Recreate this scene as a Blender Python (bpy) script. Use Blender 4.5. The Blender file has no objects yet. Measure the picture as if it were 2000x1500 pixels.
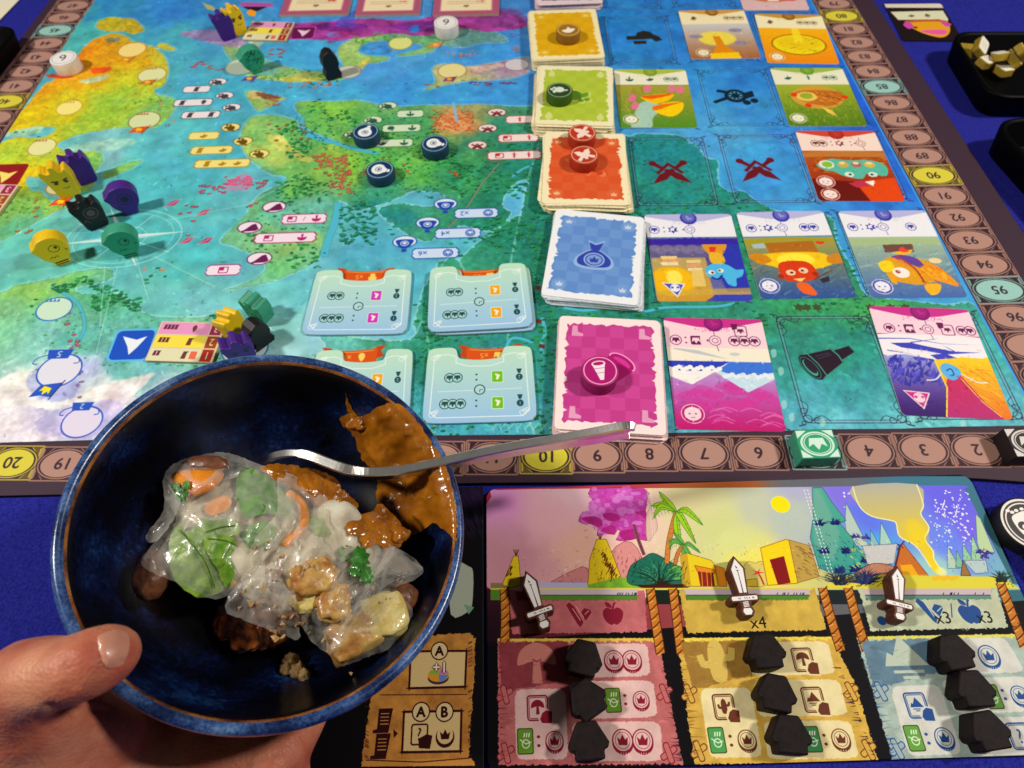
import bpy, bmesh, math, random
import numpy as np
from mathutils import Vector, Matrix, noise as mnoise

S = bpy.context.scene
COL = S.collection
R = math.radians

# ------------------------------------------------------------------ camera
FOC, PITCH, ROLL, CAMH = 1260.0, 0.99417, -0.03062, 0.305
cr, sr = math.cos(ROLL), math.sin(ROLL)
RL = np.array([1.0, 0, 0]); UL = np.array([0, math.sin(PITCH), math.cos(PITCH)]); FW = np.array([0, math.cos(PITCH), -math.sin(PITCH)])
CR, CU = cr * RL + sr * UL, -sr * RL + cr * UL
cam = bpy.data.cameras.new('camera')
cam.sensor_width = 36.0
cam.lens = 36.0 * FOC / 2000.0
cam.clip_start, cam.clip_end = 0.01, 50
cam.dof.use_dof = True
cam.dof.focus_distance = 0.27
cam.dof.aperture_fstop = 16.0
camo = bpy.data.objects.new('camera', cam); COL.objects.link(camo)
m3 = Matrix((CR, CU, -FW)).transposed().to_4x4(); m3.translation = (0, 0, CAMH)
camo.matrix_world = m3
S.camera = camo

# ------------------------------------------------------------------ light: two warm ceiling lamps, dim room
W = bpy.data.worlds.new('World'); S.world = W; W.use_nodes = True
W.node_tree.nodes['Background'].inputs[0].default_value = (1.0, 0.93, 0.86, 1)
W.node_tree.nodes['Background'].inputs[1].default_value = 0.055
def lamp(name, loc, power, size, col, aim=(0, .2, 0)):
    l = bpy.data.lights.new(name, 'AREA'); l.shape = 'DISK'; l.size = size; l.energy = power; l.color = col
    o = bpy.data.objects.new(name, l); COL.objects.link(o); o.location = loc
    o.rotation_euler = (Vector(aim) - Vector(loc)).to_track_quat('-Z', 'Y').to_euler()
    return o
lamp('ceiling_lamp', (-0.95, 0.10, 1.05), 14.6, 0.14, (1.0, 0.94, 0.86))
lamp('ceiling_lamp', (0.95, 0.22, 1.00), 12.9, 0.13, (1.0, 0.93, 0.84))
S.view_settings.view_transform = 'Standard'; S.view_settings.look = 'None'
S.view_settings.exposure = 0.0; S.view_settings.gamma = 1.0
S.view_settings.use_curve_mapping = False
S.cycles.max_bounces = 10; S.cycles.transparent_max_bounces = 16
S.cycles.caustics_reflective = False; S.cycles.caustics_refractive = False

# ------------------------------------------------------------------ measuring: photo position -> point on a horizontal plane
def unp(uv, z=0.0):
    p = np.atleast_2d(np.asarray(uv, float))
    x = (p[:, 0] - 1000) / FOC; y = (750 - p[:, 1]) / FOC
    d = x[:, None] * CR + y[:, None] * CU + FW
    t = (z - CAMH) / d[:, 2]
    return d[:, :2] * t[:, None]
def at(u, v, z=0.0):
    g = unp((u, v), z)[0]
    return Vector((g[0], g[1], z))

# ------------------------------------------------------------------ scene-graph helpers
def tag(o, label=None, cat=None, group=None, kind=None):
    if label: o['label'] = label
    if cat: o['category'] = cat
    if group: o['group'] = group
    if kind: o['kind'] = kind
    return o
def link(o, parent=None):
    COL.objects.link(o)
    if parent: o.parent = parent
    return o
def empty(name, loc=(0, 0, 0), rz=0.0):
    o = bpy.data.objects.new(name, None); o.empty_display_size = .01
    o.location = loc; o.rotation_euler = (0, 0, rz); COL.objects.link(o)
    return o
def mesh(name, verts, faces, mats=(), parent=None, smooth=False, loc=None, rot=None):
    me = bpy.data.meshes.new(name); me.from_pydata([tuple(v) for v in verts], [], faces); me.update()
    for m in (mats if isinstance(mats, (list, tuple)) else [mats]): me.materials.append(m)
    if smooth: me.polygons.foreach_set('use_smooth', [True] * len(me.polygons))
    o = bpy.data.objects.new(name, me); link(o, parent)
    if loc is not None: o.location = loc
    if rot is not None: o.rotation_euler = rot
    return o
def from_bm(name, bm, mats=(), parent=None, smooth=False, loc=None, rot=None):
    me = bpy.data.meshes.new(name); bm.normal_update(); bm.to_mesh(me); bm.free()
    for m in (mats if isinstance(mats, (list, tuple)) else [mats]): me.materials.append(m)
    if smooth: me.polygons.foreach_set('use_smooth', [True] * len(me.polygons))
    o = bpy.data.objects.new(name, me); link(o, parent)
    if loc is not None: o.location = loc
    if rot is not None: o.rotation_euler = rot
    return o
def bevel(o, w, seg=2, ang=35):
    b = o.modifiers.new('bevel', 'BEVEL'); b.width = w; b.segments = seg; b.limit_method = 'ANGLE'; b.angle_limit = R(ang); b.harden_normals = False
    return o
def copy_tree(o, parent=None):
    c = o.copy(); COL.objects.link(c); c.parent = parent
    for ch in o.children: copy_tree(ch, c)
    return c
def catmull(P, n=6, closed=True):
    P = np.asarray(P, float); N = len(P); out = []
    rng = range(N) if closed else range(N - 1)
    for i in rng:
        if closed: a, b, c, d = P[i - 1], P[i], P[(i + 1) % N], P[(i + 2) % N]
        else: a, b, c, d = P[max(i - 1, 0)], P[i], P[i + 1], P[min(i + 2, N - 1)]
        for k in range(n):
            t = k / n
            out.append(.5 * ((2 * b) + (c - a) * t + (2 * a - 5 * b + 4 * c - d) * t * t + (3 * b - a - 3 * c + d) * t ** 3))
    if not closed: out.append(P[-1])
    return np.array(out)
def rrect(w, h, r, n=5):
    out = []
    for cx, cy, a0 in ((w / 2 - r, h / 2 - r, 0), (-w / 2 + r, h / 2 - r, 90), (-w / 2 + r, -h / 2 + r, 180), (w / 2 - r, -h / 2 + r, 270)):
        for k in range(n + 1):
            a = R(a0 + 90 * k / n); out.append((cx + r * math.cos(a), cy + r * math.sin(a)))
    return np.array(out)
def prism(name, outline, z0, z1, mats, parent=None, uvbox=None, loc=None, rot=None, bev=0, smooth_side=False):
    """outline in metres (ccw); top face gets material slot 0 + planar uv, sides/bottom slot 1 (or 0)"""
    P = np.asarray(outline, float)
    a = np.sum(P[:, 0] * np.roll(P[:, 1], -1) - np.roll(P[:, 0], -1) * P[:, 1])
    if a < 0: P = P[::-1]
    n = len(P)
    V = [(x, y, z1) for x, y in P] + [(x, y, z0) for x, y in P]
    F = [tuple(range(n)), tuple(range(2 * n - 1, n - 1, -1))] + [(i, n + i, n + (i + 1) % n, (i + 1) % n) for i in range(n)]
    o = mesh(name, V, F, mats, parent, loc=loc, rot=rot)
    me = o.data
    if len(me.materials) > 1:
        for p in me.polygons:
            p.material_index = 0 if p.index == 0 else 1
    if uvbox:
        x0, y0, x1, y1 = uvbox
        uv = me.uv_layers.new(name='UVMap')
        vi = np.zeros(len(me.loops), int); me.loops.foreach_get('vertex_index', vi)
        A = np.array(V)[vi]
        uv.data.foreach_set('uv', np.stack([(A[:, 0] - x0) / (x1 - x0), (A[:, 1] - y0) / (y1 - y0)], 1).astype(np.float32).ravel())
    if smooth_side:
        for p in me.polygons:
            if p.index > 1: p.use_smooth = True
    if bev: bevel(o, bev, 2, 50)
    return o

# ------------------------------------------------------------------ materials
def hexc(h):
    if isinstance(h, str):
        h = h.lstrip('#'); return tuple(int(h[i:i + 2], 16) / 255 for i in (0, 2, 4))
    return tuple(h)
def lin(h):
    return tuple((c / 12.92 if c <= .04045 else ((c + .055) / 1.055) ** 2.4) for c in hexc(h)) + (1,)
def nodes(m):
    m.use_nodes = True
    nt = m.node_tree
    return nt, nt.nodes['Principled BSDF']
def pmat(name, col, rough=.5, spec=.5, var=.12, scale=400.0, bump=0.0, bscale=None, sss=0.0, sssr=(1, .4, .2), ssscale=.002, metal=0.0, coat=0.0, trans=0.0, alpha=1.0, col2=None):
    """principled surface with procedural mottling and fine relief"""
    m = bpy.data.materials.new(name); nt, b = nodes(m); N, L = nt.nodes, nt.links
    tc = N.new('ShaderNodeTexCoord')
    nz = N.new('ShaderNodeTexNoise'); nz.inputs['Scale'].default_value = scale; nz.inputs['Detail'].default_value = 4
    L.new(tc.outputs['Object'], nz.inputs['Vector'])
    rp = N.new('ShaderNodeValToRGB'); c = lin(col)
    c2 = lin(col2) if col2 else tuple(min(1, x * (1 + var)) for x in c[:3]) + (1,)
    c1 = c if col2 else tuple(x * (1 - var) for x in c[:3]) + (1,)
    rp.color_ramp.elements[0].position = .32; rp.color_ramp.elements[1].position = .68
    rp.color_ramp.elements[0].color = c1; rp.color_ramp.elements[1].color = c2
    L.new(nz.outputs['Fac'], rp.inputs['Fac']); L.new(rp.outputs['Color'], b.inputs['Base Color'])
    b.inputs['Roughness'].default_value = rough; b.inputs['Specular IOR Level'].default_value = spec; b.inputs['Metallic'].default_value = metal
    b.inputs['Coat Weight'].default_value = coat; b.inputs['Coat Roughness'].default_value = .08
    b.inputs['Transmission Weight'].default_value = trans; b.inputs['Alpha'].default_value = alpha
    if sss:
        b.inputs['Subsurface Weight'].default_value = sss; b.inputs['Subsurface Radius'].default_value = sssr; b.inputs['Subsurface Scale'].default_value = ssscale
    if bump:
        n2 = N.new('ShaderNodeTexNoise'); n2.inputs['Scale'].default_value = bscale or scale * 2; n2.inputs['Detail'].default_value = 5
        L.new(tc.outputs['Object'], n2.inputs['Vector'])
        bp = N.new('ShaderNodeBump'); bp.inputs['Strength'].default_value = bump; bp.inputs['Distance'].default_value = .0006
        L.new(n2.outputs['Fac'], bp.inputs['Height']); L.new(bp.outputs['Normal'], b.inputs['Normal'])
    return m
def rich(c):
    """full-bodied printing inks: deeper darks, stronger hues"""
    l = c.mean(-1, keepdims=True); c = l + (c - l) * 1.08
    c = np.clip(c, 0, 1); return c * (1 - .35) + .35 * (c * c * (3 - 2 * c)) - .015
def printed(name, cv, rough=.42, spec=.25, weave=0.0):
    """flat print: the drawn sheet with a little paper grain"""
    h, w = cv.img.shape[:2]
    im = bpy.data.images.new(name, w, h)
    a = np.ones((h, w, 4), np.float32); a[..., :3] = rich(cv.img[::-1])
    im.pixels.foreach_set(a.ravel()); im.update(); im.pack()
    m = bpy.data.materials.new(name); nt, b = nodes(m); N, L = nt.nodes, nt.links
    t = N.new('ShaderNodeTexImage'); t.image = im; t.extension = 'EXTEND'; t.interpolation = 'Linear'
    tc = N.new('ShaderNodeTexCoord'); nz = N.new('ShaderNodeTexNoise'); nz.inputs['Scale'].default_value = 900; nz.inputs['Detail'].default_value = 3
    L.new(tc.outputs['Object'], nz.inputs['Vector'])
    mr = N.new('ShaderNodeMapRange'); mr.inputs['To Min'].default_value = .93; mr.inputs['To Max'].default_value = 1.03
    L.new(nz.outputs['Fac'], mr.inputs['Value'])
    mx = N.new('ShaderNodeMix'); mx.data_type = 'RGBA'; mx.blend_type = 'MULTIPLY'; mx.inputs['Factor'].default_value = 1
    L.new(t.outputs['Color'], mx.inputs['A']); L.new(mr.outputs['Result'], mx.inputs['B']); L.new(mx.outputs['Result'], b.inputs['Base Color'])
    b.inputs['Roughness'].default_value = rough; b.inputs['Specular IOR Level'].default_value = spec
    bp = N.new('ShaderNodeBump'); bp.inputs['Strength'].default_value = .05 + weave; bp.inputs['Distance'].default_value = .0003
    L.new(nz.outputs['Fac'], bp.inputs['Height']); L.new(bp.outputs['Normal'], b.inputs['Normal'])
    return m

# ------------------------------------------------------------------ a small painter for everything that is printed flat
def upsample(g, h, w):
    gh, gw = g.shape[:2]
    y = np.linspace(0, gh - 1.001, h); x = np.linspace(0, gw - 1.001, w)
    yi = y.astype(int); xi = x.astype(int); fy = (y - yi); fx = (x - xi)
    fy = fy * fy * (3 - 2 * fy); fx = fx * fx * (3 - 2 * fx)
    if g.ndim == 3: fy = fy[:, None, None]; fx = fx[None, :, None]
    else: fy = fy[:, None]; fx = fx[None, :]
    r0 = g[yi][:, xi] * (1 - fx) + g[yi][:, xi + 1] * fx
    r1 = g[yi + 1][:, xi] * (1 - fx) + g[yi + 1][:, xi + 1] * fx
    return (r0 * (1 - fy) + r1 * fy).astype(np.float32)
def fbm(h, w, cell, octv=4, seed=0):
    if h * w > 2.5e6: return np.repeat(np.repeat(fbm((h + 1) // 2, (w + 1) // 2, cell / 2, octv, seed), 2, 0), 2, 1)[:h, :w]
    rg = np.random.default_rng(seed); out = np.zeros((h, w), np.float32); amp = 1.0; tot = 0
    for o in range(octv):
        gh, gw = max(2, int(h / cell) + 2), max(2, int(w / cell) + 2)
        out += amp * upsample(rg.random((gh, gw)).astype(np.float32), h, w); tot += amp
        amp *= .55; cell = max(1.5, cell / 2)
    return out / tot
_gl = {}
def glyphs(s):
    if s not in _gl:
        cu = bpy.data.curves.new('t', 'FONT'); cu.body = s; cu.align_x = 'CENTER'; cu.align_y = 'CENTER'; cu.resolution_u = 3
        ob = bpy.data.objects.new('t', cu); COL.objects.link(ob)
        me = ob.to_mesh(); me.calc_loop_triangles()
        V = np.array([v.co[:2] for v in me.vertices]) if len(me.vertices) else np.zeros((0, 2))
        T = [V[list(t.vertices)] for t in me.loop_triangles]
        ob.to_mesh_clear(); bpy.data.objects.remove(ob); bpy.data.curves.remove(cu)
        if len(V): c = (V.min(0) + V.max(0)) / 2; hgt = V[:, 1].max() - V[:, 1].min()
        else: c, hgt = np.zeros(2), 1
        _gl[s] = [(t - c) / .7 for t in T]
    return _gl[s]
def orient(P):
    a = np.sum(P[:, 0] * np.roll(P[:, 1], -1) - np.roll(P[:, 0], -1) * P[:, 1])
    return P if a > 0 else P[::-1]
class Cv:
    def __init__(s, x0, y0, x1, y1, res, bg='#ffffff', pre=None, seed=1):
        """a sheet covering x0..x1, y0..y1 in mm at res mm per texel"""
        s.x0, s.y1, s.res = x0, y1, res
        s.w, s.h = int((x1 - x0) / res), int((y1 - y0) / res)
        s.img = np.empty((s.h, s.w, 3), np.float32); s.img[:] = hexc(bg)
        s.pre = pre; s.L = None; s.n = fbm(s.h, s.w, 24, 4, seed); s.rg = np.random.default_rng(seed)
    def push(s, p, size=1.0, rot=0.0):
        p = np.asarray(p, float)
        if s.pre: p = s.pre(p[None])[0]
        a = R(rot); s.L = (p, size * np.array([[math.cos(a), math.sin(a)], [-math.sin(a), math.cos(a)]]))
    def pop(s): s.L = None
    def mm(s, P):
        P = np.atleast_2d(np.asarray(P, float))
        if s.L: return P @ s.L[1] + s.L[0]
        return s.pre(P) if s.pre else P
    def cover(s, cs):
        cs = [np.stack([(c[:, 0] - s.x0) / s.res, (s.y1 - c[:, 1]) / s.res], 1) for c in cs if len(c) > 2]
        if not cs: return None
        A = np.concatenate(cs); B = np.concatenate([np.roll(c, -1, 0) for c in cs])
        X0, Y0 = max(0, int(A[:, 0].min()) - 1), max(0, int(A[:, 1].min()) - 1)
        X1, Y1 = min(s.w, int(A[:, 0].max()) + 2), min(s.h, int(A[:, 1].max()) + 2)
        if X1 <= X0 or Y1 <= Y0: return None
        w, h, SS = X1 - X0, Y1 - Y0, 4
        ax, ay, bx, by = A[:, 0] - X0, (A[:, 1] - Y0) * SS, B[:, 0] - X0, (B[:, 1] - Y0) * SS
        d = np.where(by > ay, 1.0, -1.0)
        lo, hi = np.minimum(ay, by), np.maximum(ay, by)
        r0 = np.clip(np.ceil(lo - .5), 0, h * SS).astype(int); r1 = np.clip(np.ceil(hi - .5), 0, h * SS).astype(int)
        n = r1 - r0; k = n > 0
        if not k.any(): return None
        ax, ay, bx, by, d, r0, n = ax[k], ay[k], bx[k], by[k], d[k], r0[k], n[k]
        e = np.repeat(np.arange(len(n)), n)
        row = np.arange(n.sum()) - np.repeat(np.cumsum(n) - n, n) + r0[e]
        x = ax[e] + (row + .5 - ay[e]) * (bx[e] - ax[e]) / (by[e] - ay[e])
        x = np.clip(x, 0, w); i = x.astype(int); f = x - i
        W2 = w + 2
        acc = np.bincount(row * W2 + i, d[e] * (1 - f), h * SS * W2) + np.bincount(row * W2 + i + 1, d[e] * f, h * SS * W2)[:h * SS * W2]
        c = np.minimum(np.abs(np.cumsum(acc.reshape(h * SS, W2), 1)[:, :w]), 1).reshape(h, SS, w).mean(1)
        return X0, Y0, X1, Y1, c.astype(np.float32)
    def blend(s, r, col, alpha=1.0, var=0.0, grad=None):
        if r is None: return
        X0, Y0, X1, Y1, c = r
        a = (c * alpha)[..., None]
        if isinstance(col, np.ndarray) and col.ndim == 3: C = col[Y0:Y1, X0:X1]
        else:
            C = np.array(hexc(col), np.float32)[None, None]
            if grad is not None:
                t = np.linspace(0, 1, Y1 - Y0, dtype=np.float32)[:, None, None]
                C = C * (1 - t) + np.array(hexc(grad), np.float32) * t
        if var: C = C * (1 + var * 2 * (s.n[Y0:Y1, X0:X1, None] - .5) * 2)
        s.img[Y0:Y1, X0:X1] = s.img[Y0:Y1, X0:X1] * (1 - a) + C * a
    def poly(s, P, col, alpha=1.0, smooth=0, rough=0.0, var=0.0, grad=None, soft=0):
        P = s.mm(P)
        if smooth: P = catmull(P, smooth)
        if rough:
            Q = []
            for a, b in zip(P, np.roll(P, -1, 0)):
                k = max(1, int(np.linalg.norm(b - a) / (rough * 1.2)))
                for j in range(k): Q.append(a + (b - a) * j / k + s.rg.normal(size=2) * rough * .45)
            P = np.array(Q)
        r = s.cover([orient(P)])
        if soft and r is not None: r = r[:4] + (blur(r[4], soft),)
        s.blend(r, col, alpha, var, grad)
    def polys(s, cs, col, alpha=1.0, var=0.0, raw=False):
        s.blend(s.cover([s.mm(c) if raw else orient(s.mm(c)) for c in cs]), col, alpha, var)
    def line(s, P, w, col, alpha=1.0, closed=False, smooth=0, taper=False):
        P = s.mm(P)
        if s.L: w = w * np.linalg.norm(s.L[1][0])
        if smooth: P = catmull(P, smooth, closed)
        if closed: P = np.vstack([P, P[:1]])
        cs = []; n = len(P)
        for i in range(n - 1):
            a, b = P[i], P[i + 1]; t = b - a; l = np.linalg.norm(t)
            if l < 1e-9: continue
            q = np.array([-t[1], t[0]]) / l * w / 2
            ta, tb = (1 - i / (n - 1), 1 - (i + 1) / (n - 1)) if taper else (1, 1)
            cs.append(orient(np.array([a + q * ta, b + q * tb, b - q * tb, a - q * ta])))
            if i and w > s.res * 2: cs.append(circ(a[0], a[1], w / 2 * ta, w / 2 * ta, 8))
        s.blend(s.cover(cs), col, alpha)
    def ell(s, p, rx, ry, col, alpha=1.0, rot=0.0, ring=0.0, var=0.0, grad=None, soft=0):
        """ellipse with radii in mm (or local units) around p"""
        c = s.mm([p])[0]; k = np.linalg.norm(s.L[1][0]) if s.L else 1.0
        rr = math.atan2(s.L[1][0][1], s.L[1][0][0]) if s.L else 0.0
        rx, ry, ring = rx * k, ry * k, ring * k
        def e(a, b):
            t = np.linspace(0, 2 * np.pi, max(10, int(6 + 4 * math.sqrt(max(a, b) / s.res))), endpoint=False); q = R(rot) + rr
            x, y = a * np.cos(t), b * np.sin(t)
            return np.stack([c[0] + x * math.cos(q) - y * math.sin(q), c[1] + x * math.sin(q) + y * math.cos(q)], 1)
        cs = [e(rx, ry)]
        if ring: cs.append(e(max(rx - ring, .01), max(ry - ring, .01))[::-1])
        r = s.cover(cs)
        if soft and r is not None: r = r[:4] + (blur(r[4], soft),)
        s.blend(r, col, alpha, var, grad)
    def dots(s, pts, r, col, alpha=1.0, jit=.4, asp=.7, var=0.0):
        P = s.mm(pts) if len(pts) else []
        cs = [circ(x, y, r * (1 + jit * s.rg.uniform(-1, 1)), r * asp * (1 + jit * s.rg.uniform(-1, 1)), 7) for x, y in P]
        if cs: s.blend(s.cover(cs), col, alpha, var)
    def dabs(s, n, size, jit=.2, alpha=.5, box=None, asp=.4, ang=None):
        """short brush touches in slightly shifted local colours"""
        x0, y0, x1, y1 = box or (0, 0, 1, 1)
        for _ in range(n):
            i, j = int(s.rg.uniform(x0, x1) * (s.w - 1)), int(s.rg.uniform(y0, y1) * (s.h - 1))
            c = s.img[j, i]; k = 1 + s.rg.normal() * jit; col = np.clip(c * k + s.rg.normal(size=3) * jit * .09, 0, 1)
            L = size * s.rg.uniform(.4, 1.5); q = ang + s.rg.normal() * .4 if ang is not None else s.rg.uniform(0, 3.14)
            t = np.linspace(0, 2 * np.pi, 7, endpoint=False); x, y = L * np.cos(t), L * asp * np.sin(t)
            P = np.stack([s.x0 + i * s.res + x * math.cos(q) - y * math.sin(q), s.y1 - j * s.res + x * math.sin(q) + y * math.cos(q)], 1)
            s.blend(s.cover([orient(P)]), tuple(col), alpha)
    def text(s, t, p, h, col, rot=0.0, alpha=1.0, sx=1.0, bold=0.0):
        """h = cap height in mm"""
        c = s.mm([p])[0]; k = np.linalg.norm(s.L[1][0]) if s.L else 1.0
        q = R(rot) + (math.atan2(s.L[1][0][1], s.L[1][0][0]) if s.L else 0.0); M = np.array([[math.cos(q), math.sin(q)], [-math.sin(q), math.cos(q)]])
        offs = [(0, 0)] if not bold else [(-bold, 0), (bold, 0), (0, bold), (0, -bold), (0, 0)]
        s.blend(s.cover([orient((g * [sx, 1] * h * k) @ M + c + np.array(o) * k) for o in offs for g in glyphs(t)]), col, alpha)
    def icon(s, name, p, size, col, rot=0.0, alpha=1.0):
        s0 = s.L
        if s0 is None: s.push(p, size, rot)
        else:
            c = s.mm([p])[0]; a = R(rot); M = np.array([[math.cos(a), math.sin(a)], [-math.sin(a), math.cos(a)]]) @ s.L[1] * size
            s.L = (c, M)
        for kind, P in ICON[name]:
            if kind == 'p': s.poly(P, col, alpha)
            elif kind == 's': s.poly(P, col, alpha, smooth=4)
            elif kind == 'h': pass
            else: s.line(P, kind, col, alpha)
        s.L = s0
def circ(x, y, rx, ry, n=8):
    t = np.linspace(0, 2 * np.pi, n, endpoint=False)
    return np.stack([x + rx * np.cos(t), y + ry * np.sin(t)], 1)
def blur(c, k):
    for ax in (0, 1):
        n = c.shape[ax]; z = np.concatenate([np.zeros_like(np.take(c, [0], ax)), np.cumsum(c, ax)], ax)
        i = np.arange(n); a = np.clip(i - k, 0, n); b = np.clip(i + k + 1, 0, n)
        c = (np.take(z, b, ax) - np.take(z, a, ax)) / (2 * k + 1)
    return c
def C_(n=16, r=1, cx=0, cy=0): return circ(cx, cy, r, r, n)
# little pictograms, unit size, upright
ICON = {
 'crown': [('p', [(-1, .55), (-.45, .1), (0, 1), (.45, .1), (1, .55), (.75, -.75), (-.75, -.75)])],
 'tree': [('s', [(-1, -.1), (-.8, .65), (0, 1), (.8, .65), (1, -.1), (.35, .05), (0, .1), (-.35, .05)]), ('p', [(-.16, .1), (.16, .1), (.28, -1), (-.28, -1)])],
 'cactus': [('s', [(-.35, -.9), (-.4, .5), (0, 1), (.4, .5), (.35, -.9)]), (.34, [(-.3, -.25), (-.75, -.2), (-.85, .25)]), (.34, [(.3, .05), (.75, .1), (.85, .55)])],
 'mount': [('p', [(-1, -.35), (-.75, .25), (-.5, .1), (0, 1), (1, -.35)]), (.13, [(-.7, -.6), (.7, -.6)]), (.13, [(-.35, -.85), (.4, -.85)])],
 'sword': [('p', [(-.18, -.2), (.18, -.2), (.26, .6), (0, 1), (-.26, .6)]), ('p', [(-.55, -.2), (.55, -.2), (.55, -.42), (-.55, -.42)]), ('p', [(-.14, -.4), (.14, -.4), (.18, -1), (-.18, -1)])],
 'xsword': [('p', [(-.10, -.25), (.10, -.25), (.21, .45), (.17, .6), (0, 1.12), (-.17, .6), (-.21, .45)]), ('p', [(-.42, -.28), (.42, -.28), (.46, -.44), (-.46, -.44)]), ('p', [(-.09, -.42), (.09, -.42), (.12, -.8), (-.12, -.8)]), ('s', C_(8, .17, 0, -.9))],
 'apple': [('s', [(0, .35), (-.5, .5), (-.9, .1), (-.7, -.6), (-.25, -.95), (0, -.85), (.25, -.95), (.7, -.6), (.9, .1), (.5, .5)]), (.16, [(0, .35), (.15, .8), (.3, .95)]), ('s', [(-.05, .5), (-.5, .6), (-.6, 1), (-.2, .85)])],
 'gems': [('p', [(-1, .75), (-.75, 1), (-.4, .7), (.3, -.6), (.05, -1), (-.15, -.8)]), ('p', [(.1, .1), (.45, .5), (.95, .35), (1, .1), (.5, -.5)])],
 'scope': [('p', [(-1, .55), (-.55, .62), (.55, .16), (1, .13), (1, -.13), (.55, -.16), (-.55, -.62), (-1, -.55)])],
 'bag': [('s', [(-.25, .3), (-.9, -.3), (-.85, -.85), (0, -1), (.85, -.85), (.9, -.3), (.25, .3)]), ('p', [(-.25, .35), (-.4, .95), (0, .75), (.45, 1), (.25, .35)])],
 'cannon': [('s', C_(12, .62, -.05, -.1)), (.26, [(-.3, .2), (-1, .45)]), ('p', [(.3, .1), (1, .35), (1, -.2), (.5, -.4)]), ('s', C_(8, .22, .45, -.75)), ('s', C_(8, .22, .9, -.6))],
 'leaf': [('s', [(-1, -.2), (-.4, .7), (.4, .8), (1, .2), (.3, -.1), (0, -.8), (-.3, -.3)])],
 'boots': [('p', [(-.5, .9), (.15, .9), (.2, -.1), (.9, -.4), (.9, -.8), (-.6, -.8)])],
 'drop': [('s', [(0, 1), (.6, 0), (.5, -.7), (0, -1), (-.5, -.7), (-.6, 0)])],
 'note': [('p', [(-.5, 1), (.8, 1), (.5, -1), (-.9, -1), (-.9, -.75), (-.55, -.7)])],
 'house': [('p', [(-.9, .1), (0, 1), (.9, .1), (.65, .1), (.65, -.9), (-.65, -.9), (-.65, .1)])],
 'card': [('p', rrect(1.3, 1.9, .2))],
 'arrow': [('p', [(-.9, .8), (.2, .45), (.9, .75), (.45, -.2), (0, -.9), (-.3, -.15)])],
 'star': [('p', [(math.cos(k * math.pi / 6) * (1 if k % 2 else .6), math.sin(k * math.pi / 6) * (1 if k % 2 else .6)) for k in range(12)])],
 'skull': [('s', [(-.85, .1), (-.7, .8), (0, 1), (.7, .8), (.85, .1), (.5, -.3), (.45, -.9), (-.45, -.9), (-.5, -.3)])],
 'hand': [('s', [(-.3, -1), (-.9, 0), (-.6, .2), (-.3, -.1), (-.4, .8), (-.1, .9), (0, .2), (.15, .95), (.4, .85), (.35, .2), (.7, .6), (.9, .4), (.5, -.4), (.3, -1)])],
}
def coin(cv, p, r, ink, paper, rot=0.0, ic='crown'):
    cv.ell(p, r, r, ink); cv.ell(p, r * .84, r * .84, paper); cv.icon(ic, p, r * .52, ink, rot)

# ================================================================== the play mat (flat print)
PX = lambda P: unp(P) * 1000.0
mc = Cv(-470, 110, 345, 700, .3, '#4aa6c0', PX, 3)
def pe(u, v, rx, ry):
    a = PX([(u - rx, v), (u + rx, v), (u, v - ry), (u, v + ry)])
    return np.linalg.norm(a[1] - a[0]) / 2, np.linalg.norm(a[3] - a[2]) / 2
def idw(cv, pts, q=12, power=3.2):
    P = PX([(p[0], p[1]) for p in pts]); C = np.array([hexc(p[2]) for p in pts])
    gh, gw = cv.h // q + 1, cv.w // q + 1
    X = cv.x0 + np.linspace(0, cv.w, gw) * cv.res; Y = cv.y1 - np.linspace(0, cv.h, gh) * cv.res
    X, Y = np.meshgrid(X, Y); X = X + (fbm(gh, gw, 9, 3, 5) - .5) * 60; Y = Y + (fbm(gh, gw, 9, 3, 6) - .5) * 60
    num = np.zeros((gh, gw, 3)); den = np.zeros((gh, gw, 1))
    for p, c in zip(P, C):
        w = (1 / (((X - p[0]) ** 2 + (Y - p[1]) ** 2) + 25) ** (power / 2))[..., None]
        num += w * c; den += w
    return upsample((num / den).astype(np.float32), cv.h, cv.w)
SEA = [(200, 5, '#2a86c0'), (350, 20, '#2f82d2'), (420, 60, '#3f92cc'), (330, 75, '#44a4b8'), (170, 60, '#48b0a8'), (600, 10, '#3f90d8'), (800, 40, '#4a8ad0'), (1000, 20, '#3f80c8'),
 (380, 120, '#48a4c0'), (600, 110, '#42a4dc'), (780, 130, '#4a9ce0'), (1000, 170, '#3a90dc'), (420, 190, '#46aac8'), (620, 170, '#44a6da'), (800, 180, '#3a96dc'), (350, 260, '#56b4c0'),
 (230, 290, '#7cc0bc'), (420, 300, '#48a8be'), (300, 350, '#4cb2ba'), (450, 390, '#5cb2ba'), (250, 440, '#4cb0b2'), (380, 470, '#4cb2b8'), (150, 520, '#5cb6b0'), (320, 560, '#62b8b4'),
 (60, 470, '#62baac'), (540, 560, '#66bcc4'), (600, 640, '#8accd0'), (560, 690, '#96d0d0'), (620, 480, '#5ab2c0'), (700, 500, '#4eaac4'), (860, 520, '#4eaac0'), (960, 470, '#50aebe'), (1000, 390, '#56b0d4'), (690, 385, '#56b0c4'),
 (1210, 60, '#1f78c6'), (1320, 60, '#2478c8'), (1560, 80, '#1f6ac4'), (1430, 180, '#2f88d0'), (1500, 150, '#2476ca'), (1470, 330, '#3890d8'), (1390, 270, '#4a9ed8'), (1680, 200, '#1a5cc8'), (1740, 330, '#1c64cc'), (1550, 410, '#3a92d4'), (1830, 480, '#2a7ed4'), (1900, 590, '#40a0d4'), (1650, 20, '#2a74d0')]
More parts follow.
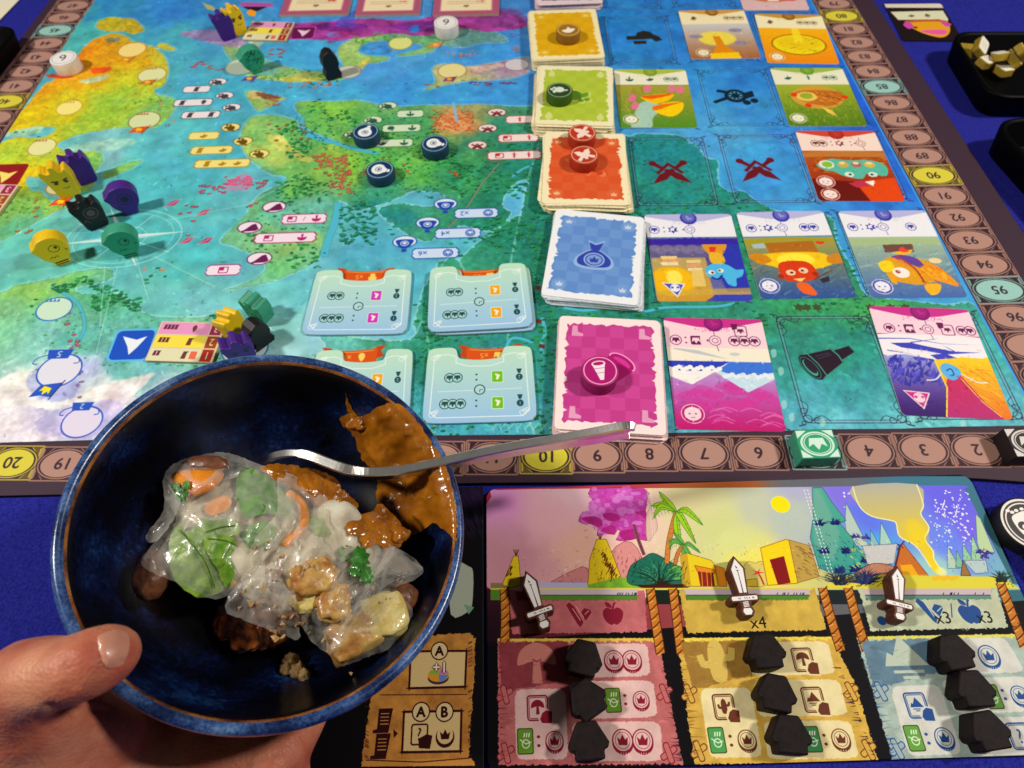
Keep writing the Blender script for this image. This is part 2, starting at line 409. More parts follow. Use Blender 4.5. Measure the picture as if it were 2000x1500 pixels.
LAND = [(230, 45, '#c4b030'), (120, 110, '#f08c12'), (60, 170, '#eaa014'), (200, 120, '#e8a018'), (260, 130, '#e4a820'), (310, 110, '#bcc044'), (150, 160, '#eeb014'), (240, 170, '#c8c830'), (60, 230, '#e8c41c'), (150, 205, '#d4c828'), (220, 205, '#a8cc3c'), (300, 200, '#8cc064'), (290, 235, '#98c858'),
 (170, 245, '#a8cc3c'), (30, 300, '#b8cc3c'), (60, 330, '#f0cc18'), (20, 350, '#f0c414'), (110, 300, '#a4cc48'), (100, 350, '#a8c838'), (170, 330, '#88c058'), (60, 390, '#a8cc3c'), (100, 420, '#88bc60'), (30, 420, '#90bc50'), (240, 330, '#8cc060'), (40, 450, '#70b878'),
 (520, 120, '#78b090'), (640, 130, '#a8c868'), (700, 90, '#b4d070'), (760, 90, '#8cbc60'), (560, 180, '#b8b868'), (880, 140, '#bcb880'), (980, 130, '#a890a8'), (820, 60, '#74b070'), (950, 80, '#6c9c88'),
 (560, 230, '#74b45c'), (650, 215, '#98cc48'), (620, 260, '#74b850'), (720, 225, '#70b450'), (800, 240, '#5ca858'), (880, 240, '#d89c68'), (960, 260, '#3c9060'), (1020, 320, '#2f8c64'), (540, 280, '#c0d068'), (600, 300, '#80b850'), (660, 320, '#a8c84c'), (740, 300, '#7cc048'), (700, 350, '#9ccc3c'), (800, 340, '#6cbc44'), (870, 300, '#50a84c'), (640, 350, '#88b84c'), (560, 350, '#60ac70'), (900, 370, '#30905c'), (800, 380, '#4ca474'), (960, 430, '#2c8c60'), (1040, 450, '#2c8864'), (720, 430, '#2f8c78'), (560, 420, '#78b88c'), (600, 450, '#74bc94'), (560, 490, '#a4d068'), (620, 470, '#80c080'), (530, 545, '#88cc74'),
 (870, 540, '#46a86c'), (820, 580, '#3c9870'), (820, 700, '#329068'), (1050, 590, '#308864'), (1060, 700, '#389478'), (1070, 800, '#54a898'), (860, 840, '#58b4b0'), (1000, 838, '#5cb8b4'), (640, 680, '#78c4a8'), (760, 660, '#58ac78'),
 (40, 570, '#98c85c'), (120, 560, '#88c868'), (180, 600, '#70b87c'), (230, 590, '#58a468'), (60, 630, '#84c87c'), (150, 660, '#6cb898'), (280, 640, '#70bc90'), (370, 620, '#88c48c'), (60, 690, '#90ccac'), (220, 710, '#74bc9c'), (30, 780, '#e8e2dc'), (200, 770, '#e0e6e4'), (120, 760, '#b8c4e4'), (60, 830, '#d4cce8'), (170, 840, '#ccc4ea'), (280, 700, '#78c0a8'), (20, 855, '#e4dce8'), (250, 800, '#d0d8e8'),
 (1240, 290, '#2a9484'), (1310, 330, '#2c9084'), (1350, 380, '#2f967c'), (1250, 405, '#2f8c74'), (1400, 400, '#329070'), (1250, 520, '#2c8c68'), (1440, 500, '#38905a'), (1260, 600, '#308860'), (1400, 605, '#3c9868'), (1560, 600, '#40a058'), (1670, 580, '#54b048'), (1650, 520, '#3c8c60'), (1760, 600, '#4ca060'), (1560, 680, '#389470'), (1650, 660, '#329474'), (1640, 740, '#4aa89c'), (1640, 810, '#78c0bc'), (1560, 800, '#64b4b0'), (1310, 730, '#3c9488'), (1310, 840, '#6cb8b4'), (1900, 690, '#48aa98'), (1950, 780, '#64b4ac'), (1850, 830, '#78c0b8'), (1990, 830, '#74bcb4')]
sea, land = idw(mc, SEA), idw(mc, LAND)
_g = np.clip((land[..., 1] - land[..., 0]) * 4, 0, 1); land[..., 2] += .07 * _g; land[..., 0] *= 1 - .10 * _g; land[..., 1] *= 1 - .03 * _g
mc.img[:] = np.clip(sea * .94 + .06, 0, 1) * (1 + .10 * (mc.n[..., None] - .5) * 2)
lnd = land * (1 + .15 * (fbm(mc.h, mc.w, 9, 3, 9)[..., None] - .5) * 2)
# pale streaks in the sea
for _ in range(260):
    u, v = mc.rg.uniform(330, 1150), mc.rg.uniform(0, 700); l = mc.rg.uniform(10, 40)
    mc.line([(u, v), (u + l * .5, v + mc.rg.uniform(-2, 2)), (u + l, v + mc.rg.uniform(-3, 3))], mc.rg.uniform(.3, .9), '#a8dcec', .28, taper=True)
LANDS = [
 [(187, 52), (195, 40), (215, 34), (240, 36), (262, 38), (281, 58), (262, 66), (240, 60), (220, 62), (198, 58)],
 [(100, 160), (85, 168), (20, 240), (0, 262), (40, 255), (78, 248), (110, 250), (85, 268), (40, 268), (0, 280), (-60, 330), (-60, 470), (0, 470), (60, 440), (110, 412), (140, 405), (100, 395), (80, 375), (60, 372), (48, 350), (70, 345), (90, 355), (120, 372), (170, 372), (185, 352), (190, 330), (200, 312), (190, 297), (150, 296), (115, 288), (120, 276), (160, 262), (230, 250), (300, 248), (318, 238), (335, 222), (345, 200), (332, 190), (312, 186), (300, 176), (320, 165), (328, 140), (322, 112), (300, 92), (262, 82), (240, 68), (215, 66), (190, 74), (168, 88), (160, 98), (125, 140)],
 [(200, 345), (205, 338), (235, 322), (276, 312), (262, 326), (230, 340), (214, 348)],
 [(308, 92), (318, 84), (344, 96), (330, 99)],
 [(440, 85), (480, 88), (508, 112), (560, 130), (600, 140), (640, 138), (672, 130), (660, 108), (670, 85), (720, 66), (790, 64), (830, 40), (880, 40), (960, 60), (990, 80), (940, 84), (900, 92), (850, 86), (846, 100), (800, 108), (775, 108), (830, 92), (780, 78), (720, 82), (700, 95), (720, 108), (760, 112), (740, 122), (706, 125), (690, 146), (660, 156), (620, 158), (560, 160), (530, 148), (500, 152), (470, 140), (455, 120), (440, 100)],
 [(480, 178), (505, 180), (530, 186), (556, 192), (540, 200), (518, 212), (505, 216), (490, 200)],
 [(845, 132), (870, 125), (910, 130), (980, 120), (1030, 112), (1034, 136), (1010, 150), (960, 156), (910, 158), (868, 166), (828, 176), (850, 160)],
 [(575, 205), (598, 197), (650, 198), (700, 196), (760, 208), (820, 206), (880, 205), (940, 204), (1000, 208), (1060, 212), (1080, 260), (1072, 330), (1080, 400), (1090, 460), (1092, 560), (1100, 600), (1090, 720), (1088, 860), (780, 880), (800, 800), (830, 740), (826, 670), (810, 640), (818, 600), (830, 560), (850, 530), (860, 510), (890, 516), (905, 500), (940, 470), (985, 440), (1010, 422), (1040, 414), (1046, 392), (1050, 366), (1020, 350), (990, 372), (980, 402), (996, 418), (960, 450), (905, 440), (870, 450), (830, 470), (770, 440), (740, 410), (780, 398), (840, 404), (868, 388), (860, 376), (812, 372), (782, 384), (740, 400), (700, 408), (668, 392), (660, 395), (655, 420), (648, 440), (640, 470), (625, 500), (600, 520), (560, 538), (520, 552), (440, 566), (470, 556), (505, 540), (520, 520), (500, 500), (455, 480), (430, 470), (460, 440), (480, 420), (498, 390), (520, 372), (550, 360), (560, 345), (530, 340), (500, 320), (480, 300), (470, 270), (480, 240), (500, 226), (540, 226), (578, 236), (584, 258), (610, 272), (660, 284), (700, 296), (690, 286), (640, 268), (600, 250), (590, 228)],
 [(880, 500), (905, 530), (905, 560), (1000, 600), (860, 640), (850, 560)],
 [(0, 570), (40, 555), (100, 545), (150, 530), (210, 525), (215, 545), (150, 560), (160, 575), (230, 575), (280, 612), (340, 620), (400, 618), (460, 605), (470, 640), (440, 720), (420, 900), (-60, 900), (-60, 580)],
 [(600, 640), (660, 655), (720, 664), (800, 664), (830, 640), (830, 900), (600, 900), (640, 690)],
 [(1060, 262), (1225, 266), (1240, 262), (1290, 262), (1328, 266), (1345, 278), (1362, 288), (1378, 308), (1400, 314), (1400, 340), (1405, 362), (1428, 376), (1450, 374), (1480, 396), (1516, 412), (1560, 414), (1620, 424), (1632, 470), (1660, 520), (1690, 576), (1740, 585), (1790, 590), (1850, 596), (1905, 598), (1960, 700), (2040, 860), (1060, 880)],
]
for P in LANDS:
    Q = catmull(PX(P), 4)
    mc.pre, pre = None, mc.pre
    mc.line(Q, 2.6, '#a4dcd8', .45, closed=True); 
    r0 = mc.rg; Z = []
    for a, b in zip(Q, np.roll(Q, -1, 0)):
        k = max(1, int(np.linalg.norm(b - a) / 1.5))
        for j in range(k): Z.append(a + (b - a) * j / k + mc.rg.normal(size=2) * .55)
    Z = np.array(Z); r = mc.cover([orient(Z)]); mc.blend(r, lnd)
    mc.line(Z, .35, '#285848', .35, closed=True)
    mc.pre = pre
# purple swamp, lakes, snow, sand
for P, c, a in ([[(520, 55), (560, 46), (640, 42), (720, 36), (800, 40), (850, 30), (930, 20), (1000, 26), (1030, 50), (960, 62), (900, 56), (830, 70), (770, 66), (700, 74), (640, 78), (580, 76), (540, 80)], '#a83c92', .9],
 [[(600, 50), (680, 44), (720, 54), (660, 62)], '#7a2a90', .7], [[(760, 50), (850, 40), (900, 52), (820, 62)], '#6c3088', .7], [[(930, 26), (1000, 16), (1030, 40), (980, 56)], '#8a4a90', .6],
 [[(445, 62), (480, 80), (470, 92), (410, 84), (350, 66), (400, 58)], '#b08cb8', .8], [[(495, 62), (480, 110), (475, 120), (500, 100), (520, 70)], '#a8c0b8', .9],
 [[(0, 262), (40, 252), (82, 246), (70, 262), (20, 268)], '#a4d0b8', .9], [[(125, 290), (180, 276), (250, 270), (262, 280), (220, 292), (160, 296)], '#98ccb8', .8],
 [[(155, 158), (190, 150), (214, 146), (200, 156), (170, 162)], '#bce0c0', .9], [[(92, 145), (142, 146), (134, 152), (100, 152)], '#d83820', .85], [[(178, 134), (216, 131), (206, 142), (184, 143)], '#e8501c', .85],
 [[(205, 75), (232, 72), (234, 80), (212, 83)], '#6c8890', .7], [[(484, 180), (510, 178), (515, 190), (494, 192)], '#d0b078', .9], [[(500, 180), (550, 190), (520, 194)], '#7c4838', .8],
 [[(700, 96), (740, 88), (782, 92), (770, 102), (735, 107), (712, 106)], '#4494dc', .9], [[(800, 54), (815, 50), (818, 62), (802, 64)], '#2f80d0', .9],
 [[(640, 66), (662, 62), (664, 72), (644, 74)], '#58a0e0', .7], [[(660, 40), (690, 22), (700, 16), (690, 40), (700, 50), (660, 54)], '#5a58c8', .6],
 [[(0, 790), (0, 740), (60, 722), (100, 708), (70, 740), (60, 760), (110, 775), (150, 790), (110, 800), (40, 790)], '#ece8e0', .9], [[(140, 780), (200, 752), (270, 735), (300, 730), (240, 790), (190, 800)], '#ece8e2', .9],
 [[(50, 745), (70, 720), (110, 712), (150, 740), (145, 775), (110, 785), (70, 775)], '#a8aee0', .75], [[(70, 825), (110, 800), (200, 780), (240, 790), (190, 850), (90, 850)], '#b4a8e0', .6],
 [[(480, 145), (540, 150), (600, 152), (640, 150), (600, 158), (520, 156)], '#d8cc50', .7], [[(690, 140), (705, 120), (722, 112), (712, 132)], '#e0c850', .7], [[(520, 270), (545, 262), (575, 290), (610, 312), (590, 314), (545, 290)], '#e4dc74', .8], [[(870, 134), (960, 126), (1010, 118), (1000, 126), (930, 140)], '#d8b49c', .6], [[(660, 60), (700, 70), (640, 84)], '#b03c90', .6]):
    mc.poly(P, c, a, smooth=4, rough=1.2, var=.15, soft=2)
# big brush strokes on land
for u0, v0, u1, v1, n, cols in ((0, 90, 330, 260, 260, ['#c87810', '#f0c83c', '#d89018', '#a0b030']), (0, 300, 200, 430, 160, ['#d0a818', '#70a848', '#e8d850']), (560, 200, 1050, 400, 420, ['#3c8c48', '#b8d850', '#58a048', '#2c7c50', '#88c058']), (560, 50, 1030, 75, 130, ['#6a2080', '#c85aa8', '#8a2c8c', '#481c70']), (0, 560, 450, 700, 260, ['#a8dc98', '#58a478', '#c0e4c0']), (0, 720, 330, 860, 160, ['#ffffff', '#a098dc', '#d8d0f0', '#b8d4e8']), (820, 420, 1090, 850, 240, ['#287858', '#48a478', '#2c8068']), (1200, 400, 1900, 860, 300, ['#287c5c', '#58b488', '#3ca070'])):
    for _ in range(n):
        u, v = mc.rg.uniform(u0, u1), mc.rg.uniform(v0, v1); l = mc.rg.uniform(4, 16)
        mc.line([(u, v), (u + l * .5, v + mc.rg.uniform(-3, 2)), (u + l, v + mc.rg.uniform(-4, 4))], mc.rg.uniform(.4, 1.3), cols[mc.rg.integers(len(cols))], .33, taper=True)
# painterly touches all over, then an uneven wash
mc.dabs(5200, 1.8, .16, .55); mc.dabs(4200, .9, .24, .6)
hue = np.stack([fbm(mc.h, mc.w, 60, 3, 71), fbm(mc.h, mc.w, 60, 3, 72), fbm(mc.h, mc.w, 60, 3, 73)], -1) - .5
mc.img[:] = np.clip(mc.img * (1 + .11 * hue) * (1 + .22 * (fbm(mc.h, mc.w, 30, 4, 74) - .5)[..., None]), 0, 1)
_l = mc.img.mean(-1, keepdims=True); mc.img[:] = _l + (mc.img - _l) * .90
# light sea over brush strokes stays clean: rivers
for P, w in (([(592, 228), (590, 248), (612, 268), (650, 278), (700, 292), (740, 300)], 3.0), ([(660, 395), (655, 430), (640, 470), (632, 500)], 5.0), ([(1000, 345), (1020, 330), (1040, 322)], 2.0), ([(1100, 600), (1140, 606), (1200, 600), (1260, 607), (1300, 600), (1400, 598), (1440, 590)], 2.0), ([(1058, 620), (1064, 650), (1056, 676), (1060, 690)], 2.2), ([(940, 700), (980, 690), (1000, 660), (1040, 668)], 2.0), ([(100, 560), (150, 590), (165, 640), (140, 680), (110, 700)], 1.6)):
    mc.line(P, w + .8, '#2c6c70', .4, smooth=5); mc.line(P, w, '#5cb4cc', .95, smooth=5)
# forests
def wood(u0, v0, u1, v1, n, r=1.5, cols=('#1f6c48', '#2c8450', '#185c40')):
    for c in cols:
        pts = []
        for _ in range(n // len(cols)):
            a, b = mc.rg.uniform(0, 1), mc.rg.uniform(0, 1)
            pts.append((u0 + a * (u1 - u0), v0 + b * (v1 - v0) + 8 * math.sin(a * 9)))
        mc.dots(pts, r, c, .8); mc.dots([(u - 1, v - 2) for u, v in pts], r * .45, '#5cac64' if c[1] != '8' else '#c0b848', .55)
for a in ((540, 245, 600, 258, 40), (600, 200, 640, 218, 20), (640, 222, 700, 240, 40), (720, 255, 770, 275, 30), (560, 275, 600, 300, 40), (540, 345, 640, 390, 110), (665, 395, 735, 470, 150, 1.6, ('#1f6c60', '#2c8068', '#185850')), (880, 315, 1040, 380, 180), (900, 425, 1045, 470, 110), (560, 235, 680, 300, 130, 1.1), (680, 290, 880, 380, 200, 1.1), (740, 215, 850, 300, 90, 1.1), (480, 400, 640, 520, 80, 1.1), (820, 560, 1080, 850, 200, 1.2), (60, 590, 440, 720, 150, 1.0, ('#4c9478', '#3c8468', '#6cac8c')), (0, 270, 200, 420, 60, 1.0, ('#88983c', '#6c9440')), (90, 100, 320, 250, 120, .9, ('#b87818', '#a89428', '#c88c20')), (1230, 270, 1400, 400, 50, 1.1), (1260, 430, 1900, 620, 120, 1.1), (1040, 360, 1080, 560, 110), (1030, 210, 1060, 330, 40), (860, 290, 900, 320, 30), (830, 250, 860, 268, 14), (950, 260, 1020, 300, 40), (500, 480, 520, 492, 6), (560, 470, 620, 520, 24), (470, 450, 500, 470, 10), (100, 548, 220, 566, 90, 1.4), (180, 575, 275, 600, 90, 1.4), (60, 590, 80, 600, 4), (380, 620, 460, 650, 24), (810, 590, 860, 720, 60), (1045, 500, 1090, 840, 90), (1100, 606, 1290, 618, 30), (1050, 405, 1250, 414, 40), (1250, 395, 1500, 410, 36), (1256, 430, 1290, 600, 36), (1425, 440, 1470, 590, 40), (1600, 440, 1690, 590, 60), (1480, 590, 1500, 640, 10), (1660, 590, 1690, 650, 18), (600, 170, 680, 140, 12), (500, 140, 660, 150, 60, 1.4, ('#4c8858', '#5c9850')), (690, 80, 780, 70, 60, 1.4, ('#4c8c58', '#5c9c50')), (200, 50, 270, 54, 10, 1.4, ('#8c9828',)), (180, 75, 320, 110, 24, 1.3, ('#909428', '#b08420')), (240, 160, 330, 215, 30, 1.3, ('#7c9c40', '#5c8848')), (0, 380, 60, 420, 24, 1.5, ('#4c8444', '#6c9c3c')), (270, 645, 300, 655, 8), (760, 440, 780, 460, 5), (860, 480, 900, 495, 10), (920, 470, 1010, 492, 16), (30, 250, 80, 262, 5), (280, 530, 330, 545, 6)):
    wood(*a)
# hatching by the water in the near right corner of the forest
for _ in range(150):
    u, v = mc.rg.uniform(800, 880), mc.rg.uniform(700, 850)
    mc.line([(u, v), (u + 4, v - 5), (u + 8, v)], .35, '#1c5c58', .5)
# towns
for u0, v0, u1, v1, n, c in ((610, 300, 680, 330, 60, '#b8664c'), (630, 330, 690, 380, 50, '#b0604c'), (845, 215, 925, 255, 80, '#c86c3c'), (440, 345, 490, 362, 40, '#d8487c'), (390, 355, 440, 378, 20, '#c04878'), (480, 350, 520, 370, 16, '#a85868'), (690, 310, 800, 350, 14, '#b8703c'), (520, 190, 545, 205, 10, '#c87848'), (880, 335, 895, 345, 5, '#a05c30'), (520, 240, 610, 280, 14, '#b05848'), (560, 160, 640, 172, 12, '#cc8050'), (350, 400, 370, 425, 3, '#b04868'), (360, 390, 390, 480, 4, '#b84468'), (480, 395, 500, 402, 4, '#c84878'), (520, 95, 560, 112, 14, '#b85058'), (375, 118, 405, 132, 10, '#c04858'), (400, 125, 440, 142, 8, '#b06868'), (640, 160, 660, 168, 4, '#b86048'), (720, 90, 780, 100, 4, '#b06838'), (800, 160, 1030, 170, 10, '#a06858'), (870, 100, 930, 110, 8, '#d08848'), (1000, 92, 1030, 98, 5, '#b87850'), (60, 385, 80, 440, 5, '#b86c20'), (20, 445, 60, 460, 3, '#b86820'), (150, 700, 170, 790, 6, '#8c6ca8'), (130, 600, 165, 680, 8, '#a85c70'), (300, 180, 340, 245, 5, '#d89050'), (900, 160, 1010, 164, 18, '#6c4c98'), (280, 515, 330, 530, 3, '#d08868')):
    pts = [(mc.rg.uniform(u0, u1), mc.rg.uniform(v0, v1)) for _ in range(n)]
    mc.dots(pts, 1.6, '#3c2c2c', .5, asp=.8); mc.dots(pts, 1.3, c, .85, asp=.8); mc.dots([(u, v - 2) for u, v in pts], .55, '#f0b890', .6)
mc.poly([(858, 240), (885, 210), (920, 240), (890, 262)], '#e8a878', .5, smooth=4, rough=1)
mc.dots([(mc.rg.normal(887, 20), mc.rg.normal(236, 11)) for _ in range(90)], 1.1, '#c05c34', .8)
mc.line([(885, 200), (889, 222), (893, 238)], 2.2, '#88b8d8', .9)
mc.poly([(440, 368), (470, 340), (492, 345), (488, 368), (462, 372)], '#d87ca4', .5, smooth=4, rough=1)
mc.line([(975, 318), (940, 360), (915, 400), (890, 430), (875, 445)], 1.6, '#5c6858', .8); mc.line([(975, 318), (940, 360), (915, 400), (890, 430), (875, 445)], .8, '#98987c', .8)
mc.poly([(465, 10), (475, 4), (530, 6), (535, 12), (505, 16), (485, 14)], '#b060a8'); mc.poly([(472, 13), (522, 13), (503, 22), (492, 22)], '#2c1830'); mc.poly([(481, 24), (488, 18), (500, 22), (498, 32), (486, 30)], '#f0a030')
mc.poly([(395, 5), (415, 12), (425, 22), (405, 18)], '#c8b860', .8)
for u, v, c in ((400, 470, '#b83c60'), (395, 415, '#b84468'), (335, 397, '#b84468'), (362, 470, '#c04868')):
    mc.poly([(u - 14, v + 6), (u + 2, v - 5), (u + 18, v - 8), (u + 6, v + 4)], c, .85); mc.line([(u - 16, v + 8), (u + 20, v - 9)], .5, '#f4c8d0', .7)
# compass rose
rx, ry = pe(241, 464, 112, 54)
for k, w in ((1.0, .8), (.86, .5), (.4, .5)): mc.ell((241, 464), rx * k, ry * k, '#bce8e4', .6, ring=w)
for a in range(0, 360, 45):
    x, y = math.cos(R(a + 12)), math.sin(R(a + 12)); k = 1.12 if a % 90 == 0 else .95
    tip = (241 + 112 * k * x, 464 - 54 * k * y); b1 = (241 - 9 * y, 464 - 5 * x); b2 = (241 + 9 * y, 464 + 5 * x)
    if a % 90 == 0: mc.poly([tip, b1, b2], '#e8f4f0', .85); mc.poly([tip, (241, 464), b2], '#98c8c8', .6)
    else: mc.line([(241, 464), tip], .6, '#c8ecea', .7)
for P in ([(205, 520), (200, 580), (195, 640)], [(255, 470), (290, 585)], [(325, 430), (480, 400), (600, 340)], [(230, 520), (160, 800), (200, 780)], [(300, 500), (420, 560)]): mc.line(P, .5, '#c8ecec', .5)
# place circles
for u, v, a, b, c, o in ((258, 97, 27, 14, '#f4d88c', '#c08838'), (297, 146, 28, 14, '#dce0a8', '#a09050'), (135, 210, 25, 14, '#f4e48c', '#c0a040'), (282, 235, 31, 17, '#d0dca8', '#8c7850'), (82, 287, 27, 16, '#e0e0a0', '#b09850'), (782, 84, 24, 13, '#d8dc8c', '#88905c'), (883, 138, 29, 15, '#e0d498', '#9c8464'), (1009, 126, 25, 12, '#c8c4c8', '#8c7890'), (680, 140, 26, 13, '#c4c8b8', '#8c806c'), (106, 603, 35, 22, '#c4e0c8', '#3c74b8'), (116, 723, 43, 31, '#dcdcec', '#2c5cb8'), (160, 823, 40, 30, '#dcd4ec', '#4864c0'), (478, 680, 46, 32, '#c8e4e4', '#3c78b8'), (470, 130, 30, 16, '#c4d4c0', '#88a090'), (115, 365, 25, 14, '#e8e0a8', '#b08c40')):
    x, y = pe(u, v, a, b); mc.ell((u, v), x, y, o); mc.ell((u, v), x - .9, y - .9, c)
for u, v, s in ((116, 692, 1.5), (160, 794, 1.2)):
    mc.push((u, v)); mc.poly([(-5 * s, 2.4 * s), (5 * s, 2.4 * s), (4 * s, -2 * s), (-4 * s, -2 * s)], '#2c5cb8'); mc.text('5' if s > 1.3 else '2', (0, .2 * s), 3 * s, '#c8dcf4', 180)
    for k in (-1, 1):
        mc.line([(k * 4 * s, 0), (k * 8 * s, -1.5 * s), (k * 9 * s, -4 * s), (k * 7 * s, -4.4 * s)], .6, '#2c5cb8', smooth=4)
    mc.pop()
for u, v, a, c in ((258, 83, 1, '#c08838'), (297, 134, 1, '#b07838'), (282, 222, 1.2, '#a84828'), (82, 274, 1, '#a84828'), (136, 199, 1, '#b88838'), (782, 73, 1, '#98609c'), (106, 586, 1.1, '#3c74b8')):
    mc.push((u, v)); mc.polys([[(-5 * a + 2.4 * k, -1.4), (-4 * a + 2.4 * k, 1.6), (-3 * a + 2.4 * k, -1.2)] for k in range(4)], c); mc.pop()
# pennants
for u, v, c, y, s in ((88, 763, '#2c5cb8', '#f4dc30', 1.0), (117, 395, '#d05c20', '#f4c830', .9), (270, 254, '#d05c20', '#f4b830', .9), (245, 117, '#d88820', '#f4c050', .8), (287, 161, '#c87828', '#f0c050', .8), (486, 154, '#6c4c8c', '#f4b838', .8), (877, 155, '#8c4c74', '#f0a838', .7), (850, 88, '#d88838', '#f0b860', .8), (108, 465, '#d05c20', '#f4b830', .01)):
    mc.push((u, v), s); mc.poly([(-8, -4), (-4, 4), (8, 5.5), (5, -4.5), (-2, -3)], c); mc.icon('crown', (0, .3), 3.2, y, 160); mc.line([(9, 7), (4, -6)], .7, '#2c2c48'); mc.pop()
# square pointers
mc.push((258, 673)); mc.poly(rrect(25, 24, 3.5), '#68b8e8'); mc.poly(rrect(22.4, 21.4, 3), '#1c58b8'); mc.icon('arrow', (0, 0), 8.2, '#e8f0f8', 0); mc.pop()
mc.push((592, 64), .95); mc.poly(rrect(23, 22, 3), '#b850a0'); mc.poly(rrect(20, 19, 3), '#6c1858'); mc.icon('arrow', (0, 0), 7, '#f0c8e0', 0); mc.pop()
mc.push((4, 345)); mc.poly(rrect(30, 28, 3), '#8c1c20'); mc.icon('arrow', (2, 0), 8, '#f4d878', 0); mc.pop()
# reward labels and balloon signs
def label(u, v, wpx, paper, ink, items, tilt=0):
    x, y = pe(u, v, wpx / 2, 12); h = 8.2
    mc.push((u, v), 1, tilt)
    P = [(-x + 2, h * .5), (x - 2, h * .5), (x, h * .22), (x - .8, 0), (x, -h * .22), (x - 2, -h * .5), (-x + 2, -h * .5), (-x, -h * .22), (-x + .8, 0), (-x, h * .22)]
    mc.poly(np.array(P) * [1.05, 1.22], ink, .8); mc.poly(P, paper)
    n = len(items); pos = np.linspace(-x * .55, x * .55, n) if n > 1 else [0]
    for p, it in zip(pos, items):
        if it[0] == 'T': mc.text(it[1:], (p, 0), 4.2, ink, 180)
        elif it == 'coin': mc.ell((p, 0), 3.4, 3.4, ink); mc.ell((p, 0), 2.7, 2.7, paper, ring=.4); mc.icon('crown', (p, 0), 1.9, paper, 180)
        elif it == 'q': mc.poly(rrect(6.4, 5.6, .8) + [p, 0], ink, ); mc.poly(rrect(5, 4.2, .6) + [p, 0], paper); mc.poly(np.array([(-3, 2.4), (.4, 2.4), (.2, -.6), (-3, -.2)]) + [p, 0], ink)
        else: mc.icon(it, (p, 0), 3.1, ink, 180)
    mc.pop()
def sign(u, v, ic, paper, ink, s=1.0, rot=180, shape=0):
    mc.push((u, v), s)
    mc.ell((0, 1), 7.6, 5.2, ink, .8); mc.ell((0, 1), 6.8, 4.5, paper)
    if shape: mc.poly([(-5, 2.5), (5, 2.5), (4, -2), (1.6, -4.6), (-1.6, -4.6), (-4, -2)], ink, smooth=4); mc.poly([(-1.6, -5.2), (1.6, -5.2), (1.4, -7.6), (-1.4, -7.6)], ink); mc.ell((0, -.4), 2.6, 2.2, paper, ring=.5); mc.icon('crown', (0, -.4), 1.5, paper, 180)
    else: mc.icon(ic, (0, -.6), 5.0, ink, rot)
    mc.pop()
WH, GY = '#ece0e4', '#4c4850'
for u, v, w, it in ((384, 174, 52, ['note']), (377, 200, 74, ['note', 'drop']), (392, 224, 74, ['note', 'note'])): label(u, v, w, WH, GY, it)
for u, v in ((425, 161), (438, 188), (452, 211)): sign(u, v, 'cannon', WH, GY, 1.0)
YE, OL = '#ecdc8c', '#7c6420'
for u, v, w, it in ((398, 265, 58, ['leaf']), (413, 293, 80, ['note', 'leaf']), (434, 319, 106, ['note', 'leaf', 'leaf'])): label(u, v, w, YE, '#a8841c', it)
for u, v in ((450, 250), (474, 277), (506, 302)): sign(u, v, 'cannon', YE, '#6c5418', 1.0, 160)
PK, MG = '#f0dcec', '#a82c6c'
for u, v, w, it in ((594, 427, 86, ['q', 'T/', 'tree']), (557, 464, 118, ['q', 'tree']), (436, 527, 66, ['q'])): label(u, v, w, PK, MG, it)
for u, v in ((535, 406), (487, 446), (506, 507)): sign(u, v, 'scope', PK, '#6c2458', 1.12, -154)
BL, NV = '#c8daf4', '#2c50a8'
for u, v, w, t in ((930, 416, 84, 'Tx2'), (894, 455, 88, 'Tx4'), (850, 494, 90, 'Tx6')): label(u, v, w, BL, NV, [t, 'coin'])
for u, v in ((870, 400), (835, 437), (790, 474)): sign(u, v, 'x', '#d8e8f4', NV, 1.1, 180, 1)
GR, DG = '#cce0c0', '#2c6450'
for u, v, w, it in ((801, 222, 52, ['tree']), (784, 250, 75, ['apple', 'tree']), (768, 279, 76, ['leaf', 'tree'])): label(u, v, w, GR, DG, it)
for u, v in ((757, 208), (728, 236), (690, 264)): sign(u, v, 'cannon', '#d4e0c0', DG, 1.0)
RD, CR_ = '#ecd8d4', '#b02c3c'
for u, v, w, it in ((1015, 233, 54, ['sword']), (1012, 269, 78, ['q', 'sword']), (1004, 303, 104, ['q', 'sword', 'sword'])): label(u, v, w, RD, CR_, it)
for u, v in ((970, 221), (952, 252), (932, 285)):
    sign(u, v, 'sword', '#e8d4cc', '#782c38', 1.0, 120); mc.push((u, v)); mc.icon('sword', (0, -.6), 5, '#782c38', -120); mc.pop()
# orange ribbons above the milestone tablets
for u, v, t in ((713, 536, 0), (942, 534, 1), (690, 692, 2), (957, 688, 3)):
    mc.push((u, v), 1, (-2, 3, 1, 0)[t])
    mc.poly([(-19, 6), (-13, 5), (-12, -4), (-18, -2), (-16, 2)], '#b84c14'); mc.poly([(19, 6), (13, 5), (12, -4), (18, -2), (16, 2)], '#b84c14')
    mc.poly([(-14, 4), (-5, 2.8), (5, 2.8), (14, 4), (13.6, -7), (-13.6, -7)], '#cc5c1c'); mc.line([(-12, 2.6), (-4, 1.6), (4, 1.6), (12, 2.6)], .5, '#f0a860')
    mc.text('x5', (-3.4, -2.2), 3.6, '#f0b060', 180); mc.icon(('skull', 'crown', 'drop', 'crown')[t], (5, -2.2), 3.1, '#f4cc70', 180); mc.pop()
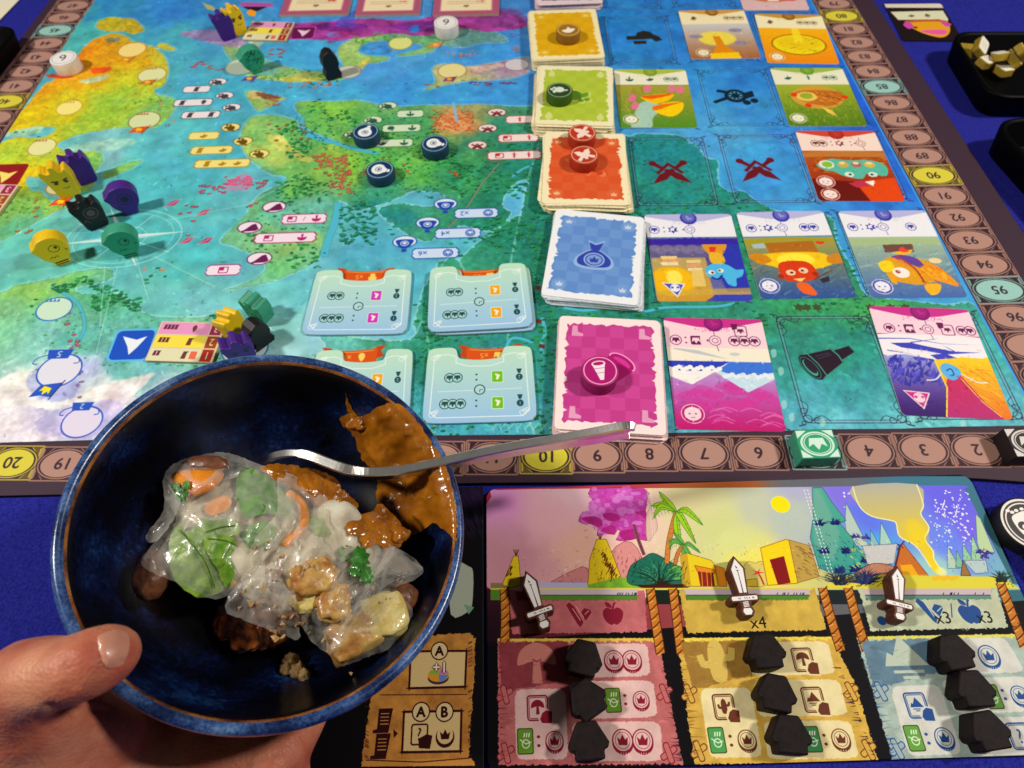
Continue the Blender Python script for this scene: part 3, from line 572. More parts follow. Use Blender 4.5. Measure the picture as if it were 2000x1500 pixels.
# card places on the right of the map
CWD, CHT = 58.3, 76.2
COLX = [.388 * 305, .6075 * 305, .812 * 305]
ROWY = [.667 * 305, .956 * 305, 1.234 * 305, 1.512 * 305, 1.794 * 305, 2.08 * 305]
pre, mc.pre = mc.pre, None
for ri, y in enumerate(ROWY):
    for x in COLX:
        ink = ('#2c2840', '#203858', '#3c2844', '#184058', '#184068', '#184068')[ri]
        mc.push((x, y), 1, -2); 
        for q in (0, 1.7): mc.line(rrect(CWD - 3 - 2 * q, CHT - 3 - 2 * q, 4), .35 if q else .5, ink, .75, closed=True)
        mc.line(rrect(CWD - 4.7, CHT - 4.7, 4), .9, '#8cacc0', .45, closed=True)
        for sx in (-1, 1):
            for sy in (-1, 1):
                c = np.array([sx * (CWD / 2 - 3), sy * (CHT / 2 - 3)])
                for (a, b, r_) in ((-1, -1, 2.6), (-6, 0, 2.0), (0, -6, 2.0), (1.6, 1.6, 1.3)):
                    mc.ell(c + np.array([sx * a, sy * b]), r_, r_, ink, .8, ring=.45)
                mc.line([c + np.array([sx * 1, sy * 2.5]), c + np.array([sx * 4.6, sy * 3.4])], .7, ink, .9); mc.line([c + np.array([-sx * 2, sy * 1]), c + np.array([-sx * 9, -sy * 3]), c + np.array([-sx * 13, sy * .6])], .45, ink, .7, smooth=4)
                mc.line([c + np.array([sx * 1, -sy * 2]), c + np.array([-sx * 3, -sy * 9]), c + np.array([sx * .6, -sy * 13])], .45, ink, .7, smooth=4)
        mc.pop()
mc.pre = pre
for u, v in ((1308, 336), (1480, 331)):
    mc.push((u, v), 1)
    for a in (1, -1):
        mc.push((u, v), 1, 0); mc.L = (mc.L[0], mc.L[1]); mc.icon('xsword', (0, 0), 16.5, '#6c1424', 180 + a * 48)
    mc.pop()
mc.push((1437, 185), 1); mc.icon('cannon', (0, 0), 14, '#0c2c3c', 0); mc.line([(-6, -3), (-19, -9)], 3.5, '#0c2c3c'); mc.ell((-.6, -1), 5.6, 5.6, '#3c80a8', ring=.7)
for k in range(8): mc.ell((-.6 + 4 * math.cos(k * .785), -1 + 4 * math.sin(k * .785)), .8, .8, '#6cacd0')
mc.pop()
mc.push((1255, 72), 1); mc.poly([(-14, 2), (-6, 2), (-4, 7), (2, 10), (7, 8), (10, 3), (14, 0), (16, -6), (10, -8), (7, -3), (0, -4), (-3, -4), (-14, -4)], '#2c2c28'); mc.poly([(-9, -6), (2, -6), (2, -11), (-9, -11)], '#382818'); mc.pop()
mc.push((1614, 703), 1, 24); I = '#2c0c28'
mc.poly([(-11, 9), (8, 5), (8, -5), (-11, -9)], I); mc.poly([(8, 3.6), (18, 2.4), (18, -2.4), (8, -3.6)], I); mc.ell((-11, 0), 4.8, 9.4, I); mc.ell((-11.6, 0), 3.9, 8.2, '#2f8c7c', ring=.5); mc.ell((-11.8, 0), 2.6, 6.2, '#44a490'); mc.ell((-11.2, .6), 2.2, 5.2, I, .9)
mc.line([(-7, 8.6), (-6, 0), (-7, -8.6)], .6, '#54a898'); mc.line([(7.4, 5), (8.2, 0), (7.4, -5)], .7, '#54a898'); mc.line([(-4, 3), (5, 2)], .5, '#54788c', .6); mc.line([(-4, 5), (5, 3.4)], .5, '#54788c', .6); mc.pop()
for u, v in ((1524, 725), (1530, 790), (1545, 815), (1605, 825), (1780, 815), (1880, 828), (1510, 690), (1300, 800)): mc.poly([(u - 5, v - 6), (u + 4, v - 8), (u + 6, v + 4), (u - 2, v + 8)], '#b4dcd4', .6, smooth=4)
for _ in range(70):
    u, v = mc.rg.uniform(1480, 1900), mc.rg.uniform(594, 640); mc.line([(u, v), (u + mc.rg.uniform(-4, 4), v - 5)], .35, '#203c2c', .5)
for u in (1560, 1575, 1595, 1700, 1740, 1768): mc.push((u, 600)); mc.icon('star', (0, 0), 3.4, '#4c4428', 0, .8); mc.pop()
for u, v in ((1052, 625), (1058, 674), (1050, 560)): mc.poly([(u - 5, v - 3), (u + 6, v - 1), (u + 5, v + 7), (u - 6, v + 4)], '#6c3424')
for k in range(9): mc.line([(960 + k * 16, 838), (972 + k * 16, 826)], .5, '#b4e0dc', .6); mc.line([(965 + k * 16, 846), (958 + k * 16, 828)], .4, '#b4e0dc', .4)

# score track around the map
DK, TAN = '#463442', '#ac897e'
inner = [(-400, 900), (0, 865), (250, 858), (600, 853), (1100, 849), (1320, 846), (1520, 842), (1620, 839), (1760, 838), (1860, 834), (2000, 832), (2060, 834)]
XR, XL = .9235 * 305, -1.262 * 305
pre, mc.pre = mc.pre, None
IN = np.vstack([PX(inner)[:, :] ]);
bot = np.vstack([[(-480, IN[1][1] + 1)], IN[1:-1], [(350, IN[-2][1])], [(350, 100)], [(-480, 100)]])
mc.poly(bot, DK); mc.poly([(XR, 100), (350, 100), (350, 710), (XR, 710)], DK); mc.poly([(-480, 100), (XL, 100), (XL + 3, 710), (-480, 710)], DK)
mc.line([(XR - .6, IN[-2][1]), (XR - .6, 710)], 1.2, '#4c9ce8'); mc.line(IN[1:-1], .7, '#3c2c3c')
def cell(c, w, h, num, kind, rot=0.0):
    lo = {'y': '#d0c450', 't': '#98c0b8'}.get(kind, TAN); fr = {'y': '#c0b04c', 't': '#8cb0a8'}.get(kind, '#a88474')
    mc.push(c, 1, rot)
    mc.line(rrect(w * .97, h * .97, .6), .8, fr, .9, closed=True)
    for sx in (-1, 1):
        for sy in (-1, 1):
            mc.poly([(sx * w * .46, sy * h * .45), (sx * w * .26, sy * h * .45), (sx * w * .46, sy * h * .16)], '#3c2430' if kind != 'y' else '#6c5c34')
            mc.poly([(sx * w * .46, sy * h * .45), (sx * w * .46, sy * h * .16), (sx * w * .43, sy * h * .2), (sx * w * .42, sy * h * .4)], fr, .9); mc.line([(sx * w * .26, sy * h * .45), (sx * w * .46, sy * h * .16)], .5, fr, .9)
    mc.ell((0, 0), w * .485, h * .47, '#3c2834'); mc.ell((0, 0), w * .46, h * .445, fr, ring=.7); mc.ell((0, 0), w * .40, h * .39, lo)
    mc.text(str(num), (0, 0), min(h * .34, 6.6), '#3c2c38', 180, bold=.12); mc.pop()
B = {20: (24, 903), 19: (121, 905), 10: (1066, 891), 9: (1166, 889), 8: (1268, 886), 7: (1374, 885), 6: (1481, 884), 5: (1592, 883), 4: (1697, 880), 3: (1803, 878), 2: (1907, 878)}
BP = {k: PX([v])[0] for k, v in B.items()}
for n in range(11, 19): t = (n - 10) / 9; BP[n] = BP[10] * (1 - t) + BP[19] * t
BP[1] = BP[2] + (BP[2] - BP[4]) / 2; BP[21] = BP[20] * 2 - BP[19]; BP[22] = BP[20] * 3 - BP[19] * 2; BP[0] = BP[1] * 2 - BP[2]
cw = np.linalg.norm(BP[4] - BP[10]) / 6; chh = np.linalg.norm(PX([(1300, 847)])[0] - PX([(1300, 914)])[0])
for n, c in BP.items(): cell(c, cw, chh, n, 'y' if n % 10 == 0 else ('t' if n % 5 == 0 else ''), -2.2)
rt = PX([(1622, 7), (1949, 566)]); step = (rt[1] - rt[0]) / 16
for n in range(72, 101):
    c = rt[0] + step * (n - 79); c[0] = XR + 18.5
    cell(c, 35, abs(step[1]), n % 100, 'y' if n % 10 == 0 else ('t' if n % 5 == 0 else ''), 0)
lf = PX([(30, 168), (142, 11)]); step = (lf[1] - lf[0]) / 6
for n in range(36, 54):
    c = lf[0] + step * (n - 41)
    cell(c, 36, abs(step[1]), n, 'y' if n % 10 == 0 else ('t' if n % 5 == 0 else ''), 0)
mc.pre = pre

# the mat itself
near = [(-420, 1010), (0, 968), (260, 962), (600, 950), (950, 943), (1300, 941), (1500, 940), (1700, 936), (1787, 932), (1900, 934), (2000, 941), (2080, 950)]
NB = unp(near)
LX = (at(97, 4).x + at(2, 138).x) / 2
q0, q1, q2 = unp([(96, 2), (44, 70), (0, 138)])
out = [(q0[0] + .002, .70), tuple(q0), tuple(q1), tuple(q2), (q2[0] - .002, .36), (q2[0], NB[0][1])] + [tuple(p) for p in catmull(NB[1:-1], 4, False)] + [(.337, NB[-2][1] - .001), (.337, .70)]
M_mat = printed('mat_print', mc, .62, .25, .1)
M_matedge = pmat('mat_edge', '#2c2028', .8, .2)
mo = prism('play_mat', out, -.0024, 0, [M_mat, M_matedge], uvbox=(-.470, .110, .345, .700), bev=.0003)
tag(mo, 'large printed play mat with a fantasy sea map and purple numbered score track', 'play mat')
# ------------------------------------------------------------------ the table under a blue cloth
nx = 90; V = []; F = []
for j in range(nx + 1):
    for i in range(nx + 1):
        x, y = -1.1 + 2.2 * i / nx, -.45 + 1.75 * j / nx
        V.append((x, y, -.0027 - .0012 * abs(mnoise.noise((x * 4, y * 4, 3)))))
for j in range(nx):
    for i in range(nx): a = j * (nx + 1) + i; F.append((a, a + 1, a + nx + 2, a + nx + 1))
M_cloth = pmat('cloth', '#1c1f7c', .95, .1, .22, 900, .9, 2600, col2='#2e32a4')
tc = mesh('table_cloth', V, F, M_cloth, smooth=True)
tag(tc, 'deep blue cloth covering the table under the game', 'tablecloth', kind='structure')

# ================================================================== cards
CW, CH, CT = CWD / 1000, CHT / 1000, .00034
UVB = (-CW / 2, -CH / 2, CW / 2, CH / 2)
M_cedge = pmat('card_edge', '#e8e2d2', .7, .2)
M_cedge_y = pmat('card_edge_cream', '#f0e4bc', .7, .2)
M_cedge_p = pmat('card_edge_pink', '#f0d4d4', .7, .2)
M_cedge_b = pmat('card_edge_white', '#e4e8f0', .7, .2)
def card_cv(bg, seed=1):
    return Cv(-CWD / 2, -CHT / 2, CWD / 2, CHT / 2, .17, bg, lambda P: np.stack([(P[:, 0] - .5) * CWD, (.5 - P[:, 1]) * CHT], 1), seed)
def place(corners, z):
    """centre and heading of a card from its four corners TL TR BR BL"""
    g = unp(corners, z); c = g.mean(0); a = (g[1] - g[0]) + (g[2] - g[3])
    b = (g[0] - g[3]) + (g[1] - g[2])
    ang = (math.atan2(a[1], a[0]) + math.atan2(b[1], b[0]) - math.pi / 2) / 2
    return c, ang
OUT = rrect(CW, CH, .0028)
def header(cv, strip, emb, paper, hgt=.34):
    cv.poly([(0, 0), (1, 0), (1, hgt), (0, hgt)], paper)
    cv.poly([(0, 0), (1, 0), (1, .025), (.68, .085), (.5, .10), (.32, .085), (0, .025)], strip)
    cv.dots([(cv.rg.uniform(.3, .7), cv.rg.uniform(.09, .13)) for _ in range(60)], .35, strip, .8)
    cv.ell((.5, .05), 5.6, 6.0, emb); cv.ell((.5, .04), 4.2, 4.6, strip, .35); cv.icon('boots', (.5, .045), 2.4, strip, 20, .6)
def row(cv, items, v, ink, paper, s=3.5):
    for u, it in items:
        if it == 'c': cv.ell((u, v), s, s * 1.05, ink, ring=.5); cv.icon('crown', (u, v), s * .66, ink, 180)
        elif it == ':': cv.dots([(u, v - .025), (u, v + .025)], .6, ink, jit=0, asp=1)
        elif it == 'b': cv.poly(rrect(6.2, 6.4, .8) / [CWD, CHT] + [u, v], ink); cv.icon('crown', (u, v), s * .7, paper, 180); cv.ell((u + .05, v), .5, 3, paper)
        elif it == 'B': cv.icon('star', (u, v), s * 1.05, ink); cv.icon('leaf', (u, v), s * .6, paper, 30)
        elif it == 'k':
            cv.ell((u, v), s, s * 1.05, ink, ring=.4); cv.ell((u, v), s * .55, s * .55, ink, ring=.35); cv.line([(u, v - .09), (u, v - .05)], .4, ink); cv.line([(u + .01, v + .05), (u + .02, v + .1)], .4, ink); cv.poly([(u - .09, v), (u - .065, v - .014), (u - .065, v + .014)], ink)
        elif it == 'q': cv.line(rrect(7, 7.4, 1) / [CWD, CHT] + [u, v], .5, ink, closed=True); cv.icon('crown', (u, v), s * .6, ink, 180); cv.poly([(u - .09, v - .07), (u - .02, v - .07), (u - .03, v - .02), (u - .08, v - .01)], ink)
        else: cv.icon(it, (u, v), s, ink, 180)
def badge(cv, u, v, ink, paper, tri=False):
    if tri:
        cv.poly([(u - .125, v - .075), (u + .125, v - .06), (u + .02, v + .085)], paper); cv.poly([(u - .105, v - .065), (u + .105, v - .052), (u + .02, v + .065)], ink); cv.ell((u + .01, v - .015), 3.0, 3.2, paper); cv.ell((u - .02, v - .02), .9, .9, ink); cv.ell((u + .04, v - .02), .9, .9, ink)
    else:
        cv.ell((u, v), 6.4, 6.2, paper, .9); cv.ell((u, v), 5.9, 5.7, ink); cv.ell((u, v), 4.6, 4.3, paper); cv.icon('star', (u, v), 5.0, paper); cv.dots([(u - .03, v), (u + .03, v)], .7, ink, jit=0); cv.line([(u - .02, v + .03), (u + .02, v + .03)], .4, ink)
def scrub(cv, box, n, cols, l=.12, w=1.0, ang=0.0, a=.5):
    for _ in range(n):
        u, v = cv.rg.uniform(box[0], box[2]), cv.rg.uniform(box[1], box[3]); q = ang + cv.rg.normal() * .25; k = cv.rg.uniform(.3, 1) * l
        cv.line([(u, v), (u + k * math.cos(q), v + k * math.sin(q))], w * cv.rg.uniform(.4, 1.3), cols[cv.rg.integers(len(cols))], a, taper=True)
F = {}
c = F['pink1'] = card_cv('#c03a84', 1); c.poly([(0, .3), (1, .3), (1, 1), (0, 1)], '#b6c4e0', grad='#b82a78', alpha=1); c.poly([(0, .55), (1, .55), (1, 1), (0, 1)], '#b890cc', grad='#b82272')
for k in range(26): u = c.rg.uniform(0, .9); v = c.rg.uniform(.62, .82); c.poly([(u, v), (u + .1, v - .05), (u + .22, v - .01), (u + .16, v + .03), (u + .05, v + .03)], '#c8489a', .5, smooth=4); 
for k in range(12): u = c.rg.uniform(.2, .9); v = c.rg.uniform(.84, .97); c.line([(u, v), (u + .1, v - .03), (u + .2, v)], .8, '#e07cb0', .6, smooth=4)
c.poly([(0, .40), (.62, .40), (.45, .50), (.2, .62), (0, .55)], '#f4f2ec'); c.poly([(0, .40), (.62, .40), (.43, .49), (.3, .5), (.1, .5), (0, .46)], '#3c4cb0'); c.poly([(.62, .40), (1, .40), (1, .56), (.72, .68), (.45, .51)], '#c4dcec'); c.poly([(.62, .40), (1, .40), (1, .5), (.8, .54), (.6, .53), (.47, .49)], '#4c7cd4')
for k in range(14): c.ell((.03 + .035 * k, .49 - .012 * (k % 3)), 1.6, 1.5, '#f6f4f0')
for k in range(14): c.ell((.53 + .035 * k, .545 - .01 * (k % 3)), 1.5, 1.4, '#e4eef6')
c.poly([(0, .28), (1, .28), (1, .41), (0, .41)], '#f4ead4'); c.poly([(.08, .29), (.3, .31), (.6, .39), (.3, .345), (.05, .30)], '#b0b8c0', .8); c.ell((.66, .34), 3, 1.2, '#c8c8c8'); header(c, '#c4428e', '#8a2676', '#f8d2da', .285); row(c, [(.1, 'c'), (.2, ':'), (.3, 'b'), (.49, 'k'), (.68, 'c'), (.78, 'c'), (.88, 'c')], .215, '#70285c', '#f8d2da'); row(c, [(.76, 'q')], .12, '#70285c', '#f8d2da'); badge(c, .17, .87, '#b02c74', '#f4d4dc')
c = F['pink2'] = card_cv('#b83470', 2); c.poly([(0, .4), (.55, .4), (.5, 1), (0, 1)], '#a8b4e4', grad='#3c1468'); scrub(c, (0, .5, .45, .75), 90, ['#4c4cb0', '#5c58c0', '#383898'], .12, 2.2, -.9, .8); c.poly([(.47, .42), (1, .42), (1, 1), (.42, 1), (.5, .8)], '#f0d030', grad='#e07828'); scrub(c, (.6, .55, 1, .85), 80, ['#e89020', '#f0c040', '#d87020'], .2, 1.2, .6, .5)
c.poly([(.5, .72), (.58, .6), (.66, .62), (.8, .86), (.92, 1), (.4, 1)], '#c43c64', grad='#b03478'); c.line([(.47, .45), (.5, .75), (.44, .9), (.4, 1)], .8, '#f4d848'); c.line([(.66, .66), (.78, .86), (.9, .98)], .5, '#f0d860'); c.poly([(.5, .58), (.56, .53), (.66, .56), (.68, .62), (.6, .68), (.53, .66)], '#68b0e8', smooth=4); c.line([(.55, .6), (.6, .58), (.61, .63), (.57, .64)], .7, '#284c90', smooth=4); c.line([(.68, .62), (.8, .69), (.9, .69)], .8, '#e8e4e0', smooth=4); c.line([(.5, .62), (.42, .68), (.33, .69)], .8, '#d8dcec', smooth=4)
c.poly([(0, .28), (1, .28), (1, .46), (.75, .47), (.5, .5), (.2, .46), (0, .47)], '#f2ecf0', smooth=3)
for P in ([(.1, .36), (.3, .35), (.45, .38), (.7, .42), (.95, .42), (.6, .45), (.4, .42), (.2, .4)], [(.45, .46), (.6, .44), (.7, .48), (.5, .5)]): c.poly(P, '#4c50b4')
for P in ([(0, .32), (.3, .31), (.6, .35), (.98, .35)], [(.3, .35), (.6, .30)], [(.05, .43), (.3, .46)], [(.7, .42), (.6, .36)]): c.line(P, .8, '#4c50b4', taper=True)
header(c, '#c4428e', '#8a2676', '#f6d0dc', .27); row(c, [(.14, 'c'), (.24, ':'), (.34, 'b'), (.52, 'k'), (.71, 'q'), (.85, 'c'), (.93, 'c')], .215, '#70285c', '#f6d0dc', 3.3); badge(c, .2, .86, '#c03c8c', '#f4d4dc', True)
BP_, BI = '#eceaf2', '#4a4aa4'
c = F['blue1'] = card_cv('#6878a8', 3); c.poly([(0, .3), (1, .3), (1, 1), (0, 1)], '#4c3c8c', grad='#7880a8'); c.poly([(0, .38), (.65, .38), (.65, .52), (0, .52)], '#6c6488', soft=3); 
for k in range(9): c.ell((.06 + .07 * k, .41 + .03 * (k % 2)), 3.4, 3.2, '#8c86a0', .5)
c.poly([(0, .52), (.6, .52), (.6, 1), (0, 1)], '#b0a070', grad='#c89840', soft=4); c.ell((.2, .78), 14, 12, '#f8b818', .85, soft=8); c.ell((.22, .74), 5, 6, '#fce870', .9, soft=4); c.poly([(.62, .35), (1, .35), (1, .9), (.75, .9)], '#3c44a8', soft=4); c.poly([(0, .88), (1, .86), (1, .93), (0, .93)], '#c8a850', .7, soft=2); c.poly([(.62, .93), (1, .93), (1, 1), (.5, 1)], '#3c44b0', .8)
c.poly([(.6, .34), (.86, .34), (.78, .5), (.64, .48)], '#d89830', smooth=3)
for k in range(6): c.poly(np.array([(-.09, -.018), (.09, -.018), (.09, .018), (-.09, .018)]) + [.2 + .01 * (k % 2), .52 + .035 * k] if k < 3 else np.array([(-.08, -.016), (.08, -.016), (.08, .016), (-.08, .016)]) + [.45 + .012 * (k % 2), .52 + .045 * (k - 2)], ['#e8c888', '#d8a080', '#e8d8a8'][k % 3])
c.poly([(.42, .66), (.54, .66), (.54, .84), (.4, .84)], '#e0c078'); c.poly([(.66, .46), (.78, .48), (.8, .58), (.7, .62), (.64, .56)], '#e0b040', smooth=4); c.poly([(.66, .4), (.74, .4), (.72, .46), (.66, .46)], '#d84838'); c.poly([(.56, .68), (.64, .6), (.8, .6), (.9, .66), (.98, .66), (.94, .74), (.88, .76), (.86, .84), (.78, .82), (.74, .74), (.64, .76)], '#5cb4e4', smooth=4); c.ell((.63, .69), 2.2, 1.8, '#f4e8d8'); c.ell((.73, .67), 2.0, 1.6, '#f4e8d8'); c.ell((.64, .69), 1, .8, '#38343c'); c.ell((.72, .67), 1, .8, '#38343c'); c.line([(.62, .74), (.68, .765), (.74, .72)], 1.3, '#203c84', smooth=4)
c.poly([(0, .33)] + [(k / 24, .315 - .03 * math.sin(k / 24 * 3.1) + (.015 if k % 2 else 0)) for k in range(25)] + [(1, .37), (0, .37)], '#44349c'); header(c, '#b4b4dc', BI, BP_, .28); row(c, [(.09, 'c'), (.2, ':'), (.3, 'B'), (.49, 'k')], .19, BI, BP_); badge(c, .2, .87, '#5c60b0', '#ececf4', True)
c = F['blue2'] = card_cv('#6890a8', 4); c.poly([(0, .32), (1, .32), (1, 1), (0, 1)], '#a8a050', grad='#3c5c98'); scrub(c, (0, .55, 1, 1), 120, ['#5c80a8', '#88a8a0', '#3c5894'], .2, 1.2, -.5, .4); c.poly([(.22, .38), (.76, .36), (.78, .52), (.6, .56), (.38, .56), (.24, .52)], '#a87028'); c.poly([(.24, .50), (.78, .5), (.9, .6), (.8, .66), (.5, .7), (.2, .64), (.08, .58)], '#f0c028', smooth=4, soft=2); c.ell((.5, .58), 12, 6, '#fce858', .9, soft=4); c.poly([(0, .52), (.14, .5), (.24, .58), (.1, .62)], '#c88828', smooth=4); c.poly([(.86, .54), (1, .52), (1, .62), (.84, .62)], '#c88830', smooth=4)
c.poly([(.28, .68), (.34, .6), (.6, .6), (.68, .7), (.66, .78), (.5, .82), (.32, .8)], '#cc4820', smooth=4); c.ell((.4, .72), 3.0, 2.4, '#f4c8a8'); c.ell((.54, .7), 3.0, 2.4, '#f4c8a8'); c.ell((.41, .72), 1, .9, '#4c2018'); c.ell((.53, .7), 1, .9, '#4c2018'); c.ell((.28, .76), 2, 2, '#a03818'); c.ell((.66, .74), 2, 2, '#a03818'); c.poly([(.4, .79), (.54, .78), (.48, .82)], '#f0d080'); c.poly([(.42, .84), (.54, .84), (.6, .96), (.46, .94)], '#e86c30', smooth=3); c.poly([(.68, .8), (.8, .76), (.78, .82), (.7, .84)], '#3c3848'); c.line([(.62, .8), (.85, .7)], .8, '#6c4428'); c.poly([(.06, .36), (.2, .36), (.22, .44), (.08, .44)], '#a8b8c0'); c.ell((.83, .38), 3, 2, '#d84828')
c.poly([(0, .36)] + [(k / 24, .335 - .03 * math.sin(k / 24 * 3.1) + (.012 if k % 2 else 0)) for k in range(25)] + [(1, .38), (.5, .35), (0, .4)], '#a09838'); header(c, '#b4b4dc', BI, BP_, .3); row(c, [(.12, 'c'), (.22, ':'), (.31, 'B'), (.47, 'k'), (.72, 'c'), (.82, 'c')], .2, BI, BP_); badge(c, .13, .86, '#5c60b0', '#ececf4')
c = F['blue3'] = card_cv('#88a8a8', 5); c.poly([(0, .32), (1, .32), (1, 1), (0, 1)], '#a8bc98', grad='#5470a8'); scrub(c, (0, .5, 1, .9), 90, ['#8cb0a8', '#a8c4b0', '#6488a0'], .25, 1.6, -.2, .4); c.poly([(.35, .36), (.68, .36), (.66, .5), (.34, .5)], '#74544c'); c.poly([(.42, .5), (.66, .47), (.6, .52), (.5, .54)], '#f0b040'); c.poly([(.5, .46), (.56, .44), (.6, .5), (.52, .5)], '#e85040')
c.poly([(.25, .68), (.3, .58), (.45, .54), (.62, .56), (.78, .62), (.74, .7), (.82, .78), (.6, .86), (.4, .84), (.3, .8)], '#d89c28', smooth=4); c.poly([(.38, .56), (.5, .53), (.66, .58), (.7, .7), (.6, .66), (.5, .6)], '#6c5098', smooth=4); c.poly([(.64, .68), (.8, .64), (.9, .74), (.96, .88), (.82, .84), (.68, .78)], '#e8942c', smooth=4); scrub(c, (.64, .66, .9, .84), 30, ['#f0c040', '#c86820'], .12, 1.2, .9, .7); c.poly([(.22, .62), (.36, .6), (.36, .7), (.24, .72)], '#f0cc30', smooth=4); c.poly([(.26, .74), (.34, .76), (.33, .86), (.28, .84)], '#e8a028'); c.poly([(.62, .86), (.78, .86), (.72, .95), (.64, .97), (.6, .92)], '#f0b030', smooth=3); c.ell((.42, .73), 5.2, 4.4, '#f4ece0'); c.ell((.39, .72), 1.6, 1.5, '#a85048'); c.line([(.44, .54), (.58, .68), (.62, .84)], 1.4, '#a84c30', smooth=4); c.line([(.4, .56), (.54, .66)], 1.0, '#e07c70'); c.ell((.84, .6), 4, 2.4, '#ecd0a0')
c.poly([(0, .38)] + [(k / 24, .355 - .03 * math.sin(k / 24 * 3.1) + (.01 if k % 2 else 0)) for k in range(25)] + [(1, .40), (0, .42)], '#a4b88c'); header(c, '#b4b4dc', BI, BP_, .32); row(c, [(.1, 'c'), (.2, ':'), (.3, 'B'), (.44, 'k'), (.75, 'c')], .2, BI, BP_); badge(c, .16, .88, '#5c60b0', '#ececf4')
c = F['red'] = card_cv('#a84020', 6); c.poly([(0, .3), (1, .3), (1, 1), (0, 1)], '#b06428', grad='#8c2818'); scrub(c, (0, .34, 1, .6), 110, ['#c87c34', '#8c3c1c', '#d89040', '#70301c'], .2, 1.4, 0, .6); c.poly([(.5, .75), (1, .68), (1, 1), (.5, 1)], '#d85418', soft=4); c.poly([(0, .7), (.5, .74), (.6, 1), (0, 1)], '#6c1c14', soft=3)
c.poly([(.12, .5), (.3, .42), (.5, .44), (.8, .44), (.95, .52), (.9, .66), (.7, .62), (.6, .7), (.4, .66), (.3, .6), (.2, .58)], '#64b4a0', smooth=4); c.ell((.24, .5), 5.4, 4.4, '#e8e0d0'); c.ell((.25, .5), 3.8, 3.2, '#88b848'); 
for u, q in ((.44, '#c8a850'), (.6, '#a87068'), (.76, '#d8b050')): c.ell((u, .5), 3.8, 3.2, q); c.ell((u, .48), 2.2, 1.4, '#e8d8a8')
c.ell((.47, .64), 3.2, 2.6, '#d8e8dc'); c.ell((.75, .64), 3.2, 2.6, '#d8e8dc'); c.ell((.48, .64), 1.2, 1.1, '#284c48'); c.ell((.74, .64), 1.2, 1.1, '#284c48'); c.poly([(.42, .76), (.6, .72), (.66, .8), (.5, .82)], '#b84058'); c.poly([(.62, .74), (.74, .72), (.7, .8)], '#f0e8d8')
c.poly([(0, .36)] + [(k / 20, .33 - .03 * math.sin(k / 20 * 3.1)) for k in range(21)] + [(1, .39), (0, .39)], '#b87c40'); header(c, '#c45444', '#a03830', '#f6d8cc', .3); row(c, [(.2, 'c'), (.29, 'c'), (.4, ':'), (.5, 'B'), (.64, ':'), (.76, 'k')], .19, '#6c3430', '#f6d8cc'); badge(c, .16, .74, '#a0443c', '#f4e0d8'); badge(c, .16, .91, '#a0443c', '#f4e0d8')
c = F['green1'] = card_cv('#88983c', 7); c.poly([(0, .3), (1, .3), (1, 1), (0, 1)], '#a89c48', grad='#5c8c34'); scrub(c, (0, .3, .6, .7), 70, ['#907c34', '#b0a858', '#88a050'], .2, 2, 1.2, .5); c.poly([(.3, .6), (.5, .56), (.55, .7), (.44, .85), (.4, 1), (.15, 1), (.2, .8)], '#a8c8b4', smooth=4, soft=3); c.poly([(.34, .48), (.75, .44), (.7, .54), (.56, .6), (.42, .58)], '#f8bc14', smooth=4); c.poly([(.34, .48), (.75, .44), (.6, .5), (.44, .53)], '#e86818', smooth=4); c.poly([(.48, .7), (.6, .6), (.86, .58), (.84, .72), (.7, .82), (.54, .78)], '#fcc818', smooth=4); c.poly([(.5, .64), (.86, .58), (.7, .64), (.56, .7), (.46, .72)], '#e87818', smooth=4)
for u, v in ((.42, .34), (.2, .5), (.22, .64), (.75, .34), (.86, .36)): c.poly([(u - .05, v + .05), (u, v - .06), (u + .06, v - .02), (u + .03, v + .06)], '#e07c98', smooth=4)
header(c, '#a8b858', '#7c9438', '#ece8cc', .28); row(c, [(.2, 'tree'), (.48, 'leaf'), (.72, 'c'), (.82, 'c')], .18, '#38685c', '#ece8cc', 3.2); badge(c, .16, .87, '#78905c', '#f0ecd0')
c = F['green2'] = card_cv('#78983c', 8); c.poly([(0, .3), (1, .3), (1, 1), (0, 1)], '#a0ac40', grad='#5c7c28'); scrub(c, (0, .4, 1, 1), 160, ['#88a03c', '#5c8028', '#a8b450'], .1, 1.6, 1.5, .5); c.ell((.5, .52), 20, 15, '#c89c48', soft=2); c.poly([(.2, .46), (.4, .40), (.8, .42), (.84, .52), (.68, .66), (.5, .66), (.3, .6)], '#b87430', smooth=4); c.ell((.36, .51), 8, 6, '#e8c070'); c.ell((.36, .5), 5, 4, '#98a83c'); scrub(c, (.48, .42, .78, .62), 26, ['#8c4c20', '#e8a850', '#d07c34'], .16, 1.4, .7, .8); c.poly([(.5, .68), (.62, .74), (.66, .84), (.56, .78)], '#ecc060')
for u, v in ((.2, .48), (.34, .66), (.86, .52)): c.ell((u, v), 2.6, 2.6, '#d84828')
header(c, '#9cb458', '#6c9438', '#e8e6c8', .3); row(c, [(.2, 'leaf'), (.48, 'sword'), (.72, 'c'), (.82, 'c')], .18, '#38685c', '#e8e6c8', 3.2); badge(c, .15, .87, '#78905c', '#f0ecd0')
c = F['yel1'] = card_cv('#b89480', 9); c.poly([(0, .3), (1, .3), (1, 1), (0, 1)], '#c8c8c8', grad='#a06c48'); c.ell((.46, .6), 16, 11, '#f0d858', .9, soft=8); c.poly([(.4, .55), (.5, .55), (.55, .75), (.66, .86), (.7, 1), (.3, 1), (.34, .86), (.42, .75)], '#d88c20'); c.poly([(.3, .9), (.7, .88), (.72, 1), (.28, 1)], '#f8c420')
for u, v in ((.16, .56), (.76, .44), (.78, .7)): c.ell((u, v), 6, 3, '#8c88a0', .9, soft=2)
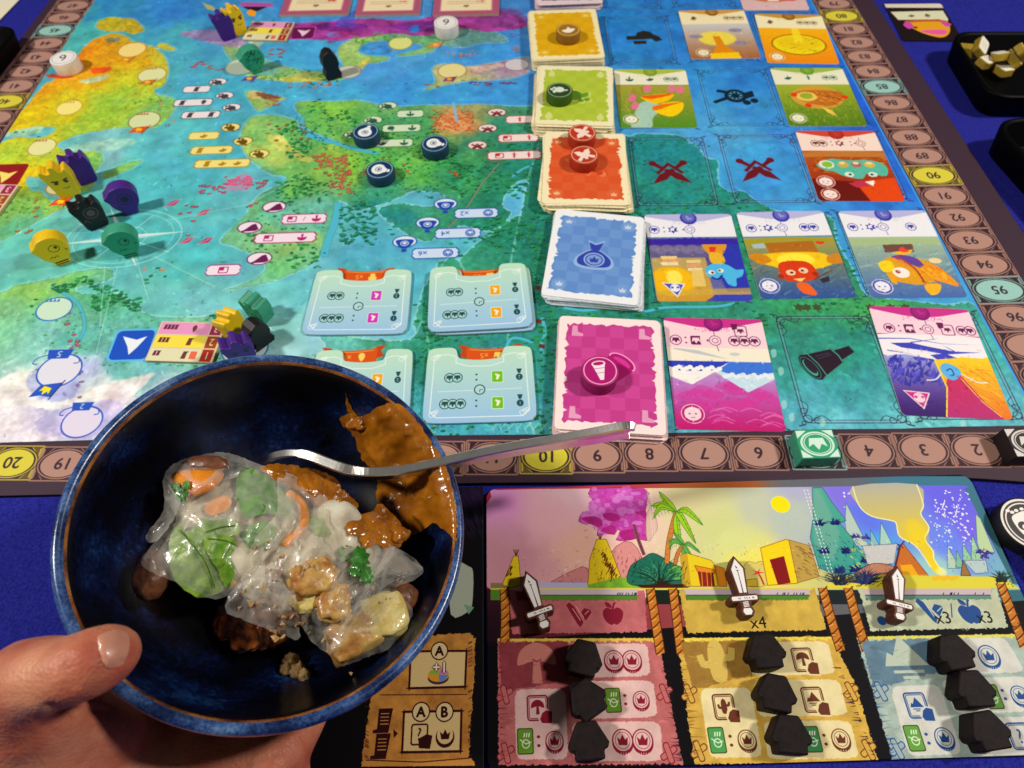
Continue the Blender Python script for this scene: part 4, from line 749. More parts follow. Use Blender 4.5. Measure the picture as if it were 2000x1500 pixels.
header(c, '#c89c48', '#8c6424', '#f4e4b8', .3); row(c, [(.2, 'hand'), (.7, 'c'), (.8, 'c'), (.9, 'c')], .18, '#6c5438', '#f4e4b8', 3.2); badge(c, .2, .88, '#a07850', '#f0e0c0')
c = F['yel2'] = card_cv('#f0a020', 10); c.poly([(0, .3), (1, .3), (1, 1), (0, 1)], '#f4b020', grad='#e88c18'); c.ell((.52, .63), 23, 16, '#a87018'); c.ell((.52, .63), 21.5, 14.5, '#ecd028'); c.ell((.52, .6), 18, 10, '#e8c024', .8); c.poly([(.48, .3), (.58, .3), (.6, .6), (.46, .6)], '#f8dc40', .8, soft=3); scrub(c, (.25, .5, .8, .78), 30, ['#8c8028', '#a89830', '#c8a020'], .12, 1.2, 0, .7)
header(c, '#c09438', '#8c6424', '#f4e8bc', .3); row(c, [(.2, 'hand'), (.64, 'c'), (.74, 'c'), (.84, 'c')], .18, '#6c5438', '#f4e8bc', 3.2); badge(c, .16, .88, '#c08828', '#f8ecc8')
c = F['rose'] = card_cv('#d8b4b4', 11); c.poly([(0, .3), (1, .3), (1, .85), (0, .85)], '#b8906c', grad='#d8b8b8'); c.ell((.5, .7), 20, 9, '#c87858', soft=2); c.ell((.28, .72), 3, 3, '#c02848'); c.ell((.78, .74), 6, 4, '#d84c58'); c.poly([(.4, .68), (.6, .68), (.58, .8), (.42, .8)], '#ecd8c0'); header(c, '#c08c9c', '#80486c', '#ecdce0', .3)
for k_, v_ in F.items(): v_.dabs(180, 1.4, .10, .45, (.02, .4, .98, .98)); v_.dabs(180, .7, .16, .5, (.02, .4, .98, .98))
FACES = [
 ('pink1', [(1294.5, 624), (1489, 625), (1536, 842), (1319, 836)], 'face-up card of pink clouds and blue sky beside the magenta deck'),
 ('pink2', [(1694, 599), (1889, 605), (1982, 822), (1763, 808)], 'face-up card with ice floes, a yellow cliff and a pink triangle badge'),
 ('blue1', [(1258, 420), (1427, 419), (1470, 587), (1285, 590)], 'face-up card with a small blue creature, books and a yellow lamp glow'),
 ('blue2', [(1438, 417), (1608, 412), (1675, 580), (1482, 585)], 'face-up card with a red-brown creature under a golden glow'),
 ('blue3', [(1634, 413), (1806, 411), (1899, 582), (1696, 582)], 'face-up card with an orange bird carrying a brown sign'),
 ('red', [(1552, 256), (1707, 257), (1767, 393), (1602, 393)], 'face-up rust-red card with a turquoise many-eyed creature'),
 ('green1', [(1200, 137), (1338, 136), (1363, 249), (1210, 249)], 'face-up green card with two yellow-orange flowers and a stream'),
 ('green2', [(1503, 133), (1641, 134), (1693, 247), (1548, 246)], 'face-up green card with a brown meal spread on grass'),
 ('yel1', [(1326, 21), (1453, 17), (1485, 114), (1349, 118)], 'face-up tan card with an orange tower in a yellow haze'),
 ('yel2', [(1472, 28), (1604, 30), (1638, 125), (1502, 122)], 'face-up orange card with a big yellow oval'),
]
base_me = None
for k, q, lab in FACES:
    cc, an = place(q, CT)
    m = printed('card_' + k, F[k], .5, .2)
    o = prism('game_card', OUT, .0002, .0002 + CT, [m, M_cedge], uvbox=UVB, loc=(cc[0], cc[1], 0), rot=(R(.25), R(.2), an))
    tag(o, lab, 'card', 'face-up cards laid on the map')
c0 = at(1517, 20, .0004)
o = prism('game_card', OUT, .0002, .0002 + CT, [printed('card_rose', F['rose'], .5, .2), M_cedge], uvbox=UVB, loc=(c0.x + .002, c0.y + CH / 2, 0), rot=(0, 0, R(-3)))
tag(o, 'face-up pale rose card cut off at the top edge of the picture', 'card', 'face-up cards laid on the map')

# decks, backs up
def back(col, cream, light, ic, icol, corner, seed, irot=0, isz=10):
    cv = card_cv(cream, seed)
    cv.poly([(.08, .07), (.92, .07), (.93, .93), (.07, .93)], col, rough=1.5)
    for k in range(9):   # torn white nicks at the edge
        v = cv.rg.uniform(.1, .9); sd = cv.rg.integers(2); u = .06 if sd else .94
        cv.poly([(u, v - .02), (u + (.05 if sd else -.05), v), (u, v + .02)], cream)
    for i in range(6):
        for j in range(8):
            if (i + j) % 2: cv.poly([(.09 + i * .137, .08 + j * .106), (.09 + (i + 1) * .137, .08 + j * .106), (.09 + (i + 1) * .137, .08 + (j + 1) * .106), (.09 + i * .137, .08 + (j + 1) * .106)], light, .22)
    for u in (.17, .83):
        for v in (.14, .86):
            if corner == 'o': cv.ell((u, v), 4.6, 4.4, light, .5, ring=.5); cv.ell((u, v), 3.6, 3.4, light, .4); cv.icon('crown', (u, v), 2.2, cream, 0, .6)
            else: cv.icon(corner, (u, v), 4.4, cream, 0, .55)
    if ic:
        cv.icon(ic, (.5, .5), isz * 1.18, light, irot); cv.icon(ic, (.5, .5), isz, icol, irot)
        if ic == 'bag': cv.ell((.5, .56), 6.6, 6.0, light); cv.ell((.5, .56), 5.6, 5.0, icol); cv.ell((.5, .56), 4.8, 4.2, light, .8); cv.icon('crown', (.5, .56), 3, icol)
    return cv
Bk = {'yellow': back('#d6a41e', '#f4e6b4', '#e8c458', None, '#000', 'o', 21), 'green': back('#a8bc48', '#f0e8bc', '#c4d070', 'cannon', '#70943c', 'drop', 22), 'orange': back('#d0603a', '#f4e6bc', '#e0845c', 'xsword', '#c05030', 'o', 23, 60, 13),
 'blue': back('#6c90c8', '#eef2f6', '#98b4e0', 'bag', '#4050a4', 'o', 24, 0, 11), 'magenta': back('#bc4c8e', '#fae2e0', '#e47cb8', None, '#000', 'boots', 25), 'grey': back('#806478', '#dccad0', '#a08c98', None, '#000', 'o', 26)}
_m = Bk['magenta']
_m.push((.52, .50), 1, -38); _m.ell((0, 9), 8.6, 4.6, '#f4b0d4'); _m.ell((0, 9), 7.8, 3.9, '#a82474'); _m.ell((0, 8.6), 5.6, 2.4, '#cc4896'); _m.poly([(-8.4, 8), (8.4, 8), (5, -8), (-5, -8)], '#a82474'); _m.pop()
def deck(key, q, n, edge, lab, jit=(.6, 1.0), slip=(0, 0), seed=0):
    rg = random.Random(seed); zt = n * CT * 1.12
    cc, an = place(q, zt)
    t = empty('card_deck', (cc[0], cc[1], .0001), an); tag(t, lab, 'card deck', 'face-down decks on the map')
    top = printed('deck_' + key, Bk[key], .5, .2)
    me = None
    for k in range(n):
        z = k * CT * 1.12
        if k == n - 1: o = prism('top_card', OUT, z, z + CT, [top, edge], t, UVB)
        else:
            if me is None: o = prism('card', OUT, 0, CT, [edge], t); me = o.data
            else: o = bpy.data.objects.new('card', me); link(o, t)
            f = 1 - k / n
            o.location = (rg.gauss(0, jit[0]) / 1000 + slip[0] * f / 1000, rg.gauss(0, jit[0]) / 1000 + slip[1] * f / 1000, z); o.rotation_euler = (0, 0, R(rg.gauss(0, jit[1]) + (slip[2] * f if len(slip) > 2 else 0)))
    return cc, an, zt
D1 = deck('yellow', [(1034, 22), (1160, 18), (1181, 112), (1044, 116)], 24, M_cedge_y, 'tall face-down deck with mustard yellow backs and cream border', (.5, .8), (-.5, -1.0), 1)
D2 = deck('green', [(1056, 130), (1193, 137), (1199, 242), (1047, 238)], 20, M_cedge_y, 'face-down deck with lime green backs under a dark green disc', (.7, 1.4), (-1.5, -3.2, 3), 2)
D3 = deck('orange', [(1066, 261), (1216, 266), (1226, 398), (1063, 393)], 20, M_cedge_y, 'face-down deck with orange-red backs under two red discs', (.7, 1.4), (1.6, -1, 3), 3)
D4 = deck('blue', [(1090, 411), (1257, 424), (1240, 595), (1058, 575)], 17, M_cedge_b, 'face-down deck with sky blue backs and a purple money bag', (.6, 1.0), (2.0, -.6, 3), 4)
D5 = deck('magenta', [(1093, 620), (1288, 628), (1299, 850), (1086, 833)], 20, M_cedge_p, 'face-down deck with magenta backs under the spoon tip', (.5, .8), (.6, -1.0, 1), 5)
zz = 16 * CT * 1.12; c0 = at(1112, 6, zz); p0 = np.array([c0.x - CW / 2, c0.y])
def pxof(P):
    q = np.asarray(P) - np.array([0, 0, CAMH]); d = q @ FW
    return (1000 + FOC * (q @ CR) / d, 750 - FOC * (q @ CU) / d)
deck('grey', [pxof((c0.x - CW / 2, c0.y + CH, zz)), pxof((c0.x + CW / 2, c0.y + CH, zz)), pxof((c0.x + CW / 2, c0.y, zz)), pxof((c0.x - CW / 2, c0.y, zz))], 16, M_cedge_p, 'face-down deck with grey-mauve backs at the top edge of the picture', (.5, .8), (0, 0), 6)

# ================================================================== round wooden discs
def disc_cv(bg, ring, ink, ic, rot=0, seed=1, sz=5.6, txt=None):
    cv = Cv(-11, -11, 11, 11, .1, bg, None, seed)
    cv.ell((0, 0), 9.0, 9.0, ring, ring=.55)
    if txt: cv.text(txt, (0, 0), 9, ink, rot)
    elif ic == 'swords': cv.icon('sword', (0, 0), 7.6, ink, rot + 50); cv.icon('sword', (0, 0), 7.6, ink, rot - 50)
    elif ic == 'cone':
        cv.push((0, 0), 1, rot); cv.poly([(-3.6, 4.6), (3.6, 4.6), (2.2, -1), (1, -6), (-1, -6), (-2.2, -1)], ink); cv.ell((0, 4.6), 3.8, 1.9, ink); cv.ell((0, 4.7), 3.0, 1.2, bg); cv.line([(-2.9, 1.6), (2.9, 1.6)], .3, bg); cv.line([(-2.1, -1.4), (2.1, -1.4)], .3, bg); cv.pop()
    elif ic == 'balloon': cv.push((0, 0), 1, rot); cv.ell((0, 1.2), 5.2, 4.8, ink); cv.poly([(-3, -2.6), (3, -2.6), (1.4, -5), (-1.4, -5)], ink); cv.ell((0, -6.2), 1.5, 1.1, ink); cv.ell((0, 1), 2.6, 2.4, bg, ring=.5); cv.icon('crown', (0, 1), 1.4, bg); cv.pop()
    elif ic: cv.icon(ic, (0, 0), sz, ink, rot)
    return cv
def disc(name, u, v, base, h, cv, side, lab, grp, rz=0, dia=.0200):
    p = at(u, v, base + h)
    m = printed('disc_print', cv, .5, .3)
    o = prism(name, circ(0, 0, dia / 2, dia / 2, 56), 0, h, [m, side], uvbox=(-.011, -.011, .011, .011), loc=(p.x, p.y, base + .0001), rot=(0, 0, rz), bev=.0005, smooth_side=True)
    tag(o, lab, 'wooden disc', grp)
    return o
M_navy = pmat('navy_wood', '#1c3c5c', .55, .3, .15, 300, .2); M_white = pmat('white_wood', '#e4dcd6', .6, .3, .06, 300, .2)
M_brown = pmat('brown_wood', '#8a6420', .6, .3); M_green = pmat('green_wood', '#3c5c18', .6, .3); M_red = pmat('red_wood', '#a8341c', .6, .3); M_mag = pmat('magenta_wood', '#8c1c60', .55, .3)
G_ = 'round wooden markers on the map'
disc('wooden_disc', 714, 257, 0, .008, disc_cv('#1d4060', '#9cc0d8', '#ecf0f4', 'balloon', 160, 1), M_navy, 'navy blue disc nearest the green labels', G_)
disc('wooden_disc', 849, 280, 0, .008, disc_cv('#1d4060', '#9cc0d8', '#ecf0f4', 'balloon', 75, 2), M_navy, 'navy blue disc nearest the red sword labels', G_)
disc('wooden_disc', 742, 331, 0, .008, disc_cv('#1d4060', '#9cc0d8', '#ecf0f4', 'balloon', 75, 3), M_navy, 'navy blue disc lowest of the three, above the lake', G_)
disc('wooden_disc', 123, 113, 0, .0105, disc_cv('#ece8e4', '#a8a4a4', '#2c2824', None, 200, 4, txt='6'), M_white, 'white disc on the orange land beside the score track', G_, dia=.0212)
disc('wooden_disc', 871, 43, 0, .0105, disc_cv('#ece8e4', '#b0acac', '#3c3834', None, 180, 5, txt='6'), M_white, 'white disc near the purple swamp at the top', G_, dia=.0208)
disc('wooden_disc', 1110, 58, D1[2], .008, disc_cv('#9c7428', '#e0c880', '#f4ecd8', 'leaf', 180, 6), M_brown, 'brown disc standing on the mustard yellow deck', G_)
disc('wooden_disc', 1093, 176, D2[2], .008, disc_cv('#38502c', '#a8bc98', '#d4e0d0', 'cannon', 200, 7), M_green, 'dark green disc standing on the lime green deck', G_)
disc('wooden_disc', 1137, 259, D3[2], .008, disc_cv('#b04428', '#f0b8a0', '#f4d8cc', 'swords', 100, 8), M_red, 'red disc at the top edge of the orange-red deck', G_)
disc('wooden_disc', 1141, 302, D3[2], .008, disc_cv('#b04428', '#f0b8a0', '#f4d8cc', 'swords', 20, 9), M_red, 'red disc in the middle of the orange-red deck', G_)
disc('wooden_disc', 1172, 724, D5[2], .0095, disc_cv('#a82474', '#f4b4d4', '#f8e4ee', 'cone', 6, 10), M_mag, 'magenta disc with a white telescope lying on the magenta deck', G_)
# the telescope drawn on the magenta deck back under the disc stays print; its rim shows beside the disc

# ================================================================== milestone tablets
def tab_cv(sq, seed, dim=(60, 46)):
    w, h = dim
    cv = Cv(-w / 2, -h / 2, w / 2, h / 2, .15, '#b4d8c8', lambda P: np.stack([(P[:, 0] - .5) * w, (.5 - P[:, 1]) * h], 1), seed)
    cv.poly([(0, 0), (1, 0), (1, 1), (0, 1)], '#bce0c4', grad='#9cc0e4')
    cv.line([(.08, .12), (.2, .1), (.28, .13), (.28, .22), (.4, .27), (.6, .27), (.72, .22), (.72, .13), (.8, .1), (.92, .12), (.94, .86), (.88, .93), (.12, .93), (.06, .86)], .5, '#e4f4f0', closed=True)
    for u in (.1, .9):
        for v in (.13, .87):
            for k in range(3): cv.ell((u + .02 * (k - 1), v + .02 * (1 - k)), 1.8 - .4 * k, 1.6 - .3 * k, '#f0faf6', .9, ring=.35)
    ink = '#30565c'
    for v, n in ((.42, 2), (.76, 3)):
        for k in range(n): u = .24 + .07 * (k - (n - 1) / 2) + .02; cv.ell((u, v), 3.0, 3.0, ink); cv.ell((u, v), 2.5, 2.5, '#a8d0cc'); cv.icon('crown', (u, v), 1.9, ink, 180)
        cv.dots([(.47, v - .035), (.47, v + .035)], .6, ink, jit=0, asp=1)
        cv.poly(rrect(6.4, 7.2, .6) / [w, h] + [.66, v], '#e4f4e8'); cv.poly(rrect(5.8, 6.6, .5) / [w, h] + [.66, v], sq); cv.icon('boots', (.66, v), 1.9, '#f4ecd8', 160)
        cv.ell((.86, v + .01), 1.9, 2.0, ink); cv.poly([(.835, v - .1), (.885, v - .1), (.87, v - .04), (.85, v - .04)], ink); cv.text('2' if n == 2 else '1', (.86, v + .01), 1.8, '#b4d8d4', 180)
    cv.line([(.12, .60), (.88, .58)], .35, '#d8f0ec'); cv.ell((.5, .585), 3.1, 3.1, ink); cv.ell((.5, .585), 2.5, 2.5, '#b0d4d4'); cv.line([(.5, .585), (.5, .62)], .35, ink); cv.line([(.5, .585), (.53, .585)], .35, ink)
    return cv
TO = catmull(np.array([(-.5, .40), (-.47, .48), (-.40, .5), (-.27, .5), (-.225, .46), (-.21, .38), (-.17, .34), (0, .32), (.17, .34), (.21, .38), (.225, .46), (.27, .5), (.40, .5), (.47, .48), (.5, .40), (.51, 0), (.515, -.38), (.49, -.46), (.42, -.5), (0, -.505), (-.42, -.5), (-.49, -.46), (-.515, -.38), (-.51, 0)]), 4)
M_tabedge = pmat('tablet_edge', '#a4bcc4', .6, .3)
def tablet(q, sq, lab, seed, z=0.0, key=None):
    g = unp(q, .002); cc = g.mean(0); w = (np.linalg.norm(g[1] - g[0]) + np.linalg.norm(g[2] - g[3])) / 2 * .97; h = (np.linalg.norm(g[3] - g[0]) + np.linalg.norm(g[2] - g[1])) / 2
    a = (g[1] - g[0]) + (g[2] - g[3]); an = math.atan2(a[1], a[0])
    m = printed('tablet_print', tab_cv(sq, seed), .5, .2)
    o = prism('milestone_tablet', TO * [w, h], 0, .0019, [m, M_tabedge], uvbox=(-.515 * w, -.505 * h, .515 * w, .505 * h), loc=(cc[0], cc[1], z + .0001), rot=(0, 0, an), bev=.0003)
    return tag(o, lab, 'tablet', 'pale blue tablets on the map')
tablet([(612, 527), (802, 527), (800, 650), (592, 654)], '#c84cb4', 'pale blue tablet with two magenta squares', 31)
tablet([(842, 527), (1034, 520), (1050, 643), (848, 655)], '#e8a428', 'lower tablet of a pair, mostly hidden under the one with yellow squares', 32)
tablet([(836, 526), (1028, 518), (1042, 640), (838, 654)], '#e8a428', 'pale blue tablet with two yellow squares, lying on another', 33, .0021)
tablet([(612, 684), (802, 682), (806, 826), (592, 832)], '#e8a428', 'pale tablet half hidden behind the bowl rim', 34)
tablet([(832, 678), (1040, 677), (1050, 818), (826, 830)], '#74b82c', 'pale blue tablet with two green squares', 35)
# ------------------------------------------------------------------ small level tiles and the mauve tiles at the top
def level_cv(seed):
    cv = Cv(-20, -12, 20, 12, .12, '#d8c8a0', lambda P: np.stack([(P[:, 0] - .5) * 40, (.5 - P[:, 1]) * 24], 1), seed)
    for k, (c1, c2, n) in enumerate((('#e49cc4', '#983068', '3'), ('#f0d85c', '#98502c', '2'), ('#dcd8b4', '#a03830', '1'))):
        v = k / 3; cv.poly([(.02, v + .02), (.78, v + .02), (.78, v + .32), (.02, v + .32)], c1); cv.poly([(.80, v + .02), (.97, v + .02), (.97, v + .32), (.80, v + .32)], c2); cv.text(n, (.885, v + .17), 4.2, '#f0d8a0', 180)
        for j in range(4 - k): cv.icon('note', (.10 + .055 * j, v + .14), 1.5, '#70384c', 180)
        cv.icon(('drop', 'note', 'note')[k], (.55, v + .17), 2.2, '#70483c', 180)
        if k == 2: cv.poly(rrect(4, 4.6, .5) / [40, 24] + [.68, v + .17], '#e07458')
    return cv
M_tile = pmat('tile_board', '#b8a888', .8, .2)
def level_tile(q, lab, seed):
    g = unp(q, .0015); cc = g.mean(0); w = (np.linalg.norm(g[1] - g[0]) + np.linalg.norm(g[2] - g[3])) / 2; h = (np.linalg.norm(g[3] - g[0]) + np.linalg.norm(g[2] - g[1])) / 2
    a = (g[1] - g[0]) + (g[2] - g[3])
    o = prism('level_tile', rrect(w, h, .0008), 0, .0018, [printed('level_print', level_cv(seed), .55, .2), M_tile], uvbox=(-w / 2, -h / 2, w / 2, h / 2), loc=(cc[0], cc[1], .0001), rot=(0, 0, math.atan2(a[1], a[0])))
    return tag(o, lab, 'tile', 'striped level tiles')
level_tile([(316, 628), (441, 632), (416, 709), (284, 705)], 'striped tile numbered 3 2 1 beside the blue arrow square', 41)
level_tile([(492, 42), (572, 45), (562, 80), (474, 78)], 'striped tile beside the purple arrow square at the top', 42)
level_tile([(-88, 358), (32, 362), (2, 420), (-128, 416)], 'striped tile cut off at the left edge', 43)
def scroll_cv(seed):
    cv = Cv(-25, -25, 25, 25, .2, '#a8647c', None, seed); cv.poly([(-20, -20), (20, -20), (20, 20), (-20, 20)], '#d08c98'); cv.poly([(-19, -19), (19, -19), (19, 19), (-19, 19)], '#f0dcb4')
    for y in (-6, -9, 2, 8, 12): cv.line([(-15, y), (15, y)], .8, '#a88874', .7)
    cv.icon('crown', (0, -13), 2.4, '#8c7464', 180); cv.dots([(12, -6), (9, -6), (13, 8)], 1.6, '#c8584c')
    return cv
for k, (a, b) in enumerate(((546, 680), (694, 820), (846, 976))):
    pl, pr = at(a, 31, .0015), at(b, 30, .0015); w = pr.x - pl.x
    o = prism('scroll_tile', rrect(w, w, .0012), 0, .0018, [printed('scroll_print', scroll_cv(50 + k), .55, .2), M_tile], uvbox=(-w / 2, -w / 2, w / 2, w / 2), loc=((pl.x + pr.x) / 2, pl.y + w / 2, .0001), rot=(0, 0, R(-1)))
    tag(o, ('leftmost', 'middle', 'rightmost')[k] + ' of three mauve-framed cream tiles at the top edge', 'tile', 'mauve-framed tiles')

# ================================================================== wooden figures standing on the map
HEAD = catmull([(-4.6, 0), (4.6, 0), (4.8, 2.6), (6.6, 5.2), (9.6, 9.5), (10.8, 14.5), (9.6, 20), (5.5, 24), (0, 25.2), (-5.5, 24), (-9.4, 20.4), (-12.6, 18.2), (-10.8, 14.5), (-9.6, 9.5), (-6.6, 5.2), (-4.8, 2.6)], 3)
HORN = catmull([(-6.5, 0), (6.5, 0), (8.6, 8), (9.8, 15), (9.2, 21), (7.6, 25), (4.6, 23.2), (2.6, 24.4), (1.6, 28), (-2.4, 28.4), (-3.2, 24.4), (-6, 24), (-9.4, 26.8), (-11, 23), (-9.4, 15), (-8.4, 8)], 3)
ROBE = np.array([(-7, 0), (7, 0), (8, 4), (6, 9), (7.5, 13), (7, 19), (4, 24), (0, 26), (-4, 24), (-7, 19), (-7.5, 13), (-6, 9), (-8, 4)], float)
def fig_cv(bg, ink, kind, seed):
    cv = Cv(-14, -2, 14, 30, .15, bg, None, seed)
    if kind == 'eye': cv.ell((1.5, 15.5), 3.6, 3.2, ink, ring=.45); cv.ell((2.8, 16), 1.1, 1.2, ink); cv.line([(-5, 8), (-3.4, 9.2), (-2, 8), (-.4, 9.2), (1, 8)], .45, ink); cv.line([(-4.4, 3.4), (4.6, 3.4)], 1.1, ink); cv.line([(-4.4, 1.6), (4.6, 1.6)], .8, ink); cv.line([(7, 13), (8.6, 12), (7.4, 11)], .4, ink)
    if kind == 'ring': cv.ell((1, 14.5), 5.2, 5, ink, ring=.7); cv.ell((1, 14.5), 3, 2.8, ink); cv.line([(-7, 8), (-5, 10), (-3, 7)], .6, ink)
    if kind == 'frown': cv.line([(-6, 17), (-1, 16)], 1.2, ink); cv.line([(2, 16), (6, 17.4)], 1.2, ink); cv.ell((-3.4, 14.6), 1.6, 1.2, ink); cv.ell((4, 14.8), 1.5, 1.2, ink); cv.line([(-1, 10), (1.5, 9), (4, 10)], .5, ink)
    if kind == 'fur':
        for k in range(60): x, y = cv.rg.uniform(-8, 8), cv.rg.uniform(4, 24); cv.line([(x, y), (x + cv.rg.uniform(-1, 1), y - 2)], .6, ink, .8)
    return cv
FC = {'yellow': ('#e8c018', '#3c3408'), 'purple': ('#4a2484', '#221048'), 'black': ('#1a1618', '#5c5458'), 'teal': ('#3a9c7c', '#0c3c34')}
FM = {k: pmat(k + '_wood', v[0], .45, .4, .08, 300, .15) for k, v in FC.items()}
def figure(col, kind, outline, u, v, yaw, lab, sc=1.0, seed=60, lean=0.0, thick=9.5, flat=None):
    p = at(u, v, 0)
    m = printed('figure_print', fig_cv(FC[col][0], FC[col][1], kind, seed), .45, .4)
    o = prism('wooden_figure', np.asarray(outline) * sc * .88 / 1000, -thick / 2000, thick / 2000, [m, FM[col]], uvbox=(-.01232, -.00176, .01232, .0264), bev=.0006)
    o.rotation_mode = 'XYZ'; o.location = (p.x, p.y, .0002); o.rotation_euler = (R(90 + lean), 0, R(yaw))
    if flat is not None: o.rotation_euler = (0, 0, R(yaw)); o.location.z = thick / 2000 + .0002
    return tag(o, lab, 'wooden figure', 'wooden figures on the map')
figure('yellow', 'eye', HEAD, 124, 508, 28, 'yellow round-headed figure with one eye, nearest the left snow land', seed=61)
figure('teal', 'eye', HEAD, 258, 494, 20, 'teal round-headed figure on the white compass rose', seed=62)
figure('black', 'ring', HORN * [1.0, .9], 192, 438, 32, 'black figure with a ring eye between the teal and purple figures', seed=63)
figure('purple', 'ring', HEAD, 258, 411, 24, 'purple round-headed figure beside the black ring-eyed one', seed=64)
figure('yellow', 'frown', HORN, 140, 378, 22, 'yellow crown-topped frowning figure on the left land', 1.0, 65)
figure('purple', '', HORN, 172, 352, 30, 'purple crown-topped figure behind the frowning yellow one', .95, 66)
figure('purple', '', HORN * [.9, .9], 446, 74, 30, 'purple figure beside the yellow one at the top of the map', 1.0, 67)
figure('yellow', 'frown', HORN * [.8, .95], 468, 64, 40, 'yellow figure leaning on the purple one at the top of the map', 1.0, 68)
figure('teal', 'fur', HEAD * [1, .9], 500, 138, 30, 'teal figure at the top beside the pale river mouth', 1.0, 69, thick=10.5)
figure('black', '', ROBE, 651, 150, 26, 'black robed figure standing on the far yellow isthmus', 1.0, 70)
figure('yellow', '', HORN * [.8, .8], 462, 652, 70, 'yellow figure seen edge-on right behind the bowl', 1.0, 71, thick=9)
figure('teal', 'fur', HORN * [.95, .9], 514, 622, -28, 'teal wavy-topped figure behind the bowl', .85, 72, thick=10)
figure('black', '', ROBE * [1, .82], 512, 668, 48, 'black figure between the purple and teal ones behind the bowl', 1.0, 73)
figure('purple', 'frown', HORN, 482, 704, 24, 'purple crown-topped figure touching the far bowl rim', .9, 74)

# ================================================================== the player's own board (near right)
ZB = .0002
PB = lambda P: unp(P, ZB) * 1000.0
xl, xr_ = at(950, 1100, ZB).x, at(1906, 968, ZB).x + .0012
yt, yb = at(1400, 941, ZB).y, at(1400, 1494, ZB).y
pc = Cv(xl * 1000, yb * 1000, xr_ * 1000, yt * 1000, .15, '#0c0a10', PB, 81)
def quad(P, col, alpha=1.0, **k): pc.poly(P, col, alpha, **k)
# frame strip and sky
FR = [(940, 940, '#b83c5c'), (1150, 940, '#b84858'), (1400, 940, '#a8663c'), (1600, 940, '#6c7078'), (1800, 940, '#4c7c90'), (1990, 1150, '#44707c'), (940, 1150, '#a03c54'), (940, 1240, '#3c1828'), (2050, 1260, '#3c6070')]
SK = [(980, 980, '#d8a4cc'), (1080, 1000, '#dcb4bc'), (1100, 970, '#e4c4cc'), (1000, 1090, '#b8949c'), (1130, 1070, '#d8b4a8'), (1250, 1000, '#e0c8bc'), (1330, 980, '#d0c8a8'), (1400, 1030, '#c4c89c'), (1480, 980, '#bcc0b0'), (1440, 1060, '#ccd0a0'), (1550, 1000, '#b4bcb4'), (1560, 960, '#b0b0c4'), (1480, 1100, '#dcd488'), (1640, 960, '#8c84cc'), (1700, 1000, '#7884d0'), (1720, 1060, '#6ca4d8'), (1850, 980, '#7c78cc'), (1900, 1040, '#847cd0'), (1850, 1060, '#8090d8'), (1830, 1110, '#a4c0c0'), (1950, 1110, '#88a8b8'), (1880, 960, '#7c78c8')]
def idwp(cv, pts, fn, q=8, power=3.0):
    P = fn([(p[0], p[1]) for p in pts]); C = np.array([hexc(p[2]) for p in pts])
    gh, gw = cv.h // q + 1, cv.w // q + 1
    X, Y = np.meshgrid(cv.x0 + np.linspace(0, cv.w, gw) * cv.res, cv.y1 - np.linspace(0, cv.h, gh) * cv.res)
    X = X + (fbm(gh, gw, 14, 3, 5) - .5) * 14; Y = Y + (fbm(gh, gw, 14, 3, 6) - .5) * 14
    num = np.zeros((gh, gw, 3)); den = np.zeros((gh, gw, 1))
    for p, c in zip(P, C):
        w = (1 / (((X - p[0]) ** 2 + (Y - p[1]) ** 2) + 4) ** (power / 2))[..., None]; num += w * c; den += w
    return upsample((num / den).astype(np.float32), cv.h, cv.w)
frame = idwp(pc, FR, PB); sky = idwp(pc, SK, PB); _m = sky.mean(-1, keepdims=True); sky = np.clip(_m * 1.03 + (sky - _m) * 1.45, 0, 1)
pc.blend(pc.cover([orient(PB([(930, 930), (2100, 930), (2100, 1165), (930, 1255)]))]), frame)
pc.blend(pc.cover([orient(PB([(930, 1150), (990, 1150), (990, 1260), (930, 1260)]))]), '#241420', .75)
pc.blend(pc.cover([orient(catmull(PB([(960, 970), (972, 957), (1200, 954), (1500, 952), (1862, 948), (1880, 956), (1892, 970), (1950, 1085), (1978, 1140), (1982, 1152), (960, 1152)]), 3))]), sky)
ink = '#3c2c34'
def shape(P, col, lw=.3, sm=0, lc=ink, **k):
    pc.poly(P, col, smooth=sm, **k); pc.line(P, lw, lc, .85, closed=True, smooth=sm)
# far things
shape([(1075, 1137), (1110, 1118), (1138, 1106), (1150, 1112), (1158, 1137)], '#c88888', lc='#8c4c54'); shape([(1190, 1085), (1220, 1057), (1246, 1072), (1262, 1132), (1195, 1132)], '#d49490', lc='#8c4c54', sm=2)
for k in range(26): u = pc.rg.uniform(1200, 1255); v = pc.rg.uniform(1085, 1125); pc.line([(u, v), (u - 1, v + 6)], .3, '#8c3c48', .8)
quad([(1000, 1137), (1160, 1137), (1155, 1150), (1000, 1150)], '#b4b0d4'); quad([(958, 1138), (1000, 1139), (998, 1152), (958, 1152)], '#8c7c60')
